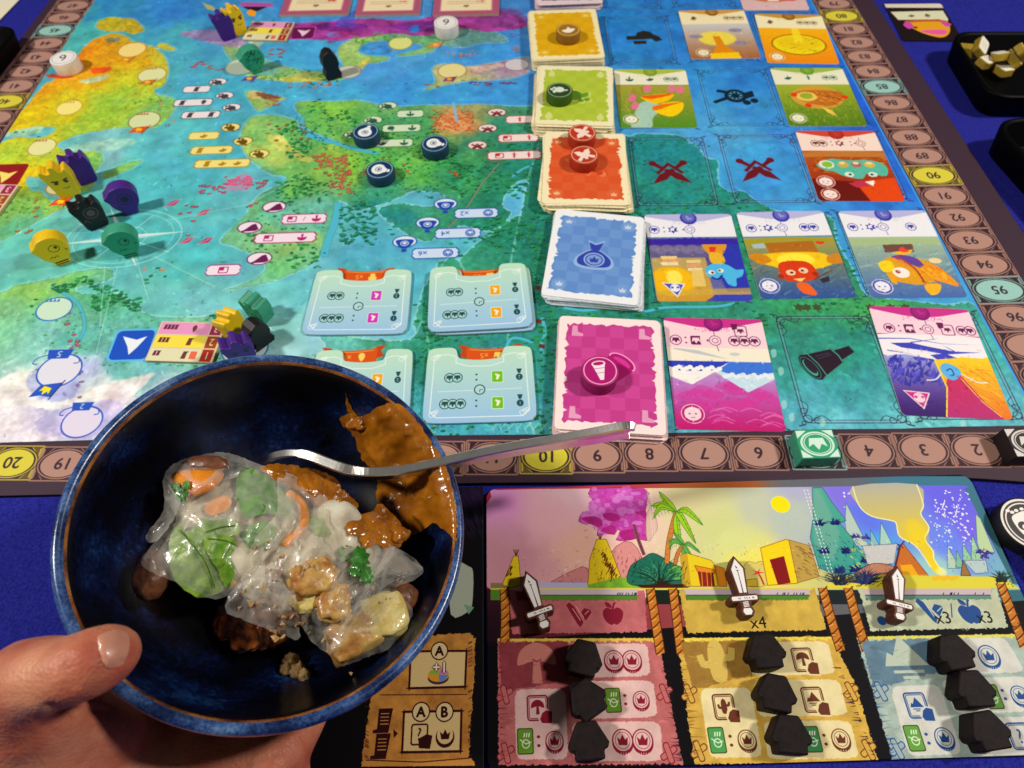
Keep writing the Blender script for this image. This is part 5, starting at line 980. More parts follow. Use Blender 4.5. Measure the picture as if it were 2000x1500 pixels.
# pink tree
def inpoly_(P, x, y):
    c = False
    for i in range(len(P)):
        a, b = P[i], P[i - 1]
        if (a[1] > y) != (b[1] > y) and x < (b[0] - a[0]) * (y - a[1]) / (b[1] - a[1]) + a[0]: c = not c
    return c
PT = [(1153, 955), (1157, 975), (1150, 990), (1152, 1000), (1138, 1000), (1130, 1018), (1146, 1024), (1158, 1022), (1168, 1034), (1166, 1046), (1184, 1042), (1200, 1044), (1206, 1034), (1214, 1040), (1203, 1054), (1222, 1056), (1240, 1050), (1262, 1056), (1264, 1040), (1260, 1000), (1264, 975), (1258, 955)]
shape(PT, '#c45cb4', sm=2, lc='#7c2c6c', grad='#c050a0'); 
for q_, c_ in ((70, '#d07cc8'), (60, '#b444a0'), (50, '#e09cdc')): pc.dots([(u, v) for u, v in ((pc.rg.uniform(1140, 1262), pc.rg.uniform(955, 1050)) for _ in range(q_)) if inpoly_(PT, u, v)], 2.0, c_, .55, .5, .7)
for P in ([(1136, 1012), (1160, 1008), (1176, 1016), (1172, 1030), (1150, 1022)], [(1172, 1036), (1196, 1026), (1204, 1034), (1196, 1044)], [(1208, 1040), (1236, 1034), (1250, 1048), (1222, 1056)], [(1176, 1004), (1200, 1002), (1212, 1014), (1190, 1018)], [(1240, 1002), (1260, 996), (1262, 1012), (1250, 1006)]): pc.poly(P, '#a42878', .8, smooth=3)
pc.line([(1238, 1024), (1246, 1052), (1258, 1084)], 1.8, '#8c5868', smooth=4); pc.line([(1238, 1024), (1246, 1052), (1258, 1084)], .3, '#4c2434', smooth=4)
shape([(1262, 955), (1268, 985), (1280, 1010), (1284, 1030), (1276, 1046), (1264, 1056), (1262, 1010), (1270, 985)], '#dcb8a8', .25, 3, '#a08078')
# huts
for P, tip in (([(1165, 1053), (1184, 1053), (1196, 1082), (1214, 1130), (1190, 1140), (1148, 1142), (1152, 1092)], (1170, 1050)), ([(1003, 1086), (1012, 1086), (1018, 1142), (998, 1148), (981, 1142)], (1006, 1082))):
    shape(P, '#d8bc30', lc='#6c4818')
    for k in range(50 if tip[0] > 1100 else 14):
        a, b = pc.rg.uniform(.35, 1), pc.rg.uniform(.3, 1); u = P[0][0] * (1 - b) + P[3][0] * b - (1 - a) * 26 * b; v = P[0][1] + (P[3][1] - P[0][1]) * b
        pc.line([(u, v), (u - 3, v + 6)], .5, '#5c3414', .85)
    for q in (-5, 0, 5): pc.line([(tip[0] + 2, tip[1] + 4), (tip[0] + 2 + q, tip[1] - 9)], .45, '#6c3c28')
# meadow, bush, palms
quad([(1148, 1142), (1195, 1130), (1240, 1126), (1290, 1138), (1290, 1148), (1148, 1148)], '#7ca840', var=.1)
def blades(u, v, n, r, cols, w=.7, spread=1.3):
    for k in range(n):
        a = pc.rg.uniform(-spread, spread); l = r * pc.rg.uniform(.45, 1)
        pc.line([(u + pc.rg.uniform(-10, 10), v), (u + l * math.sin(a) * .6, v - l * math.cos(a) * .7), (u + l * math.sin(a) * 1.3, v - l * math.cos(a))], w, cols[pc.rg.integers(len(cols))], 1, taper=True)
shape([(1225, 1135), (1232, 1105), (1255, 1090), (1275, 1080), (1300, 1092), (1330, 1110), (1350, 1130), (1330, 1142), (1250, 1144)], '#2c7060', .3, 3); shape([(1300, 1128), (1312, 1106), (1330, 1108), (1334, 1132)], '#6cac58', .3, 3)
blades(1288, 1142, 90, 62, ['#1c5448', '#3c8868', '#2c6c58', '#5ca880', '#184038']); blades(1290, 1146, 40, 26, ['#3c1c1c', '#183828'])
quad([(1240, 1142), (1360, 1140), (1340, 1149), (1255, 1149)], '#4c2018')
for P, w in (([(1302, 1100), (1306, 1060), (1314, 1024), (1321, 1000)], 2.0), ([(1318, 1102), (1324, 1080), (1336, 1062)], 1.4)):
    pc.line(P, w + .5, '#6c3c20', smooth=4); pc.line(P, w, '#c88848', smooth=4)
    for k in range(12): t = k / 12; a = catmull(np.array(P), 12, False)[int(t * 12 * (len(P) - 1))]; pc.line([a - [3, 0], a + [2, 1]], .25, '#8c5428', .8)
for (u, v, s) in ((1321, 1000, 1.0), (1336, 1064, .62)):
    for tip, dr in (((-34, -40), 8), ((-50, -12), -6), ((-46, 14), -16), ((8, 66), -6), ((38, 62), -22), ((52, 26), -18)):
        c1 = np.array([u + tip[0] * s * .5 + dr * .4, v + tip[1] * s * .5 + dr * s]); tp = np.array([u + tip[0] * s, v + tip[1] * s]); st = np.array([u, v])
        n_ = np.array([-(tp - st)[1], (tp - st)[0]]) / np.linalg.norm(tp - st) * 8 * s
        shape([st, c1 + n_, tp, c1 - n_ * .6], '#a0c838' if s > .8 else '#74b068', .3, 4, '#3c6c30'); pc.line([st, c1, tp], .3, '#4c8830', smooth=4)
        for k in range(6): t = (k + 1) / 7; a = st * (1 - t) ** 2 + 2 * t * (1 - t) * c1 + t * t * tp; pc.line([a, a - n_ * .8], .25, '#4c8834', .8)
# desert town
quad([(1335, 1110), (1700, 1100), (1700, 1146), (1335, 1146)], '#d8cc68', .6, soft=6); shape([(1452, 1108), (1462, 1096), (1474, 1100), (1486, 1096), (1500, 1104), (1500, 1142), (1452, 1142)], '#d8c878', .25, 3, '#8c6c38')
shape([(1328, 1084), (1342, 1080), (1388, 1094), (1394, 1100), (1402, 1145), (1340, 1145)], '#e4c834', lc='#7c4c20'); quad([(1328, 1084), (1342, 1080), (1350, 1145), (1332, 1140)], '#c09c3c', alpha=.8); quad([(1360, 1106), (1392, 1112), (1396, 1145), (1368, 1145)], '#8c2c24'); shape([(1356, 1104), (1394, 1112), (1396, 1120), (1362, 1116)], '#e08c30', lc='#7c3c20'); shape([(1396, 1104), (1414, 1110), (1420, 1145), (1404, 1145)], '#d88c34', lc='#7c3c20')
for u in (1370, 1380, 1388): pc.line([(u, 1116), (u + 2, 1145)], .35, '#d8a83c')
shape([(1458, 1132), (1478, 1130), (1480, 1145), (1458, 1145)], '#d0b040', lc='#7c5c28'); pc.line([(1492, 1142), (1486, 1128), (1480, 1118)], .8, '#a84030')
for a in range(5): pc.line([(1480, 1118), (1480 + 14 * math.cos(a * 1.26), 1118 + 9 * math.sin(a * 1.26))], .8, '#d83848', taper=True)
shape([(1485, 1070), (1536, 1053), (1545, 1060), (1558, 1139), (1499, 1143)], '#f0d028', lc='#8c3c28'); shape([(1540, 1054), (1582, 1066), (1600, 1126), (1558, 1138)], '#b89c58', lc='#7c5c38'); quad([(1503, 1093), (1531, 1086), (1544, 1138), (1519, 1142)], '#842024')
scr = [(1556, 1072), (1575, 1084), (1590, 1100)]
for k in range(26): u = pc.rg.uniform(1550, 1600); v = pc.rg.uniform(1060, 1120); pc.line([(u, v), (u + 12, v + 7)], .45, '#6c3c34', .7, taper=True)
pc.ell((1524, 985), 4.6, 4.3, '#f4e018'); pc.ell((1524, 985), 4.8, 4.5, '#f8f0a0', .6, ring=.3)
# conifers and the night camp
def fir(P, col, dark=None, lc='#4c6c88'):
    shape(P, col, .3, 0, lc)
for P, c in (([(1652, 982), (1690, 1056), (1700, 1066), (1655, 1066), (1650, 1020)], '#b4c8c0'), ([(1700, 1034), (1718, 1066), (1700, 1066)], '#8cb8c0'), ([(1720, 1020), (1742, 1062), (1718, 1064)], '#a8ccc0'), ([(1905, 1004), (1914, 1012), (1942, 1078), (1916, 1084), (1908, 1060)], '#b8d0a4'), ([(1850, 1065), (1874, 1110), (1850, 1110)], '#b4ccb8'), ([(1868, 1074), (1884, 1108), (1866, 1108)], '#88b8a0'), ([(1880, 1062), (1904, 1100), (1880, 1104)], '#98c4a4'), ([(1898, 1044), (1920, 1096), (1896, 1098)], '#a0c8a8')): fir(P, c)
for u, v in ((1670, 1050), (1690, 1052), (1915, 1080), (1930, 1082), (1922, 1090)): blades(u, v, 14, 12, ['#5c4c90', '#3c3480'], .8)
pc.poly([(1665, 950), (1790, 946), (1803, 985), (1798, 1004), (1814, 1030), (1812, 1044), (1806, 1052), (1822, 1076), (1824, 1092), (1840, 1116), (1828, 1120), (1818, 1108), (1802, 1080), (1788, 1066), (1757, 1048), (1750, 1022), (1738, 1016), (1702, 1008), (1678, 988)], '#b0b0a8', smooth=3, grad='#f8d020'); pc.line([(1790, 946), (1803, 985), (1798, 1004), (1814, 1030), (1806, 1052), (1822, 1076), (1824, 1092), (1840, 1116)], .6, '#f4ecb0', smooth=4); pc.line([(1665, 950), (1678, 988), (1702, 1008), (1738, 1016), (1750, 1022), (1757, 1048), (1788, 1066), (1818, 1108)], .6, '#f4ecb0', smooth=4)
pc.ell((1790, 1040), 5, 7, '#f4d428', .5, soft=12)
shape([(1586, 952), (1606, 952), (1624, 980), (1652, 1016), (1640, 1022), (1664, 1050), (1672, 1066), (1698, 1088), (1690, 1104), (1700, 1116), (1640, 1124), (1600, 1110), (1582, 1050), (1588, 1010)], '#5ca898', .3, 0, '#2c4c70', grad='#4c9c90'); pc.poly([(1588, 955), (1600, 955), (1640, 1040), (1630, 1100), (1590, 1060)], '#8cb0a0', .5, soft=6)
for u, v, n in ((1600, 1018, 16), (1630, 1016, 16), (1652, 1072, 22), (1640, 1110, 40), (1670, 1108, 40), (1690, 1090, 16), (1610, 1072, 16)): blades(u, v + 8, n, 16, ['#1c2c70', '#24347c', '#182058'], 1.0)
for k in range(20): u, v = pc.rg.uniform(1660, 1700), pc.rg.uniform(1055, 1110); pc.line([(u, v), (u + 6, v + 5)], .5, '#e0d860', .8)
shape([(1684, 1066), (1752, 1062), (1746, 1100), (1720, 1104), (1694, 1102)], '#c4c4c4', .3, 0, '#6c7088'); shape([(1690, 1106), (1712, 1100), (1744, 1106), (1740, 1126), (1670, 1124)], '#b4846c', .3, 3)
shape([(1757, 1064), (1764, 1062), (1816, 1128), (1742, 1124)], '#c07438', lc='#5c2c28'); quad([(1758, 1104), (1780, 1102), (1796, 1128), (1764, 1126)], '#e8a820'); pc.line([(1748, 1060), (1764, 1070)], .5, '#24346c'); pc.line([(1766, 1056), (1752, 1074)], .5, '#24346c'); pc.line([(1757, 1068), (1745, 1120)], .9, '#5c3444')
quad([(1640, 1128), (1740, 1122), (1830, 1124), (1960, 1126), (1990, 1150), (1600, 1150)], '#d8cc50', soft=3); blades(1690, 1140, 90, 36, ['#1c2864', '#28306c', '#3c4c6c', '#484c58'], .8, 1.5); blades(1640, 1142, 60, 40, ['#1c2438', '#2c3450', '#4c4c3c'], .7); blades(1955, 1136, 40, 26, ['#202c30', '#344840'], .8)
for k in range(6): pc.ell((1826 + k * 8, 1130 - (k % 2) * 3), 1.5, 1.0, '#e8b838'); 
pc.ell((1838, 1116), 2.4, 2.0, '#f8f0a0', .8, soft=4); shape([(1880, 1094), (1925, 1094), (1930, 1118), (1905, 1120)], '#b4c8c8', .3, 0, '#5c6488'); shape([(1880, 1094), (1896, 1124), (1876, 1124)], '#98784c', .3)
st = [(pc.rg.uniform(1620, 1900), pc.rg.uniform(955, 1070)) for _ in range(150)]
st = [(u, v) for u, v in st if not (1660 < u < 1825) and (u > 1815 + 0 or u > 1640 and v < 1000)]
pc.dots(st + [(pc.rg.uniform(1815, 1895), pc.rg.uniform(960, 1060)) for _ in range(70)], .42, '#f4f4fc', 1, .5, 1)
for k in range(6): u, v = pc.rg.uniform(1830, 1880), pc.rg.uniform(965, 1000); pc.line([(u, v), (u - 2, v + 10)], .4, '#f0f0fc')
for dx in (0, 7):
    for k in range(24):
        a, b = k / 24, (k + .55) / 24; pc.line([(1570 + dx + 50 * a, 956 + 165 * a), (1570 + dx + 50 * b, 956 + 165 * b)], .45, '#f4f0f0', .9)
        pc.line([(1266 + dx * .7 + 10 * a, 958 + 105 * a), (1266 + dx * .7 + 10 * b, 958 + 105 * b)], .4, '#f4e8e4', .8)
pc.dabs(700, .6, .16, .5, (.05, .26, .95, .37))
# ink hatching on the painted scene
for u0, v0, u1, v1, n, dx, dy, c_ in ((1232, 1100, 1345, 1142, 60, 5, -9, '#142c28'), (1160, 1070, 1205, 1138, 40, -3, 7, '#5c3414'), (1140, 1000, 1260, 1052, 40, 6, 3, '#8c2468'), (1590, 1040, 1695, 1115, 70, 5, 7, '#1c2c6c'), (1610, 1120, 1740, 1148, 70, 8, -6, '#181c3c'), (1545, 1062, 1600, 1135, 24, 9, 6, '#6c4c34'), (1850, 1070, 1940, 1120, 24, 3, 7, '#40608c'), (1080, 1112, 1150, 1136, 14, 5, 3, '#8c3c48'), (1690, 1100, 1745, 1126, 20, 5, 4, '#4c2c30'), (1940, 1118, 1985, 1146, 30, 5, -6, '#1c2c2c')):
    for _ in range(n):
        u, v = pc.rg.uniform(u0, u1), pc.rg.uniform(v0, v1); pc.line([(u, v), (u + dx * pc.rg.uniform(.5, 1.3), v + dy * pc.rg.uniform(.5, 1.3))], .35, c_, .8, taper=True)
# ground strips
for a, b in ((1055, 1244), (1338, 1580), (1690, 1935)):
    quad([(a - 6, 1148), (b, 1148), (b + 2, 1162), (a - 4, 1162)], '#c4b4bc'); quad([(a - 4, 1162), (b + 2, 1162), (b + 4, 1172), (a - 2, 1172)], '#5c8438' if a < 1600 else '#6c8c80'); pc.line([(a - 6, 1162), (b, 1162)], .3, '#2c3444')
    for k in range(10): u = pc.rg.uniform(a + 150, b); pc.line([(u, 1162), (u + 2, 1157)], .3, '#2c2c3c')
quad([(958, 1152), (990, 1152), (990, 1172), (958, 1172)], '#5c8438'); pc.line([(958, 1150), (1990, 1148)], .6, '#d8c850')
quad([(1262, 1152), (1335, 1152), (1345, 1180), (1262, 1180)], '#1c2c24'); quad([(1600, 1152), (1680, 1152), (1700, 1180), (1600, 1180)], '#1c2c30')
def panel(P, col, **k): pc.poly(P, col, rough=.5, **k)
R1 = [[(994, 1152), (1008, 1152), (1010, 1172), (1244, 1172), (1245, 1152), (1258, 1152), (1264, 1234), (1000, 1238)], [(1326, 1152), (1338, 1152), (1340, 1172), (1580, 1172), (1582, 1150), (1592, 1150), (1614, 1230), (1342, 1236)], [(1676, 1150), (1688, 1150), (1692, 1172), (1936, 1170), (1936, 1148), (1946, 1148), (1968, 1226), (1700, 1232)]]
for P, c in zip(R1, ('#b87074', '#c8aa58', '#bcc2a8')): panel(P, c, var=.05)
R2 = [[(972, 1247), (1285, 1246), (1334, 1492), (974, 1494)], [(1322, 1246), (1622, 1243), (1668, 1330), (1716, 1488), (1356, 1492)], [(1672, 1243), (1985, 1238), (2160, 1480), (1744, 1487)]]
for P, c, top in zip(R2, ('#b47070', '#cca858', '#a4b4ac'), ('#e8d850', '#f0dc60', '#ecdc50')):
    panel(P, c, var=.07); a, b = np.array(P[0], float), np.array(P[1], float)
    for k in range(40): t = k / 40; q = a * (1 - t) + b * t; pc.poly([q, q + [9, 0], q + [8, 4 + 3 * (k % 3)], q + [1, 5]], top, .75)
# rope ladders
for P in ([(985, 1150), (987, 1212), (985, 1276)], [(1270, 1150), (1280, 1212), (1290, 1276)], [(1314, 1150), (1322, 1212), (1330, 1276)], [(1606, 1148), (1622, 1206), (1642, 1270)], [(1656, 1148), (1672, 1206), (1692, 1270)], [(1954, 1140), (1976, 1198), (2000, 1262)]):
    pc.line(P, 4.4, '#4c2810', smooth=4); pc.line(P, 3.7, '#bc7c38', smooth=4)
    Q = catmull(np.array(P, float), 8, False)
    for k in range(1, len(Q), 2):
        a = Q[k]; pc.line([a + [-8, 7], a + [-2, 3], a + [8, -8]], .5, '#5c3010', smooth=3); pc.line([a + [-5, 9], a + [3, 4]], .6, '#dca460', .8)
# dark corner of each pen with its big emblem
for P, c, ic, p, s, ec in (([(974, 1254), (1108, 1252), (1112, 1330), (1060, 1336), (1010, 1346), (980, 1352)], '#8c4850', 'tree', (1048, 1294), 8.4, '#c08078'), ([(1330, 1254), (1460, 1250), (1470, 1320), (1430, 1326), (1380, 1342), (1352, 1344)], '#9c7c44', 'cactus', (1400, 1288), 8.6, '#d0b468'), ([(1682, 1252), (1812, 1246), (1836, 1312), (1790, 1322), (1740, 1338), (1704, 1340)], '#6c8494', 'mount', (1766, 1284), 9.4, '#b8c4b4')):
    panel(P, c, var=.06); pc.icon(ic, p, s, ec, 0)
pc.line([(1040, 1287), (1048, 1292), (1057, 1287)], .6, '#8c4850')
pc.dabs(900, 1.6, .12, .5, (.02, .58, .98, .97), .15, 0.0)
# paper fields
WP = [('#d8b4b0', [[(1108, 1258), (1264, 1256), (1270, 1320), (1112, 1324)], [(1112, 1330), (1276, 1328), (1284, 1400), (1118, 1404)], [(1116, 1410), (1288, 1408), (1296, 1486), (1120, 1486)], [(1005, 1346), (1104, 1344), (1110, 1482), (1008, 1483)]]),
      ('#e4d4a4', [[(1458, 1254), (1616, 1252), (1632, 1316), (1468, 1320)], [(1472, 1328), (1638, 1326), (1656, 1396), (1482, 1400)], [(1490, 1408), (1660, 1406), (1678, 1480), (1500, 1483)], [(1366, 1344), (1466, 1342), (1490, 1478), (1386, 1480)]]),
      ('#d0d0c8', [[(1810, 1248), (1962, 1244), (2002, 1312), (1838, 1318)], [(1836, 1326), (2006, 1320), (2050, 1388), (1866, 1394)], [(1872, 1402), (2052, 1398), (2100, 1470), (1900, 1476)], [(1738, 1340), (1834, 1336), (1880, 1472), (1774, 1476)]])]
INK = ('#84243c', '#6c4030', '#34588c')
def rp(P, r=.12):
    P = np.array(P, float); o = []
    for i in range(4):
        a, b, c_ = P[i - 1], P[i], P[(i + 1) % 4]; o += [b + (a - b) * r, b + (a - b) * r * .3 + (c_ - b) * r * .3, b + (c_ - b) * r]
    return o
for col, L_ in WP:
    for P in L_: pc.poly(rp(P), col, rough=.3, var=.04)
def pcoin(p, i, s=4.4):
    k = INK[i]; pp = WP[i][0]; pc.push(p, 1, -2)
    pc.ell((0, -.7), s, s, k); pc.ell((0, 0), s, s, k); pc.ell((0, .1), s * .88, s * .88, pp); pc.ell((0, .1), s * .72, s * .72, k, .9, ring=.22); pc.icon('crown', (0, .1), s * .52, k)
    for q in range(5): pc.line([(-2 + q, -s * .98), (-2 + q, -s * 1.12)], .3, pp)
    pc.pop()
def pcard(p, i, ic):
    k = INK[i]; pc.push(p, 1, 0); pc.line(rrect(8.6, 9.4, 1.2), .6, k, closed=True); pc.line(rrect(7.2, 8.0, .8), .3, k, closed=True)
    if ic == '?': pc.text('?', (0, 0), 5.2, k)
    else: pc.icon(ic, (0, .3), 2.8, k)
    pc.poly([(1, -1.4), (3.6, -.4), (6.6, -1), (6.2, -6.6), (1, -6.4), (0, -4)], WP[i][0]); pc.poly([(1.9, -2), (3.6, -1), (6, -1.6), (5.6, -6), (1.6, -5.8), (.8, -4.4)], k); pc.pop()
def gcard(p, col='#6c9c3c'):
    pc.push(p, 1, 0); pc.poly(rrect(6.8, 9.6, .9), '#4c4c2c'); pc.poly(rrect(6, 8.8, .7), col); pc.ell((.2, -1), 1.7, 1.7, '#e8f0d8', ring=.4); pc.line([(-2.2, .6), (.2, -1), (2.4, -.4)], .4, '#e8f0d8')
    for q in range(3): pc.line([(-.6 + q, 1.4), (-.2 + q, 3)], .5, '#e8f0d8')
    pc.pop()
def colon(p, i): pc.push(p); pc.dots([(0, 1.6), (0, -1.6)], .75, INK[i], 1, 0, .8); pc.pop()
pcoin((1234, 1290), 0); pcoin((1199, 1290), 0); gcard((1197, 1367), '#6c9438'); colon((1221, 1366), 0); pcoin((1252, 1367), 0, 3.6); pcoin((1255, 1446), 0); pcoin((1216, 1446), 0); pcard((1050, 1382), 0, 'tree'); gcard((1026, 1447), '#6c9438'); colon((1052, 1447), 0); pcoin((1083, 1447), 0, 3.8)
pcard((1568, 1288), 1, 'tree'); pcard((1588, 1366), 1, 'mount'); gcard((1586, 1443), '#488c5c'); colon((1611, 1444), 1); pcoin((1642, 1443), 1, 3.9); pcard((1414, 1380), 1, 'cactus'); gcard((1400, 1445), '#589c5c'); colon((1427, 1446), 1); pcoin((1459, 1445), 1, 3.9)
pcoin((1931, 1281), 2, 4.6); gcard((1938, 1360), '#6ca050'); colon((1960, 1356), 2); pcoin((1992, 1358), 2, 3.9); pcard((1992, 1437), 2, '?'); pcard((1790, 1377), 2, 'mount'); gcard((1785, 1441), '#6ca050'); colon((1811, 1442), 2); pcoin((1844, 1441), 2, 4.0)
pc.icon('gems', (1131, 1200), 5.6, INK[0], 0); pc.icon('apple', (1197, 1198), 5.2, INK[0], 0); pc.icon('gems', (1818, 1192), 5.6, INK[2], 0); pc.icon('apple', (1893, 1194), 5.6, INK[2], 0); pc.line([(1857, 1178), (1859, 1206)], .5, INK[2]); pc.ell((1722, 1212), 2, 2, INK[2])
for P in ([(1118, 1188), (1134, 1212)], [(1124, 1183), (1140, 1206)], [(1142, 1200), (1150, 1192)]): pc.line(P, .4, '#d89c98')
for P in ([(1806, 1178), (1824, 1204)], [(1830, 1194), (1838, 1186)]): pc.line(P, .4, '#c8d4c8')
for t, p in (('x4', (1480, 1215)), ('x3', (1840, 1206)), ('x3', (1921, 1205))): pc.text(t, p, 5.2, '#1c1410', 0)
# stitches and scratches at the pen edges
def cross(u, v, i):
    pc.push((u, v), 1, 30)
    for a in (0, 75): pc.push((u, v), 1, 30 + a); pc.poly(rrect(8, 2.6, 1), INK[i]); pc.poly(rrect(7.2, 1.9, .8), ('#b87470', '#d0a858', '#a0b0b0')[i])
    pc.pop()
for u, v, i in ((986, 1356, 0), (988, 1470, 0), (1298, 1354, 0), (1306, 1470, 0), (1346, 1354, 1), (1365, 1466, 1), (1662, 1350, 1), (1696, 1464, 1), (1720, 1350, 2), (1752, 1462, 2)): cross(u, v, i)
for i, (L0, L1) in enumerate((((974, 1290), (978, 1480)), ((1326, 1290), (1356, 1480)), ((1682, 1290), (1742, 1480)))):
    for k in range(26): t = pc.rg.uniform(); u = L0[0] * (1 - t) + L1[0] * t; v = L0[1] * (1 - t) + L1[1] * t; pc.line([(u, v), (u + pc.rg.uniform(8, 26), v + pc.rg.uniform(-4, 3))], .35, INK[i], .7, taper=True)
for a, b in (((1306, 1290), (1332, 1488)), ((1640, 1300), (1712, 1484))):
    for k in range(30): t = pc.rg.uniform(); u = a[0] * (1 - t) + b[0] * t; v = a[1] * (1 - t) + b[1] * t; pc.line([(u, v), (u - pc.rg.uniform(6, 22), v + pc.rg.uniform(-3, 3))], .4, '#2c1830', .8, taper=True)
M_bedge = pmat('board_edge', '#1c1820', .7, .3)
w, h = xr_ - xl, yt - yb
BO = rrect(w, h, .0055, 6) + [(xl + xr_) / 2, (yt + yb) / 2]
pb = prism('player_board', BO, -.0022, ZB, [printed('player_board_print', pc, .6, .1), M_bedge], uvbox=(xl, yb, xr_, yt), bev=.0003)
tag(pb, 'player board with painted camp scenes above pink, yellow and blue pens', 'player board')

# ------------------------------------------------------------------ the dark sheet left of it, half under the bowl
ax1, ax0 = at(944, 1100, ZB).x, at(944, 1100, ZB).x - .150
ac = Cv(ax0 * 1000, yb * 1000, ax1 * 1000, (yt + .0015) * 1000, .16, '#0e0c12', PB, 91)
for k in range(160): u, v = ac.rg.uniform(880, 946), ac.rg.uniform(936, 1040); ac.line([(u, v), (u + 10, v + 22)], .4, '#4c3468', .6, taper=True)
ac.poly([(896, 936), (950, 936), (948, 985), (930, 1000), (900, 990)], '#3c2850', .6, soft=8)
ac.poly([(880, 1100), (915, 1106), (924, 1120), (922, 1180), (912, 1196), (880, 1200)], '#a8b0a0', smooth=3); ac.poly([(905, 1180), (926, 1186), (915, 1200)], '#7c9c88')
ac.poly([(780, 1244), (850, 1240), (918, 1236), (928, 1246), (926, 1330), (918, 1420), (916, 1478), (928, 1494), (705, 1496), (712, 1440), (722, 1372), (740, 1300)], '#b8854a', rough=.5, var=.1); ac.poly([(712, 1484), (920, 1480), (928, 1495), (705, 1497)], '#c08c50'); ac.line([(714, 1484), (820, 1488), (918, 1480)], .4, '#4c2418')
for k in range(50): u = 922 if k % 2 else 712; v = ac.rg.uniform(1250, 1480); ac.line([(u, v), (u - 8 if k % 2 else u + 8, v + 4)], .35, '#4c2418', .7)
def box(P):
    ac.poly(P, '#d8bc8c'); ac.line(P, .9, '#3c1418', closed=True)
    for i in range(4): a, b = np.array(P[i], float), np.array(P[(i + 1) % 4], float); d = (b - a) / np.linalg.norm(b - a) * 5; ac.line([a - d, b + d], .45, '#3c1418')
box([(802, 1272), (911, 1271), (908, 1341), (799, 1344)]); box([(789, 1390), (901, 1388), (899, 1467), (785, 1469)])
for t, p in (('A', (858, 1271)), ('A', (822, 1390)), ('B', (868, 1390))): ac.ell(p, 3.9, 3.9, '#3c1418'); ac.ell(p, 3.4, 3.4, '#dcc498'); ac.text(t, p, 3.9, '#34100c', 0, bold=.22)
ac.line([(742, 1357), (912, 1356)], .35, '#4c2418')
ac.push((856, 1318)); ac.ell((0, -1.2), 4.6, 2.6, '#4c3c50'); ac.ell((0, 0), 4.6, 2.8, '#d89838'); ac.poly([(0, 0), (4.4, .8), (3.4, 1.8), (1, 2.7)], '#b87cc8'); ac.poly([(0, 0), (4.5, 0), (3, -2), (.6, -2.7)], '#6c88c8'); ac.poly([(0, 0), (-4.4, .6), (-3, 2), (-.5, 2.7)], '#88b058'); ac.pop()
ac.text('+1', (857, 1303), 4.4, '#4c2418', 0, bold=.5); ac.text('+1', (857, 1303), 4.4, '#e8e0d8', 0, bold=.12)
for p in ((749, 1407), (744, 1457)):
    ac.icon('note', p, 4.6, '#3c1418', 0)
    ac.push(p)
    for q in range(4): ac.line([(-1.4, 2.6 - 1.3 * q), (2.2, 2.6 - 1.3 * q)], .35, '#c8985c')
    ac.pop()
ac.poly([(768, 1424), (777, 1432), (769, 1441)], '#3c1418')
ac.push((819, 1434)); ac.line(rrect(6.6, 7.4, .8), .6, '#3c1418', closed=True); ac.text('?', (0, .2), 4.6, '#3c1418'); ac.poly([(-.4, -1.6), (3, 0), (5.4, -.6), (4.6, -5.4), (0, -5)], '#3c1418'); ac.pop()
ac.push((869, 1436)); ac.ell((0, -.6), 3.9, 3.9, '#3c1418'); ac.ell((0, .2), 3.4, 3.4, '#d8bc8c'); ac.icon('crown', (0, .2), 2.1, '#3c1418'); ac.pop()
ho = yt + .0015 - yb
ab = prism('reference_board', rrect(ax1 - ax0, ho, .001) + [(ax0 + ax1) / 2, yb + ho / 2], -.0022, ZB + .0001, [printed('reference_print', ac, .6, .12), M_bedge], uvbox=(ax0, yb, ax1, yt + .0015), bev=.0003)
tag(ab, 'black reference board with a tan scroll marked A and B, partly under the bowl', 'board')

# ================================================================== wooden swords, huts and score markers
SW = [(0, 19.5), (5.4, 10.5), (4.2, 2), (3.4, -5), (3.6, -6.2), (8.2, -6.2), (9.6, -7.6), (9.6, -9.8), (8.2, -11.2), (4, -11.2), (3.4, -13), (4.6, -17), (3, -20), (-3, -20), (-4.6, -17), (-3.4, -13), (-4, -11.2), (-8.2, -11.2), (-9.6, -9.8), (-9.6, -7.6), (-8.2, -6.2), (-3.6, -6.2), (-3.4, -5), (-4.2, 2), (-5.4, 10.5)]
sv = Cv(-12, -22, 12, 22, .1, '#5c3428', None, 95)
sv.poly([(0, 17), (3.9, 10.3), (2.4, -5.2), (.4, -5.2), (0, 8), (-.4, -5.2), (-2.4, -5.2), (-3.9, 10.3)], '#ece8e6'); sv.line([(0, 9), (.2, -5)], .45, '#4c3430'); sv.line([(-.8, 9.2), (.9, 9.4)], .5, '#4c3430'); sv.poly([(-.9, 13), (.4, 11), (-.6, 10.4)], '#4c3430'); sv.poly([(-8, -7.4), (8, -7.4), (8.4, -8.7), (8, -10), (-8, -10), (-8.4, -8.7)], '#ece8e6')
for x in (-4, -3, 0, 1.4, 3, 5, 5.8): sv.line([(x, -8.2), (x + .4, -9.2)], .5, '#4c3430')
for k in range(4): sv.line([(-1.8, -11.4 - k * .9), (1.8, -11 - k * .9)], .55, '#ece8e6')
sv.poly([(-2.2, -15), (2.2, -15), (3, -17), (1.8, -19), (-1.8, -19), (-3, -17)], '#ece8e6')
M_swd = pmat('walnut_wood', '#50281c', .6, .3, .25, 500, .3); M_swt = printed('sword_print', sv, .5, .3)
SWH = .0085
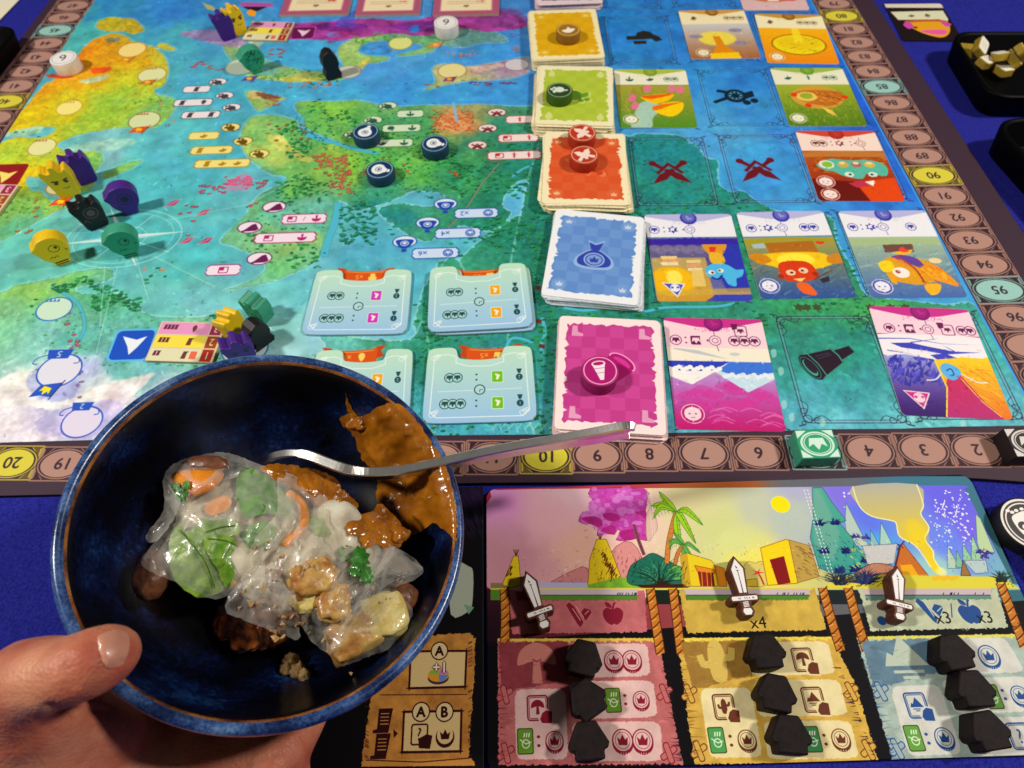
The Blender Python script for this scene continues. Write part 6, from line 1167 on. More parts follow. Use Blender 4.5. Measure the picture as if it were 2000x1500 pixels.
def sword(tip, pom, lab):
    a, b = at(*tip, SWH), at(*pom, SWH); L_ = (a - b).length; c_ = (a + b) / 2; s = L_ / .0395
    o = prism('wooden_sword', np.array(SW) / 1000 * s, 0, SWH, [M_swt, M_swd], uvbox=(-.012 * s, -.022 * s, .012 * s, .022 * s), loc=(c_.x, c_.y, ZB + .0001), rot=(0, 0, math.atan2(a.y - b.y, a.x - b.x) - math.pi / 2), bev=.0004)
    return tag(o, lab, 'sword', 'brown wooden swords on the player board')
sword((1026, 1113), (1066, 1228), 'white-faced wooden sword on the pink pen')
sword((1432, 1084), (1463, 1203), 'white-faced wooden sword on the yellow pen')
sword((1752, 1104), (1758, 1212), 'white-faced wooden sword on the blue pen')
HUT = np.array([(-4.4, 10.5), (4.6, 10.5), (9.6, -1.2), (8.6, -4.2), (6.8, -4.6), (6.6, -9.5), (-6.6, -9.5), (-6.8, -4.6), (-8.6, -4.2), (-9.6, -1.2)]) / 1000 * [.86, .70]
M_hut = pmat('black_wood', '#0e0809', .62, .16, .45, 420, .3, 1400, col2='#1c1112')
HH = .0105
hut_me = None
HP = [((1140, 1285), -14, 'top', 'pink'), ((1148, 1366), 30, 'middle', 'pink'), ((1150, 1448), 4, 'bottom', 'pink'), ((1498, 1272), 2, 'top', 'yellow'), ((1518, 1354), -12, 'middle', 'yellow'), ((1546, 1436), -6, 'bottom', 'yellow'), ((1867, 1274), 6, 'top', 'blue'), ((1906, 1346), 0, 'middle', 'blue'), ((1935, 1428), 6, 'bottom', 'blue')]
for (p, a, rw, pen) in HP:
    q = at(p[0], p[1], HH)
    if hut_me is None: o = prism('wooden_hut', HUT, 0, HH, [M_hut], bev=.0007); hut_me = o.data
    else: o = bpy.data.objects.new('wooden_hut', hut_me); link(o); bevel(o, .0007, 2, 50)
    o.location = (q.x, q.y, ZB + .0001); o.rotation_euler = (0, 0, R(a))
    tag(o, f'black wooden hut token, {rw} one of the three on the {pen} pen', 'hut token', 'black wooden huts on the player board')
def marker(q, h, col, pr, side, lab, seed):
    g = unp(q, h); cc = g.mean(0); w = (np.linalg.norm(g[1] - g[0]) + np.linalg.norm(g[2] - g[3])) / 2; d = (np.linalg.norm(g[3] - g[0]) + np.linalg.norm(g[2] - g[1])) / 2; a = (g[1] - g[0]) + (g[2] - g[3])
    cv = Cv(-10, -10, 10, 10, .1, col, None, seed)
    for sx in (-1, 1):
        for sy in (-1, 1): cv.poly([(sx * 9.4, sy * 9.4), (sx * 4, sy * 9.4), (sx * 9.4, sy * 4)], pr)
    cv.ell((0, 0), 9.2, 9.2, col); cv.ell((0, 0), 8.6, 8.6, pr, ring=1.1); cv.ell((0, 0), 7, 7, pr, ring=.5); cv.icon('crown', (0, .4), 4.8, pr, 180)
    o = prism('score_marker', rrect(w, d, .0008), 0, h, [printed('marker_print', cv, .5, .3), side], uvbox=(-w / 2, -d / 2, w / 2, d / 2), loc=(cc[0], cc[1], .0001), rot=(0, 0, math.atan2(a[1], a[0])), bev=.0005)
    return tag(o, lab, 'score marker', 'square score markers')
marker([(1556, 840), (1628, 839), (1641, 893), (1561, 896)], .0098, '#349c74', '#d0ecdc', FM['teal'], 'green square score marker with a pale crown on the score track', 96)
marker([(1968, 837), (2040, 836), (2058, 890), (1975, 893)], .0098, '#1c1618', '#d4ccc8', FM['black'], 'black square score marker at the right edge of the picture', 97)

# ================================================================== things lying beside the mat
M_blk = pmat('black_plastic', '#020203', .5, .08, .1); M_gold = pmat('gold_wood', '#a88c2c', .5, .3, .2, 400, .2)
def tray(c, w, d, h, rz, lab):
    t = empty('token_tray', (c.x, c.y, -.0024), rz); tag(t, lab, 'tray', 'black token trays')
    rings = []; prof = [(0, 0, .012), (0, h, .016), (.002, h + .001, .016), (.004, h, .014), (.007, .0022, .010), (.013, .0016, .006)]
    V = []; F_ = []
    for ins, z, r in prof:
        grow = .004 * z / h
        V += [(x, y, z) for x, y in rrect(w - 2 * ins + 2 * grow, d - 2 * ins + 2 * grow, r, 6)]
    n = len(V) // len(prof)
    for k in range(len(prof) - 1):
        for i in range(n): F_.append((k * n + i, k * n + (i + 1) % n, (k + 1) * n + (i + 1) % n, (k + 1) * n + i))
    F_.append(tuple((len(prof) - 1) * n + i for i in range(n))); F_.append(tuple(reversed(range(n))))
    mesh('tray_body', V, F_, M_blk, t, smooth=True); bevel(t.children[0], .0006, 2, 40)
    return t
tp = at(1985, 140, .012); tray(Vector((tp.x + .030, tp.y + .004, 0)), .125, .082, .018, R(-3), 'black plastic tray holding gold-edged white tokens')
tp2 = at(2035, 330, .012); tray(Vector((tp2.x + .047, tp2.y, 0)), .11, .10, .02, R(8), 'empty black tray at the right edge of the picture')
tp3 = at(-30, 120, .012); tray(Vector((tp3.x - .046, tp3.y, 0)), .10, .10, .016, R(-4), 'black tray at the left edge beside the score track')
TK = catmull([(-6.5, 4.5), (0, 5), (6.5, 4.5), (7.2, 0), (6.5, -4.5), (0, -5), (-6.5, -4.5), (-7.2, 0)], 4) / 1000
for k, (u, v, z, rx, ry, rz, lab) in enumerate(((1915, 92, .016, 35, -10, 60, 'gold-edged white token leaning topmost in the black tray'), (1885, 100, .010, 70, 20, 120, 'gold-edged white token standing on edge in the tray'), (1925, 122, .008, 8, 12, 30, 'gold-edged white token lying flat at the front of the heap'), (1952, 110, .012, -15, 25, 75, 'gold-edged white token in the middle of the tray heap'), (1978, 116, .012, 20, -30, 140, 'gold-edged white token tilted at the back of the heap'), (1996, 104, .018, 10, 40, 10, 'gold-edged white token high at the right of the heap'), (1958, 136, .005, 0, 5, 100, 'gold-edged white token lying low against the tray wall'))):
    cv = Cv(-8, -6, 8, 6, .12, '#dcd4b8', None, 120 + k); cv.poly(rrect(12, 7.4, 1), '#f0ece0')
    for q in range(3): cv.line([(-4, 2 - 2 * q), (4, 2 - 2 * q)], .5, '#8c8464', .8)
    p = at(u, v, z)
    o = prism('resource_token', TK, -.003, .003, [printed('token_print', cv, .5, .3), M_gold], uvbox=(-.008, -.006, .008, .006), loc=(p.x, p.y, z), rot=(R(rx), R(ry), R(rz)), bev=.0008)
    tag(o, lab, 'token', 'gold-edged tokens in the tray')
# dark portrait card above the tray
pv = card_cv('#241418', 130); pv.poly([(0, .02), (1, .0), (1, .12), (0, .12)], '#e0d4c4'); pv.poly([(.04, .24), (.96, .2), (.96, .44), (.92, .5), (.8, .44), (.1, .46)], '#dcd8b8'); pv.icon('leaf', (.36, .34), 3.6, '#5c6450', 180); pv.icon('hand', (.64, .34), 3.6, '#5c6450', 180); pv.poly([(.22, .48), (.88, .46), (.84, .6), (.3, .62)], '#b86428', smooth=3); pv.poly([(.2, .58), (.34, .52), (.8, .5), (.92, .56), (.84, .8), (.66, .92), (.44, .84), (.28, .7)], '#e0a030', smooth=4); pv.poly([(.14, .58), (.26, .52), (.3, .62), (.2, .7)], '#c858a8', smooth=4); pv.poly([(.8, .5), (.96, .56), (.86, .64)], '#c858a8', smooth=4); pv.poly([(.4, .74), (.8, .72), (.74, .84), (.5, .82)], '#e868a8', smooth=4); pv.ell((.32, .66), 2.4, 2, '#702c10')
q = [(1722, -10), (1834, -12), (1880, 90), (1775, 92)]; cc, an = place(q, 0)
o = prism('portrait_card', OUT * [.86, .8], -.0022, -.0018, [printed('portrait_print', pv, .4, .4), M_bedge], uvbox=(-CW * .43, -CH * .4, CW * .43, CH * .4), loc=(cc[0] + .001, cc[1], 0), rot=(0, 0, an))
tag(o, 'dark card with an orange and pink creature beside the black tray', 'card')
wv = card_cv('#efe6cc', 131); wv.icon('leaf', (.84, .55), 4, '#6c6048', 180); wv.icon('drop', (.72, .8), 4, '#8c6c48', 180)
p = at(26, 10, -.002); o = prism('game_card', OUT, -.0022, -.0018, [printed('white_card', wv, .4, .4), M_cedge], uvbox=UVB, loc=(p.x - CW / 2 - .001, p.y - .014, 0), rot=(0, 0, R(-6)))
tag(o, 'cream card lying on the blue cloth at the left top corner', 'card')
# paddle-shaped face token at the right edge
kv = Cv(-16, -26, 16, 16, .12, '#1c1412', None, 132); kv.ell((0, 0), 12.6, 12.6, '#e8e0d8', ring=1.1); kv.ell((0, 0), 10.6, 10.6, '#e8e0d8', ring=.7); kv.poly([(-6.5, 4), (-2, 6), (3, 6), (7, 3), (7, -3), (3, -7), (-2, -7.4), (-6, -4)], '#ece6e0', smooth=4); kv.ell((-3.4, -.4), 2.4, 2.2, '#2c2420'); kv.ell((-2.6, -1.2), 1.6, 1.4, '#ece6e0'); kv.ell((3.4, -.4), 2.2, 2, '#2c2420'); kv.ell((1, -3.6), 1.6, .8, '#e8b8b8')
for x, y in ((-6, 8), (-4.4, 6.8), (-2, 7.2), (1, 7.4)): kv.ell((x, y), 1.1, .8, '#ece6e0')
for x in (-4.6, 4.6): kv.line([(x, -12), (x, -25)], .8, '#e8e0d8')
KO = [(13.4 * math.cos(R(a)), 13.4 * math.sin(R(a))) for a in range(-62, 243, 10)] + [(-6.2, -25), (6.2, -25)]
p = at(1998, 1022, .007)
o = prism('face_token', np.array(KO) / 1000, 0, .0085, [printed('face_print', kv, .5, .3), FM['black']], uvbox=(-.016, -.026, .016, .016), loc=(p.x + .0035, p.y, -.0023), rot=(0, 0, R(10)), bev=.0006)
tag(o, 'black paddle token with a white smiling face on the blue cloth', 'token')

# ================================================================== the bowl, held tilted over the table
BN = Vector((.38, -.055, 1)).normalized(); BC = Vector((-.0826, .0860, .0912)); BRAD = .0675
BX = Vector((0, 1, 0)).cross(BN).normalized(); BY = BN.cross(BX)
BM = Matrix((BX, BY, BN)).transposed().to_4x4(); BM.translation = BC
BMI = BM.inverted()
CAMP = Vector((0, 0, CAMH))
def ray(u, v): return Vector(tuple((u - 1000) / FOC * CR + (750 - v) / FOC * CU + FW))
def pd(u, v, depth): return CAMP + ray(u, v) * depth
def bp(u, v, d):
    """point seen at u,v on the plane d metres above the bowl rim"""
    r = ray(u, v); return CAMP + r * (((BC + BN * d) - CAMP).dot(BN) / r.dot(BN))
def dep(p): return float(np.dot(np.array(p - CAMP), FW))
INN = [(.0629, -.0014), (.0618, -.0045), (.0605, -.0095), (.0578, -.0190), (.0530, -.0290), (.0460, -.0375), (.0360, -.0435), (.0220, -.0468), (0, -.0475)]
LIP = [(.0636, -.0003), (.0643, .0004), (.0652, .0007), (.0662, .0004), (.0671, -.0008), (.0674, -.0026)]
OUTP = [(.0668, -.0070), (.0645, -.0170), (.0600, -.0290), (.0530, -.0400), (.0440, -.0480), (.0360, -.0515), (.0345, -.0560), (.0325, -.0575), (.0300, -.0560), (.0290, -.0525), (0, -.0515)]
def lathe(name, prof, mats, parent, n=128, sub=3):
    P = catmull([(r, z) for r, z in prof], sub, False); V = []; F_ = []
    for r, z in P:
        for k in range(n): a = 2 * math.pi * k / n; V.append((max(r, 1e-5) * math.cos(a), max(r, 1e-5) * math.sin(a), z))
    for i in range(len(P) - 1):
        for k in range(n): F_.append((i * n + k, (i + 1) * n + k, (i + 1) * n + (k + 1) % n, i * n + (k + 1) % n))
    o = mesh(name, V, F_, mats, parent, smooth=True); return o
def glaze(name, stops, scale, seedv, rough=.16, speck=.5):
    """reactive glaze: mottled between colours, speckled"""
    m = bpy.data.materials.new(name); nt, b = nodes(m); N, L = nt.nodes, nt.links
    tc = N.new('ShaderNodeTexCoord'); mp = N.new('ShaderNodeMapping'); mp.inputs['Location'].default_value = (seedv, seedv * 2, 0); L.new(tc.outputs['Object'], mp.inputs['Vector'])
    n1 = N.new('ShaderNodeTexNoise'); n1.inputs['Scale'].default_value = scale; n1.inputs['Detail'].default_value = 3
    n2 = N.new('ShaderNodeTexNoise'); n2.inputs['Scale'].default_value = scale * 14; n2.inputs['Detail'].default_value = 4; n2.inputs['Roughness'].default_value = .7
    L.new(mp.outputs['Vector'], n1.inputs['Vector']); L.new(mp.outputs['Vector'], n2.inputs['Vector'])
    mx = N.new('ShaderNodeMath'); mx.operation = 'MULTIPLY_ADD'; mx.inputs[1].default_value = speck; L.new(n2.outputs['Fac'], mx.inputs[0])
    m2 = N.new('ShaderNodeMath'); m2.operation = 'MULTIPLY_ADD'; m2.inputs[1].default_value = 1.0; m2.inputs[2].default_value = -speck * .5; L.new(n1.outputs['Fac'], m2.inputs[0]); L.new(m2.outputs[0], mx.inputs[2])
    rp = N.new('ShaderNodeValToRGB'); L.new(mx.outputs[0], rp.inputs['Fac']); e = rp.color_ramp.elements
    while len(e) < len(stops): e.new(.5)
    for el, (p, c) in zip(e, stops): el.position = p; el.color = lin(c)
    L.new(rp.outputs['Color'], b.inputs['Base Color']); b.inputs['Roughness'].default_value = rough; b.inputs['Specular IOR Level'].default_value = .5
    bp_ = N.new('ShaderNodeBump'); bp_.inputs['Strength'].default_value = .12; bp_.inputs['Distance'].default_value = .0004; L.new(n2.outputs['Fac'], bp_.inputs['Height']); L.new(bp_.outputs['Normal'], b.inputs['Normal'])
    return m
M_gin = glaze('glaze_inside', [(.36, '#010206'), (.50, '#02061a'), (.63, '#081840'), (.78, '#1c4480')], 38, 1.3, .3, .5)
M_glip = glaze('glaze_lip', [(.28, '#0a122c'), (.44, '#182c58'), (.58, '#38568a'), (.76, '#6c88ac')], 70, 4.1, .22, .6)
M_gbr = glaze('glaze_brown', [(.3, '#3c1c0c'), (.5, '#80481c'), (.7, '#b07838')], 90, 2.2, .25, .5)
M_gout = glaze('glaze_outside', [(.3, '#05060c'), (.55, '#0a1230'), (.75, '#1c3068')], 40, 6.0, .18, .4)
bowl = empty('bowl'); bowl.matrix_world = BM
tag(bowl, 'glossy dark blue stoneware bowl with a speckled rim and a brown lip line', 'bowl')
lathe('inner_wall', INN, M_gin, bowl); lathe('lip_line', [(.0629, -.0014), (.0631, -.0010), (.0633, -.0006), (.0636, -.0003)], M_gbr, bowl); lathe('rim', LIP, M_glip, bowl); lathe('outer_wall', [(.0674, -.0026)] + OUTP, M_gout, bowl)
for ch in bowl.children:
    for p in ch.data.polygons: pass
# inner radius at a height, for things lying on the wall
_ip = catmull(INN, 6, False)[::-1]
def rin(z): return float(np.interp(z, _ip[:, 1], _ip[:, 0]))
def wall(u, v, off=0.0):
    """where the sight line u,v meets the inside of the bowl, raised by off"""
    r = ray(u, v); lo, hi = None, None; t0 = dep(bp(u, v, 0)); 
    for k in range(160):
        t = t0 + k * .0006; p = BMI @ (CAMP + r * t)
        if p.z < -.0475 or math.hypot(p.x, p.y) > rin(p.z): break
    p = BMI @ (CAMP + r * (t - .0003)); rad = Vector((p.x, p.y, 0)); n = (Vector((0, 0, .6)) - rad.normalized() * (1.0 if p.z > -.04 else .3)).normalized()
    return BM @ (p + n * off)

# ------------------------------------------------------------------ draped and smeared food surfaces
from mathutils.geometry import delaunay_2d_cdt
def inside_poly(P, X, Y):
    c = np.zeros(len(X), bool)
    for a, b in zip(P, np.roll(P, 1, 0)):
        if a[1] == b[1]: continue
        c ^= ((a[1] > Y) != (b[1] > Y)) & (X < (b[0] - a[0]) * (Y - a[1]) / (b[1] - a[1]) + a[0])
    return c
def edge_dist(P, Q):
    A = P; B = np.roll(P, -1, 0); D = B - A; out_ = []
    for q in Q:
        t = np.clip(((q - A) * D).sum(1) / np.maximum((D * D).sum(1), 1e-9), 0, 1)
        out_.append(np.sqrt((((A + D * t[:, None]) - q) ** 2).sum(1)).min())
    return np.array(out_)
def patch(name, poly, fn, mat, parent, step=7.0, smooth=4, ragged=0.0, seed=0, solid=0.0):
    """a surface over an outline (photo position); fn(u,v,edge distance)->point"""
    rg = random.Random(seed); P = catmull(poly, smooth) if smooth else np.array(poly, float)
    B = []
    for a, b in zip(P, np.roll(P, -1, 0)):
        n = max(1, int(np.linalg.norm(b - a) / step))
        for k in range(n): B.append(a + (b - a) * k / n + np.array([rg.gauss(0, ragged), rg.gauss(0, ragged)]))
    B = np.array(B); x0, y0 = B.min(0); x1, y1 = B.max(0); I = []
    ys = np.arange(y0, y1, step * .87)
    for j, y in enumerate(ys):
        for x in np.arange(x0 + (step / 2 if j % 2 else 0), x1, step): I.append((x + rg.uniform(-.15, .15) * step, y + rg.uniform(-.15, .15) * step))
    if I: I = np.array(I); I = list(I[inside_poly(B, I[:, 0], I[:, 1])])
    I = np.array(I) if I else np.zeros((0, 2))
    if len(I): I = I[edge_dist(B, I) > step * .55]
    Q = np.vstack([B, I]); nb = len(B)
    r_ = delaunay_2d_cdt([Vector(q) for q in Q], [(i, (i + 1) % nb) for i in range(nb)], [], 1, 1e-4)
    vv = np.array([tuple(v) for v in r_[0]]); ed = edge_dist(B, vv)
    pts = [fn(u, v, e) for (u, v), e in zip(vv, ed)]
    faces = [tuple(f) for f in r_[2]]
    o = mesh(name, pts, faces, mat, parent, smooth=True)
    me = o.data   # face the camera
    if len(me.polygons):
        nrm = np.array([p.normal[:] for p in me.polygons]); cen = np.array([p.center[:] for p in me.polygons])
        if ((nrm * (np.array(CAMP) - cen)).sum(1) < 0).sum() > len(nrm) / 2: me.flip_normals()
    if solid: s_ = o.modifiers.new('thick', 'SOLIDIFY'); s_.thickness = solid; s_.offset = -1
    return o
def nz(u, v, s, k=0): return mnoise.fractal((u / s, v / s, k * 7.3), 1.0, 2.0, 4)
LUMPS = [(400, 1060, 120, 130, .017), (520, 1010, 130, 120, .020), (640, 1080, 140, 130, .022), (690, 1190, 120, 100, .020), (560, 1150, 130, 90, .016), (400, 940, 80, 60, .016), (760, 1120, 80, 60, .016), (310, 1110, 60, 60, .012)]
FOLDS = [((276, 1100), (372, 968), .0022, 9), ((372, 968), (440, 915), .0016, 8), ((560, 925), (590, 1060), .0012, 12), ((470, 905), (430, 935), .0014, 6), ((500, 1000), (478, 1110), .0010, 9), ((640, 1000), (560, 1190), .0018, 10), ((652, 1270), (764, 1078), .0024, 9), ((720, 1230), (800, 1115), .0016, 8), ((600, 960), (520, 1090), .0010, 8), ((620, 1060), (556, 1190), .0012, 7), ((700, 1040), (630, 1190), .0016, 9), ((580, 1180), (540, 1120), .0012, 6), ((440, 1188), (500, 1130), .0014, 7), ((760, 1060), (735, 1170), .0014, 7), ((330, 940), (350, 985), .0012, 6), ((480, 960), (560, 1000), .0008, 6), ((520, 930), (540, 1030), .0009, 6), ((690, 1200), (640, 1290), .0012, 6), ((596, 1186), (606, 1256), .0014, 7), ((545, 1190), (580, 1250), .0012, 6), ((655, 960), (690, 1050), .0012, 8), ((430, 1100), (470, 1010), .0008, 6), ((820, 1110), (740, 1130), .0014, 6)]
def fold(u, v, sc=1.0):
    h = 0
    for (a, b), (c_, d_), amp, w in FOLDS:
        dx, dy = c_ - a, d_ - b; t = max(0, min(1, ((u - a) * dx + (v - b) * dy) / (dx * dx + dy * dy))); q = math.hypot(u - a - dx * t, v - b - dy * t)
        if q < w * 3: h += amp * 1.15 * sc * math.exp(-(q / (w * .7)) ** 2) * (1 - .3 * abs(t - .5))
    return h
BASE = -.025
def mound(u, v):
    """height of the heap of food above the plane 30 mm under the rim"""
    return max(h * math.exp(-((u - a) / ru) ** 2 * .9 - ((v - b) / rv) ** 2 * .9) for a, b, ru, rv, h in LUMPS) * .6 + sum(h * math.exp(-((u - a) / ru) ** 2 - ((v - b) / rv) ** 2) for a, b, ru, rv, h in LUMPS) * .22
def film(lift, sc=1.0, k=0, curl=.0):
    def f(u, v, e):
        rd = 1 - min(1, abs(nz(u, v, 95, k)) * 1.6); r2 = 1 - min(1, abs(nz(u * .8 + v * .4, v * .5, 34, k + 3)) * 1.8)
        d = BASE + mound(u, v) + lift + fold(u, v, sc) + .0013 * rd ** 3 + .0004 * r2 ** 3 + .0003 * nz(u, v, 55, k)
        d += curl * math.exp(-e / 9) * (1 + nz(u, v, 40, k + 5))
        return bp(u, v, d)
    return f
def paper_film(name, op, tint='#f0ede4'):
    m = bpy.data.materials.new(name); nt, b = nodes(m); N, L = nt.nodes, nt.links
    b.inputs['Base Color'].default_value = lin(tint); b.inputs['Roughness'].default_value = .28; b.inputs['Specular IOR Level'].default_value = .7; b.inputs['Coat Weight'].default_value = .9; b.inputs['Coat Roughness'].default_value = .1
    tc = N.new('ShaderNodeTexCoord'); n1 = N.new('ShaderNodeTexNoise'); n1.inputs['Scale'].default_value = 120; n1.inputs['Detail'].default_value = 6; n1.inputs['Distortion'].default_value = 1.2; L.new(tc.outputs['Object'], n1.inputs['Vector'])
    n2 = N.new('ShaderNodeTexNoise'); n2.inputs['Scale'].default_value = 900; L.new(tc.outputs['Object'], n2.inputs['Vector'])
    ad = N.new('ShaderNodeMath'); ad.operation = 'MULTIPLY_ADD'; ad.inputs[1].default_value = .25; L.new(n2.outputs['Fac'], ad.inputs[0]); L.new(n1.outputs['Fac'], ad.inputs[2])
    bmp = N.new('ShaderNodeBump'); bmp.inputs['Strength'].default_value = .35; bmp.inputs['Distance'].default_value = .0009; L.new(ad.outputs[0], bmp.inputs['Height']); L.new(bmp.outputs['Normal'], b.inputs['Normal'])
    tr = N.new('ShaderNodeBsdfTransparent'); tr.inputs['Color'].default_value = (.97, .96, .93, 1)
    tl = N.new('ShaderNodeBsdfTranslucent'); tl.inputs['Color'].default_value = lin(tint)
    m1 = N.new('ShaderNodeMixShader'); m1.inputs['Fac'].default_value = .30; L.new(b.outputs[0], m1.inputs[1]); L.new(tl.outputs[0], m1.inputs[2])
    mr = N.new('ShaderNodeMapRange'); mr.inputs['From Min'].default_value = .3; mr.inputs['From Max'].default_value = .7; mr.inputs['To Min'].default_value = op - .08; mr.inputs['To Max'].default_value = op + .14; L.new(n1.outputs['Fac'], mr.inputs['Value'])
    lw = N.new('ShaderNodeLayerWeight'); lw.inputs['Blend'].default_value = .25
    a2 = N.new('ShaderNodeMath'); a2.operation = 'MULTIPLY_ADD'; a2.inputs[1].default_value = .55; a2.use_clamp = True; L.new(lw.outputs['Facing'], a2.inputs[0]); L.new(mr.outputs['Result'], a2.inputs[2])
    mix = N.new('ShaderNodeMixShader'); L.new(a2.outputs[0], mix.inputs['Fac']); L.new(tr.outputs[0], mix.inputs[1]); L.new(m1.outputs[0], mix.inputs[2]); L.new(mix.outputs[0], N['Material Output'].inputs['Surface'])
    return m
def leafmat(name, c1, c2, rough=.35):
    m = pmat(name, c1, rough, .5, .1, 260, .5, 700, col2=c2, sss=.15, sssr=(.4, 1, .2), ssscale=.001, coat=.4); return m
M_film, M_film2 = paper_film('rice_paper', .13), paper_film('rice_paper_layered', .20, '#f4eee0'); M_film3 = paper_film('rice_paper_thin', .09)
M_let = leafmat('lettuce', '#4c7c18', '#84a838'); M_let2 = leafmat('lettuce_dark', '#2c6c18', '#5c9c2c'); M_cil = leafmat('cilantro', '#1c5c14', '#3c8c24')
M_car = pmat('carrot', '#d87a14', .35, .5, .15, 300, .3, 800, sss=.3, sssr=(1, .5, .1), coat=.5, col2='#e8962c'); M_car2 = pmat('carrot_pale', '#d8904c', .35, .5, .1, 300, .3, 800, sss=.3, coat=.4)
M_tof = pmat('tofu', '#98581c', .35, .5, .3, 110, .8, 420, sss=.2, sssr=(1, .7, .3), col2='#d4b468', coat=.4); M_nood = pmat('noodle', '#94866a', .4, .4, .15, 90, .3, 260, sss=.4, sssr=(1, .9, .7), ssscale=.003, col2='#d8d2be', coat=.4); M_tofy = pmat('tofu_pale', '#ccb45c', .4, .5, .1, 200, .5, 600, sss=.3, sssr=(1, .8, .3), col2='#dccf90', coat=.4)
M_glz = pmat('glazed_tofu', '#6c2406', .22, .6, .2, 220, .8, 600, col2='#c0681a', coat=.8, sss=.1); M_mush_shade = pmat('mushroom', '#4c2c1c', .4, .5, .2, 200, .5, col2='#7c4c30', coat=.3); M_crumb = pmat('peanut', '#906c3c', .6, .3, .2, 500, .5, col2='#b89c6c')
M_sau = pmat('peanut_sauce', '#7c4408', .22, .5, .2, 90, .35, 300, col2='#b06c12', coat=.6, sss=.25, sssr=(1, .5, .15), ssscale=.002)
def blob(name, u, v, d, r, mat, parent, sc=(1, 1, 1), rot=(0, 0, 0), box=0.0, rough=.12, seed=0, fr=9.0):
    bm = bmesh.new(); bmesh.ops.create_icosphere(bm, subdivisions=4, radius=1)
    for w_ in bm.verts:
        c_ = w_.co.normalized()
        if box: m_ = max(abs(c_.x), abs(c_.y), abs(c_.z)); c_ = c_ * ((1 - box) + box / m_ * .86)
        n_ = mnoise.fractal(c_ * 1.6 + Vector((seed * 3.1, seed, 0)), 1, 2, 4); c_ = c_ * (1 + rough * n_)
        w_.co = Vector((c_.x * sc[0], c_.y * sc[1], c_.z * sc[2])) * r
    o = from_bm(name, bm, mat, parent, smooth=True); o.location = bp(u, v, d); o.rotation_euler = rot
    return o
# rolls: the heap is three cut rolls; each roll is a thing, wrapper and fillings its parts
roll1 = empty('rice_paper_roll', bp(420, 1050, -.03)); tag(roll1, 'rice paper roll with bright green lettuce under the wrapper', 'summer roll', 'cut rice paper rolls in the bowl')
roll2 = empty('rice_paper_roll', bp(580, 1060, -.03)); tag(roll2, 'middle rice paper roll with a curved carrot strip, smeared with sauce', 'summer roll', 'cut rice paper rolls in the bowl')
roll3 = empty('rice_paper_roll', bp(700, 1180, -.03)); tag(roll3, 'rice paper roll with fried tofu pieces nearest the right bowl wall', 'summer roll', 'cut rice paper rolls in the bowl')
def onto(o, parent):
    o.parent = parent; o.matrix_parent_inverse = Matrix.Translation(parent.location).inverted(); return o
def PT_(name, poly, fn, mat, parent, **k): return onto(patch(name, poly, fn, mat, None, **k), parent)
def BL_(name, *a, **k):
    par = a[5]; a = a[:5] + (None,); return onto(blob(name, *a, **k), par)
# fillings under the films (sunk below the wrapper surface)
def FL(name, u, v, r, mat, par, sink=.9, **k): return BL_(name, u, v, BASE + mound(u, v) + fold(u, v) - r * sink, r, mat, par, **k)
PT_('noodle_bed', [(352, 985), (420, 950), (480, 930), (540, 960), (560, 1020), (540, 1090), (480, 1130), (420, 1140), (370, 1110), (330, 1090), (340, 1030)], lambda u, v, e: film(-.0024 - .004 * max(0, 1 - e / 22), .8, 1)(u, v, e), M_nood, roll1, step=7, ragged=2)
PT_('noodle_bed', [(560, 985), (620, 990), (690, 1030), (740, 1060), (720, 1110), (640, 1120), (580, 1150), (520, 1150), (500, 1100), (530, 1040)], lambda u, v, e: film(-.0020 - .004 * max(0, 1 - e / 22), .8, 4)(u, v, e), M_nood, roll2, step=7, ragged=2)
FL('noodle_heap', 430, 1080, .010, M_nood, roll1, sink=.75, sc=(1.7, 1.3, .7), rough=.12, seed=1); FL('mushroom', 300, 1120, .0065, M_mush_shade, roll1, sink=.9, sc=(1.0, 1.3, .8), seed=2); FL('mushroom', 400, 908, .0055, M_mush_shade, roll1, sink=.1, sc=(1.6, .7, .6), seed=3)
PT_('carrot_slab', [(334, 932), (352, 918), (400, 916), (436, 922), (428, 945), (398, 964), (360, 972), (342, 958)], lambda u, v, e: bp(u, v, BASE + mound(u, v) + .0016 + .0006 * min(1, e / 12) + .0004 * nz(u, v, 20, 2)), M_car, roll1, step=6, solid=.004)
PT_('lettuce_leaf', [(470, 915), (515, 925), (548, 955), (572, 990), (560, 1012), (520, 1000), (482, 1012), (462, 970)], film(.0002, .8, 2), M_let2, roll2, step=6, ragged=1.2)
FL('noodle_heap', 540, 1080, .011, M_nood, roll2, sink=.72, sc=(1.6, 1.5, .7), rough=.1, seed=5); FL('noodle_heap', 640, 1050, .011, M_nood, roll2, sink=.78, sc=(1.3, 1.3, .7), rough=.1, seed=6)
FL('tofu_chunk', 612, 1128, .0068, M_tof, roll3, sink=.02, sc=(1.25, 1.0, .8), rot=(.3, .2, .5), box=.5, rough=.2, seed=7); FL('tofu_chunk', 652, 1178, .0062, M_tof, roll3, sink=-.1, sc=(1.0, 1.1, .8), rot=(.1, .4, .2), box=.45, rough=.22, seed=8); FL('tofu_chunk', 606, 1166, .0052, M_tofy, roll3, sink=0, sc=(1.3, 1, .8), rot=(.2, .2, .9), box=.4, rough=.2, seed=9)
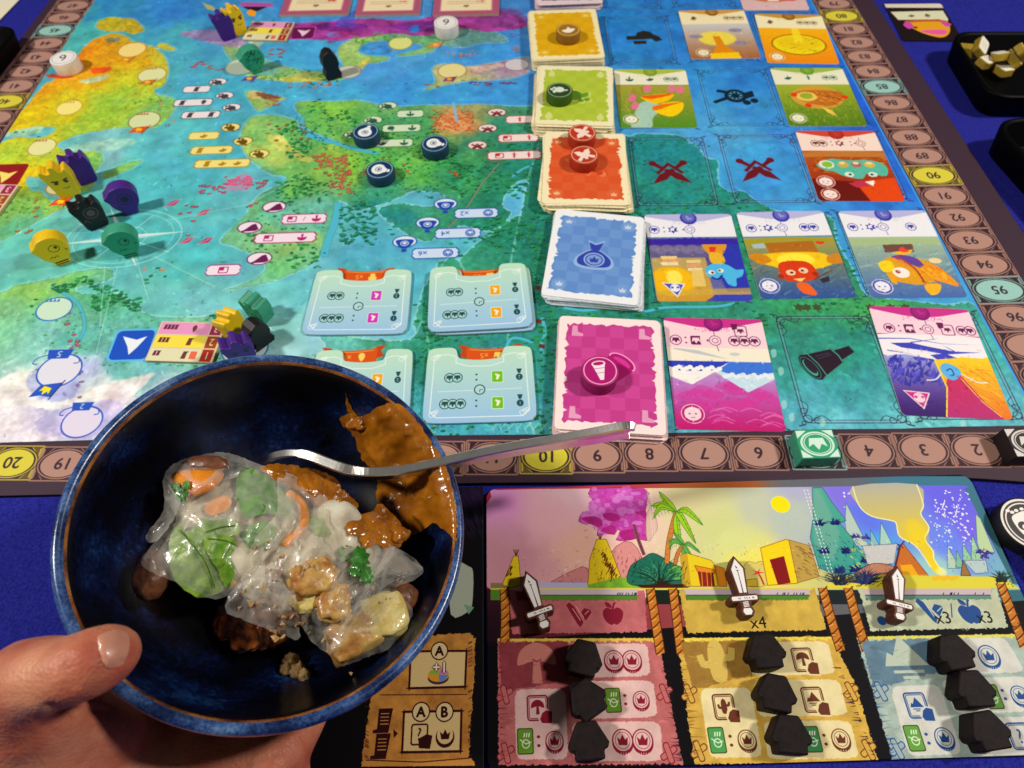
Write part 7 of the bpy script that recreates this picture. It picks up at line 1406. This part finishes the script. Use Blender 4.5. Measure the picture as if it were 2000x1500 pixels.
FL('tofu_chunk', 748, 1206, .0088, M_tofy, roll3, sink=.35, sc=(1.1, 1, .8), rot=(.1, .3, .3), box=.6, rough=.15, seed=10); FL('tofu_chunk', 690, 1244, .0088, M_tof, roll3, sink=.4, sc=(1.2, .9, .8), rot=(.1, .1, .6), box=.5, rough=.2, seed=11); FL('mushroom', 556, 1176, .0085, M_mush_shade, roll3, sink=.7, sc=(1.2, 1, .7), box=.3, seed=12); FL('tofu_chunk', 780, 1168, .0060, M_mush_shade, roll3, sink=.9, sc=(1.2, 1, .8), seed=13)
# shreds of herb and carrot showing through; the narrow brown strip paints a shadow
for P_, m_, r_ in (([(470, 1040), (505, 1020), (540, 1030), (530, 1060), (490, 1070)], M_let2, roll1), ([(600, 1010), (640, 1000), (668, 1022), (640, 1044), (610, 1040)], M_let, roll2), ([(520, 1090), (548, 1070), (556, 1110), (540, 1160), (520, 1140)], M_mush_shade, roll2), ([(660, 1070), (690, 1060), (700, 1084), (670, 1100)], M_let2, roll2), ([(560, 1130), (590, 1120), (594, 1150), (570, 1160)], M_tof, roll2), ([(400, 985), (440, 968), (450, 990), (414, 1006)], M_car2, roll1)):
    PT_('filling_shade_piece', P_, film(-.0004, .8, 3), m_, r_, step=6, ragged=1.0, seed=51)
# carrot strip
def tube(name, pts, r, mat, parent, flat=1.0, n=10):
    P = [Vector(p) for p in pts]; V = []; F_ = []
    for i, p in enumerate(P):
        t = (P[min(i + 1, len(P) - 1)] - P[max(i - 1, 0)]).normalized(); a = t.cross(BN).normalized(); b = a.cross(t); rr = r * (1 if 0 < i < len(P) - 1 else .4)
        for k in range(n): q = 2 * math.pi * k / n; V.append(p + a * rr * math.cos(q) + b * rr * flat * math.sin(q))
    for i in range(len(P) - 1):
        for k in range(n): F_.append((i * n + k, i * n + (k + 1) % n, (i + 1) * n + (k + 1) % n, (i + 1) * n + k))
    F_.append(tuple(range(n))[::-1]); F_.append(tuple((len(P) - 1) * n + k for k in range(n)))
    return mesh(name, V, F_, mat, parent, smooth=True)
onto(tube('carrot_strip', [bp(u, v, BASE + mound(u, v) + .0016) for u, v in catmull([(560, 962), (585, 980), (594, 1008), (588, 1034), (566, 1052), (556, 1068)], 5, False)], .0018, M_car2, None, .7), roll2)
# wrappers
PT_('wrapper', [(318, 940), (340, 905), (395, 888), (440, 884), (490, 900), (540, 925), (575, 970), (586, 1030), (560, 1090), (520, 1130), (470, 1150), (420, 1170), (350, 1140), (276, 1104), (300, 1060), (340, 1010), (326, 980)], film(.0012, 1.0, 1), M_film, roll1, step=5, ragged=.7, seed=1)
PT_('wrapper_flap', [(318, 935), (346, 968), (352, 985), (330, 1030), (300, 1060), (285, 1046), (312, 1010), (322, 980)], film(.0030, .6, 3, .001), M_film, roll1, step=6, ragged=.6, seed=2)
leaf0 = PT_('lettuce_leaf', [(332, 1052), (340, 1030), (356, 1024), (360, 1040), (384, 1030), (388, 1014), (420, 1016), (446, 1012), (466, 1022), (464, 1046), (448, 1048), (462, 1064), (458, 1100), (452, 1128), (438, 1150), (402, 1168), (372, 1160), (340, 1132), (330, 1090)], film(.0008, .7, 1), M_let, roll1, step=6, smooth=2, ragged=1.0, seed=3)
PT_('lettuce_leaf', [(398, 1050), (440, 1046), (462, 1062), (456, 1130), (440, 1148), (424, 1110), (404, 1080)], film(.0017, .7, 1), M_let, roll1, step=6, smooth=2, ragged=1.0, seed=4)
M_vein = pmat('leaf_vein', '#3c6414', .5, .3)
for P_ in ([(352, 1036), (380, 1070), (402, 1100), (420, 1150)], [(404, 1052), (440, 1056), (462, 1066)], [(400, 1040), (430, 1030), (460, 1026)]):
    onto(tube('leaf_vein', [film(.0018, .7, 1)(u, v, 30) for u, v in catmull(P_, 5, False)], .00022, M_vein, None, .6, 6), roll1); vn = COL.objects[-1]; vn.parent = leaf0; vn.matrix_parent_inverse = Matrix.Identity(4)
PT_('wrapper', [(545, 925), (600, 940), (650, 965), (700, 1000), (740, 1040), (772, 1070), (740, 1120), (700, 1160), (660, 1180), (600, 1190), (560, 1200), (500, 1180), (470, 1130), (500, 1050), (540, 1000)], film(.0016, 1.1, 4), M_film2, roll2, step=5, ragged=.7, seed=5)
PT_('wrapper_flap', [(440, 1192), (455, 1150), (500, 1128), (548, 1140), (578, 1178), (584, 1246), (560, 1244), (520, 1228), (470, 1208)], film(.0030, 1.0, 5, .0008), M_film, roll2, step=6, ragged=.9, seed=6)
PT_('wrapper', [(590, 1196), (640, 1120), (700, 1060), (764, 1062), (800, 1092), (828, 1112), (810, 1132), (770, 1150), (800, 1180), (806, 1220), (770, 1262), (710, 1286), (662, 1302), (648, 1282), (620, 1262), (600, 1240)], film(.0026, 1.2, 6, .0006), M_film3, roll3, step=5, ragged=.8, seed=7)
PT_('wrapper_flap', [(640, 1160), (700, 1090), (770, 1070), (826, 1112), (760, 1140), (700, 1200), (660, 1276), (648, 1262), (668, 1210)], film(.0046, 1.0, 7, .0010), M_film3, roll3, step=6, ragged=.7, seed=8)
# cilantro
def serr(cx, cy, r, n, seed, squash=1.0, rot=0):
    rg = random.Random(seed); o_ = []
    for k in range(n):
        a = 2 * math.pi * k / n + rot; q = r * (1.0 if k % 2 else .68) * rg.uniform(.8, 1.15); o_.append((cx + q * math.cos(a), cy + q * squash * math.sin(a)))
    return o_
for (u, v, r, q, par, lf) in ((352, 964, 17, 1.0, roll1, .0032), (344, 950, 9, 1, roll1, .0030), (364, 948, 9, 1.2, roll1, .0030), (702, 1092, 22, 1.2, roll3, .0056), (716, 1122, 19, 1.1, roll3, .0060), (692, 1116, 13, 1, roll3, .0054)):
    PT_('cilantro_leaf', serr(u, v, r, 18, int(u), q), film(lf, .5, 8), M_cil, par, step=5, smooth=2, seed=9)
# glazed pieces and crumbs at the bottom of the bowl
gz = empty('glazed_tofu', wall(478, 1232)); tag(gz, 'dark brown glazed tofu piece on the bowl floor below the rolls', 'tofu')
for k, (u, v, r) in enumerate(((452, 1232, .0080), (490, 1240, .0095), (524, 1250, .0080), (474, 1262, .0070))):
    p = wall(u, v, .0085); bm = bmesh.new(); bmesh.ops.create_icosphere(bm, subdivisions=4, radius=1)
    for w_ in bm.verts: c_ = w_.co.normalized(); w_.co = c_ * r * (1 + .22 * mnoise.fractal(c_ * 2 + Vector((k * 5, 1, 2)), 1, 2, 5)); w_.co.z *= .7
    o = from_bm('glazed_lump', bm, M_glz, None, smooth=True, loc=p); onto(o, gz)
cb = empty('tofu_crumb', wall(582, 1312)); tag(cb, 'small beige crumbled tofu bit low on the bowl wall', 'crumb')
for k, (u, v, r) in enumerate(((568, 1300, .0034), (582, 1316, .0030), (560, 1312, .0026), (594, 1324, .0022))):
    p = wall(u, v, .001); bm = bmesh.new(); bmesh.ops.create_icosphere(bm, subdivisions=3, radius=1)
    for w_ in bm.verts: c_ = w_.co.normalized(); w_.co = c_ * r * (1 + .35 * mnoise.fractal(c_ * 2 + Vector((k * 9, 1, 2)), 1, 2, 4))
    onto(from_bm('crumb_piece', bm, M_crumb, None, smooth=True, loc=p), cb)
rgc = random.Random(5); V = []; F_ = []
for k in range(46):   # ground peanut specks on the wrappers
    u, v = rgc.choice([(rgc.gauss(490, 26), rgc.gauss(1180, 18)), (rgc.gauss(640, 60), rgc.gauss(1180, 50)), (rgc.gauss(530, 60), rgc.gauss(1120, 30)), (rgc.gauss(560, 20), rgc.gauss(1225, 14))])
    p = bp(u, v, BASE + mound(u, v) + fold(u, v) + .0042); s_ = rgc.uniform(.0003, .0009); b0 = len(V)
    for a in range(6): V.append(p + Vector((rgc.uniform(-1, 1), rgc.uniform(-1, 1), rgc.uniform(-1, 1))) * s_ + Vector(((1, 0, 0), (-1, 0, 0), (0, 1, 0), (0, -1, 0), (0, 0, 1), (0, 0, -1))[a]) * s_)
    for f in ((0, 2, 4), (2, 1, 4), (1, 3, 4), (3, 0, 4), (2, 0, 5), (1, 2, 5), (3, 1, 5), (0, 3, 5)): F_.append(tuple(b0 + i for i in f))
tag(mesh('peanut_crumbs', V, F_, M_crumb), 'ground peanut specks scattered over the rice paper', 'crumbs', kind='stuff')
# sauce: thick smear on the right wall and over the rolls
def sauce_wall(u, v, e):
    t = min(1, e / 26); t = t * t * (3 - 2 * t)
    return wall(u, v, .0004 + t * (.0020 + .0024 * nz(u, v, 62, 11) + .0012 * abs(nz(u, v, 30, 12)) + .0002 * nz(u, v, 9, 13)))
sm = empty('peanut_sauce', wall(800, 930)); tag(sm, 'thick orange-brown peanut sauce smeared up the right bowl wall', 'sauce')
PT_('wall_smear', [(674, 764), (684, 790), (700, 812), (722, 806), (742, 790), (768, 786), (800, 802), (836, 850), (868, 900), (886, 960), (893, 1010), (893, 1058), (872, 1036), (846, 1024), (822, 1036), (800, 1046), (776, 1036), (770, 1010), (744, 1000), (736, 960), (738, 930), (716, 906), (700, 880), (694, 852), (668, 828), (664, 812), (680, 806), (676, 786)], sauce_wall, M_sau, sm, step=5, smooth=3, ragged=1.6, seed=21)
def sauce_top(lift):
    def f(u, v, e):
        t = min(1, e / 16); t = t * t * (3 - 2 * t)
        return bp(u, v, BASE + mound(u, v) + fold(u, v, .5) + lift + t * (.0020 + .0018 * nz(u, v, 36, 14) + .0011 * nz(u, v, 15, 15) + .0004 * nz(u, v, 7, 16)))
    return f
PT_('roll_smear', [(508, 910), (560, 908), (612, 916), (650, 930), (672, 958), (700, 984), (690, 1000), (660, 992), (640, 990), (612, 986), (596, 968), (566, 950), (530, 934)], sauce_top(.0012), M_sau, sm, step=4.5, ragged=1.4, seed=22)
PT_('roll_smear', [(676, 1018), (700, 1004), (726, 1000), (742, 984), (764, 1000), (784, 1026), (776, 1046), (780, 1066), (762, 1064), (752, 1078), (738, 1062), (712, 1072), (700, 1050), (680, 1044)], sauce_top(.0042), M_sau, sm, step=4.5, ragged=1.4, seed=23)
BL_('sauce_lump', 702, 826, -.020, .0042, M_sau, sm, sc=(1.3, .8, .6), rot=(0, .3, .4), rough=.25, seed=31); BL_('sauce_lump', 770, 1046, -.012, .0045, M_sau, sm, sc=(1.2, 1, .8), rough=.3, seed=32)

# ------------------------------------------------------------------ spoon
M_steel = pmat('steel', '#f0eeea', .28, .5, .05, 300, .05, 900, metal=1.0)
A, B_ = bp(640, 902, -.0085), bp(888, 897, .0030)
dirv = (B_ - A).normalized()
def ext(s): return B_ + dirv * s
s_ = 0.0
while pxof(tuple(ext(s_)))[0] < 1238 and s_ < .2: s_ += .001
eD = dep(ext(s_)); bD = dep(B_); aD = dep(A)
ctr = [(514, 899, aD + .012, 3.0), (534, 889, aD + .009, 2.0), (565, 884, aD + .005, 2.0), (600, 888, aD + .002, 3.4), (640, 903, aD, 4.0), (680, 916, aD - .001, 5.0), (720, 921, aD * .8 + bD * .2, 6.4), (780, 917, aD * .5 + bD * .5, 7.4), (850, 903, aD * .15 + bD * .85, 8.4), (930, 885, bD * .9 + eD * .1, 9.6), (1010, 869, bD * .65 + eD * .35, 11.0), (1090, 855, bD * .42 + eD * .58, 13.0), (1160, 842, bD * .2 + eD * .8, 15.0), (1215, 831, eD, 16.4), (1232, 830, eD - .0002, 14.6), (1242, 834, eD + .0006, 10.0)]
C3 = catmull(np.array([tuple(pd(u, v, d)) + (w_,) for u, v, d, w_ in ctr]), 5, False)
V = []; F_ = []
for i, q in enumerate(C3):
    p = Vector(q[:3]); t = (Vector(C3[min(i + 1, len(C3) - 1)][:3]) - Vector(C3[max(i - 1, 0)][:3])).normalized()
    wv = Vector(tuple(-CU * .36 + FW * .93)); wv = (wv - t * wv.dot(t)).normalized(); tv = wv.cross(t).normalized()
    w_ = q[3] / 1000; th = .0030 if i > 12 else .0024
    prof = [(0, -.5), (0, .5), (.06, .62), (.5, .45), (.94, .62), (1, .5), (1, -.5), (.94, -.62), (.5, -.75), (.06, -.62)]
    V += [p + wv * w_ * a + tv * th * b for a, b in prof]
n = 10
for i in range(len(C3) - 1):
    for k in range(n): F_.append((i * n + k, i * n + (k + 1) % n, (i + 1) * n + (k + 1) % n, (i + 1) * n + k))
F_.append(tuple(range(n))); F_.append(tuple((len(C3) - 1) * n + k for k in range(n))[::-1])
spoon = empty('spoon', A); tag(spoon, 'stainless steel spoon lying across the bowl with its handle over the mat', 'spoon')
hd = onto(mesh('handle', V, F_, M_steel), spoon); bm = bmesh.new(); bm.from_mesh(hd.data); bmesh.ops.recalc_face_normals(bm, faces=bm.faces); bm.to_mesh(hd.data); bm.free(); bevel(hd, .0003, 2, 30)
# the spoon's own bowl, buried under the roll
V = []; F_ = []; c0 = bp(478, 968, -.0260); ax = (c0 - pd(508, 904, aD + .016)).normalized(); ay = BN.cross(ax).normalized(); az = ax.cross(ay)
for i in range(9):
    for k in range(20): a = 2 * math.pi * k / 20; r = i / 8; V.append(c0 + ax * .017 * r * math.cos(a) + ay * .011 * r * math.sin(a) - az * .006 * (1 - r * r))
for i in range(8):
    for k in range(20): F_.append((i * 20 + k, i * 20 + (k + 1) % 20, (i + 1) * 20 + (k + 1) % 20, (i + 1) * 20 + k))
sb = onto(mesh('scoop', V, F_, M_steel, None, smooth=True), spoon); sb.modifiers.new('thick', 'SOLIDIFY').thickness = .0008

# ================================================================== the hand that holds the bowl
def skin_mat():
    m = bpy.data.materials.new('skin'); nt, b = nodes(m); N, L = nt.nodes, nt.links
    tc = N.new('ShaderNodeTexCoord'); n1 = N.new('ShaderNodeTexNoise'); n1.inputs['Scale'].default_value = 45; n1.inputs['Detail'].default_value = 5; L.new(tc.outputs['Object'], n1.inputs['Vector'])
    rp = N.new('ShaderNodeValToRGB'); e = rp.color_ramp.elements; e[0].position = .34; e[0].color = lin('#a4503c'); e[1].position = .66; e[1].color = lin('#cc8c6c'); L.new(n1.outputs['Fac'], rp.inputs['Fac']); L.new(rp.outputs['Color'], b.inputs['Base Color'])
    b.inputs['Roughness'].default_value = .5; b.inputs['Specular IOR Level'].default_value = .3; b.inputs['Subsurface Weight'].default_value = .2; b.inputs['Subsurface Radius'].default_value = (1, .35, .2); b.inputs['Subsurface Scale'].default_value = .003
    v1 = N.new('ShaderNodeTexVoronoi'); v1.inputs['Scale'].default_value = 900; L.new(tc.outputs['Object'], v1.inputs['Vector']); n3 = N.new('ShaderNodeTexNoise'); n3.inputs['Scale'].default_value = 160; n3.inputs['Detail'].default_value = 6; L.new(tc.outputs['Object'], n3.inputs['Vector'])
    ad = N.new('ShaderNodeMath'); ad.operation = 'MULTIPLY_ADD'; ad.inputs[1].default_value = .35; L.new(v1.outputs['Distance'], ad.inputs[0]); L.new(n3.outputs['Fac'], ad.inputs[2])
    bmp = N.new('ShaderNodeBump'); bmp.inputs['Strength'].default_value = .5; bmp.inputs['Distance'].default_value = .0010; L.new(ad.outputs[0], bmp.inputs['Height']); L.new(bmp.outputs['Normal'], b.inputs['Normal'])
    return m
M_skin = skin_mat(); M_nail = pmat('nail', '#b87e68', .35, .4, .06, 90, .05, sss=.2, coat=.25, col2='#c89078')
dT = dep(bp(205, 1338, 0)) - .012
BB = BM @ Vector((0, 0, -.058))
L2 = lambda x, y, z: BM @ Vector((x, y, z))
CH_ = [   # chains of (point, radius): thumb, ball of the thumb, palm, heel, four fingers under the bowl
 [(pd(222, 1274, dT + .004), .0076), (pd(210, 1278, dT + .003), .0086), (pd(190, 1288, dT + .001), .0094), (pd(160, 1302, dT), .0096), (pd(128, 1312, dT + .001), .0098), (pd(92, 1318, dT + .003), .0108), (pd(50, 1336, dT + .008), .0125), (pd(44, 1385, dT + .016), .0150), (pd(80, 1450, dT + .026), .0185), (pd(140, 1560, dT + .038), .0220)],
 [(pd(66, 1392, dT + .016), .0140), (pd(130, 1412, dT + .026), .0130), (pd(200, 1436, dT + .038), .0130)],
 [(pd(120, 1440, dT + .030), .0150), (pd(210, 1470, dT + .044), .0150), (pd(300, 1540, dT + .052), .0180)],
 [(pd(140, 1560, dT + .038), .0210), (pd(300, 1600, dT + .052), .0210), (pd(440, 1590, dT + .058), .0200), (pd(520, 1580, dT + .058), .0170)],
 [(pd(250, 1470, dT + .050), .0130), (pd(360, 1480, dT + .058), .0140), (pd(470, 1490, dT + .060), .0140), (pd(536, 1500, dT + .060), .0120), (pd(540, 1600, dT + .060), .0140)],
 [(pd(300, 1700, dT + .055), .024), (pd(400, 1700, dT + .058), .024), (pd(360, 2000, dT + .050), .026), (pd(360, 2500, dT + .03), .028)],
]
for k, (x, r) in enumerate(((-.030, .0085), (-.010, .009), (.010, .0088), (.029, .0078))):
    u = (260, 350, 450, 530)[k]
    CH_.append([(pd(u, 1490, dT + .058), .0120), (L2(x * .9 - .004, -.052, -.060), .0105), (L2(x, -.026, -.0685), r), (L2(x * 1.05, .004, -.0690), r * .95), (L2(x * 1.1, .026, -.060), r * .85)])
bm = bmesh.new()
for ch in CH_:
    P = np.array([tuple(p) + (r,) for p, r in ch]); Q = catmull(P, 8, False)
    for q in Q:
        bmesh.ops.create_icosphere(bm, subdivisions=2, radius=float(q[3]), matrix=Matrix.Translation(Vector(q[:3])))
person = empty('person', tuple(pd(300, 1600, dT + .05))); tag(person, 'bare left hand cupping the blue bowl from below, thumb over its rim', 'person')
raw = from_bm('hand', bm, M_skin, None, smooth=True)
rm = raw.modifiers.new('fuse', 'REMESH'); rm.mode = 'VOXEL'; rm.voxel_size = .0014; rm.use_smooth_shade = True
s1 = raw.modifiers.new('soft', 'SMOOTH'); s1.factor = .6; s1.iterations = 14
dg = bpy.context.evaluated_depsgraph_get(); ev = raw.evaluated_get(dg); me = bpy.data.meshes.new_from_object(ev)
bpy.data.objects.remove(raw)
# knuckle creases pressed into the fused skin
CRS = [((128, 1300), (150, 1345), .0005, 5), ((118, 1298), (138, 1350), .0004, 4), ((96, 1380), (150, 1392), .0006, 8), ((150, 1392), (215, 1388), .0006, 7), ((66, 1400), (110, 1436), .0002, 6), ((470, 1500), (560, 1470), .0004, 3), ((188, 1246), (200, 1310), .0005, 4), ((200, 1310), (245, 1292), .0004, 4)]
nr = [v.normal.copy() for v in me.vertices]
for v, n_ in zip(me.vertices, nr):
    u0, v0 = pxof(tuple(v.co)); vis = n_.dot((CAMP - v.co).normalized())
    if vis < .05 or v0 > 1520: continue
    for (a, b), (c_, d_), amp, w_ in CRS:
        dx, dy = c_ - a, d_ - b; t = max(0, min(1, ((u0 - a) * dx + (v0 - b) * dy) / (dx * dx + dy * dy))); q = math.hypot(u0 - a - dx * t, v0 - b - dy * t)
        if q < w_ * 3: v.co -= n_ * amp * 1.7 * math.exp(-(q / w_) ** 2)
me.materials.clear(); me.materials.append(M_skin)
hand = bpy.data.objects.new('hand', me); COL.objects.link(hand); onto(hand, person)
from mathutils.bvhtree import BVHTree
bv = BVHTree.FromPolygons([v.co.copy() for v in me.vertices], [tuple(p.vertices) for p in me.polygons])
def on_skin(u, v, off):
    h = bv.ray_cast(CAMP, ray(u, v).normalized())
    if h[0] is None: return pd(u, v, dT)
    return h[0] + h[1] * off
PT_('thumbnail', [(190, 1246), (202, 1237), (224, 1230), (244, 1234), (252, 1246), (252, 1266), (246, 1286), (236, 1300), (212, 1304), (200, 1292), (193, 1268)], lambda u, v, e: on_skin(u, v, .0001 + .00022 * min(1, e / 6)), M_nail, person, step=6, seed=41)
nl = [o for o in person.children if o.name.startswith('thumbnail')][0]; nl.parent = hand; nl.matrix_parent_inverse = Matrix.Identity(4)
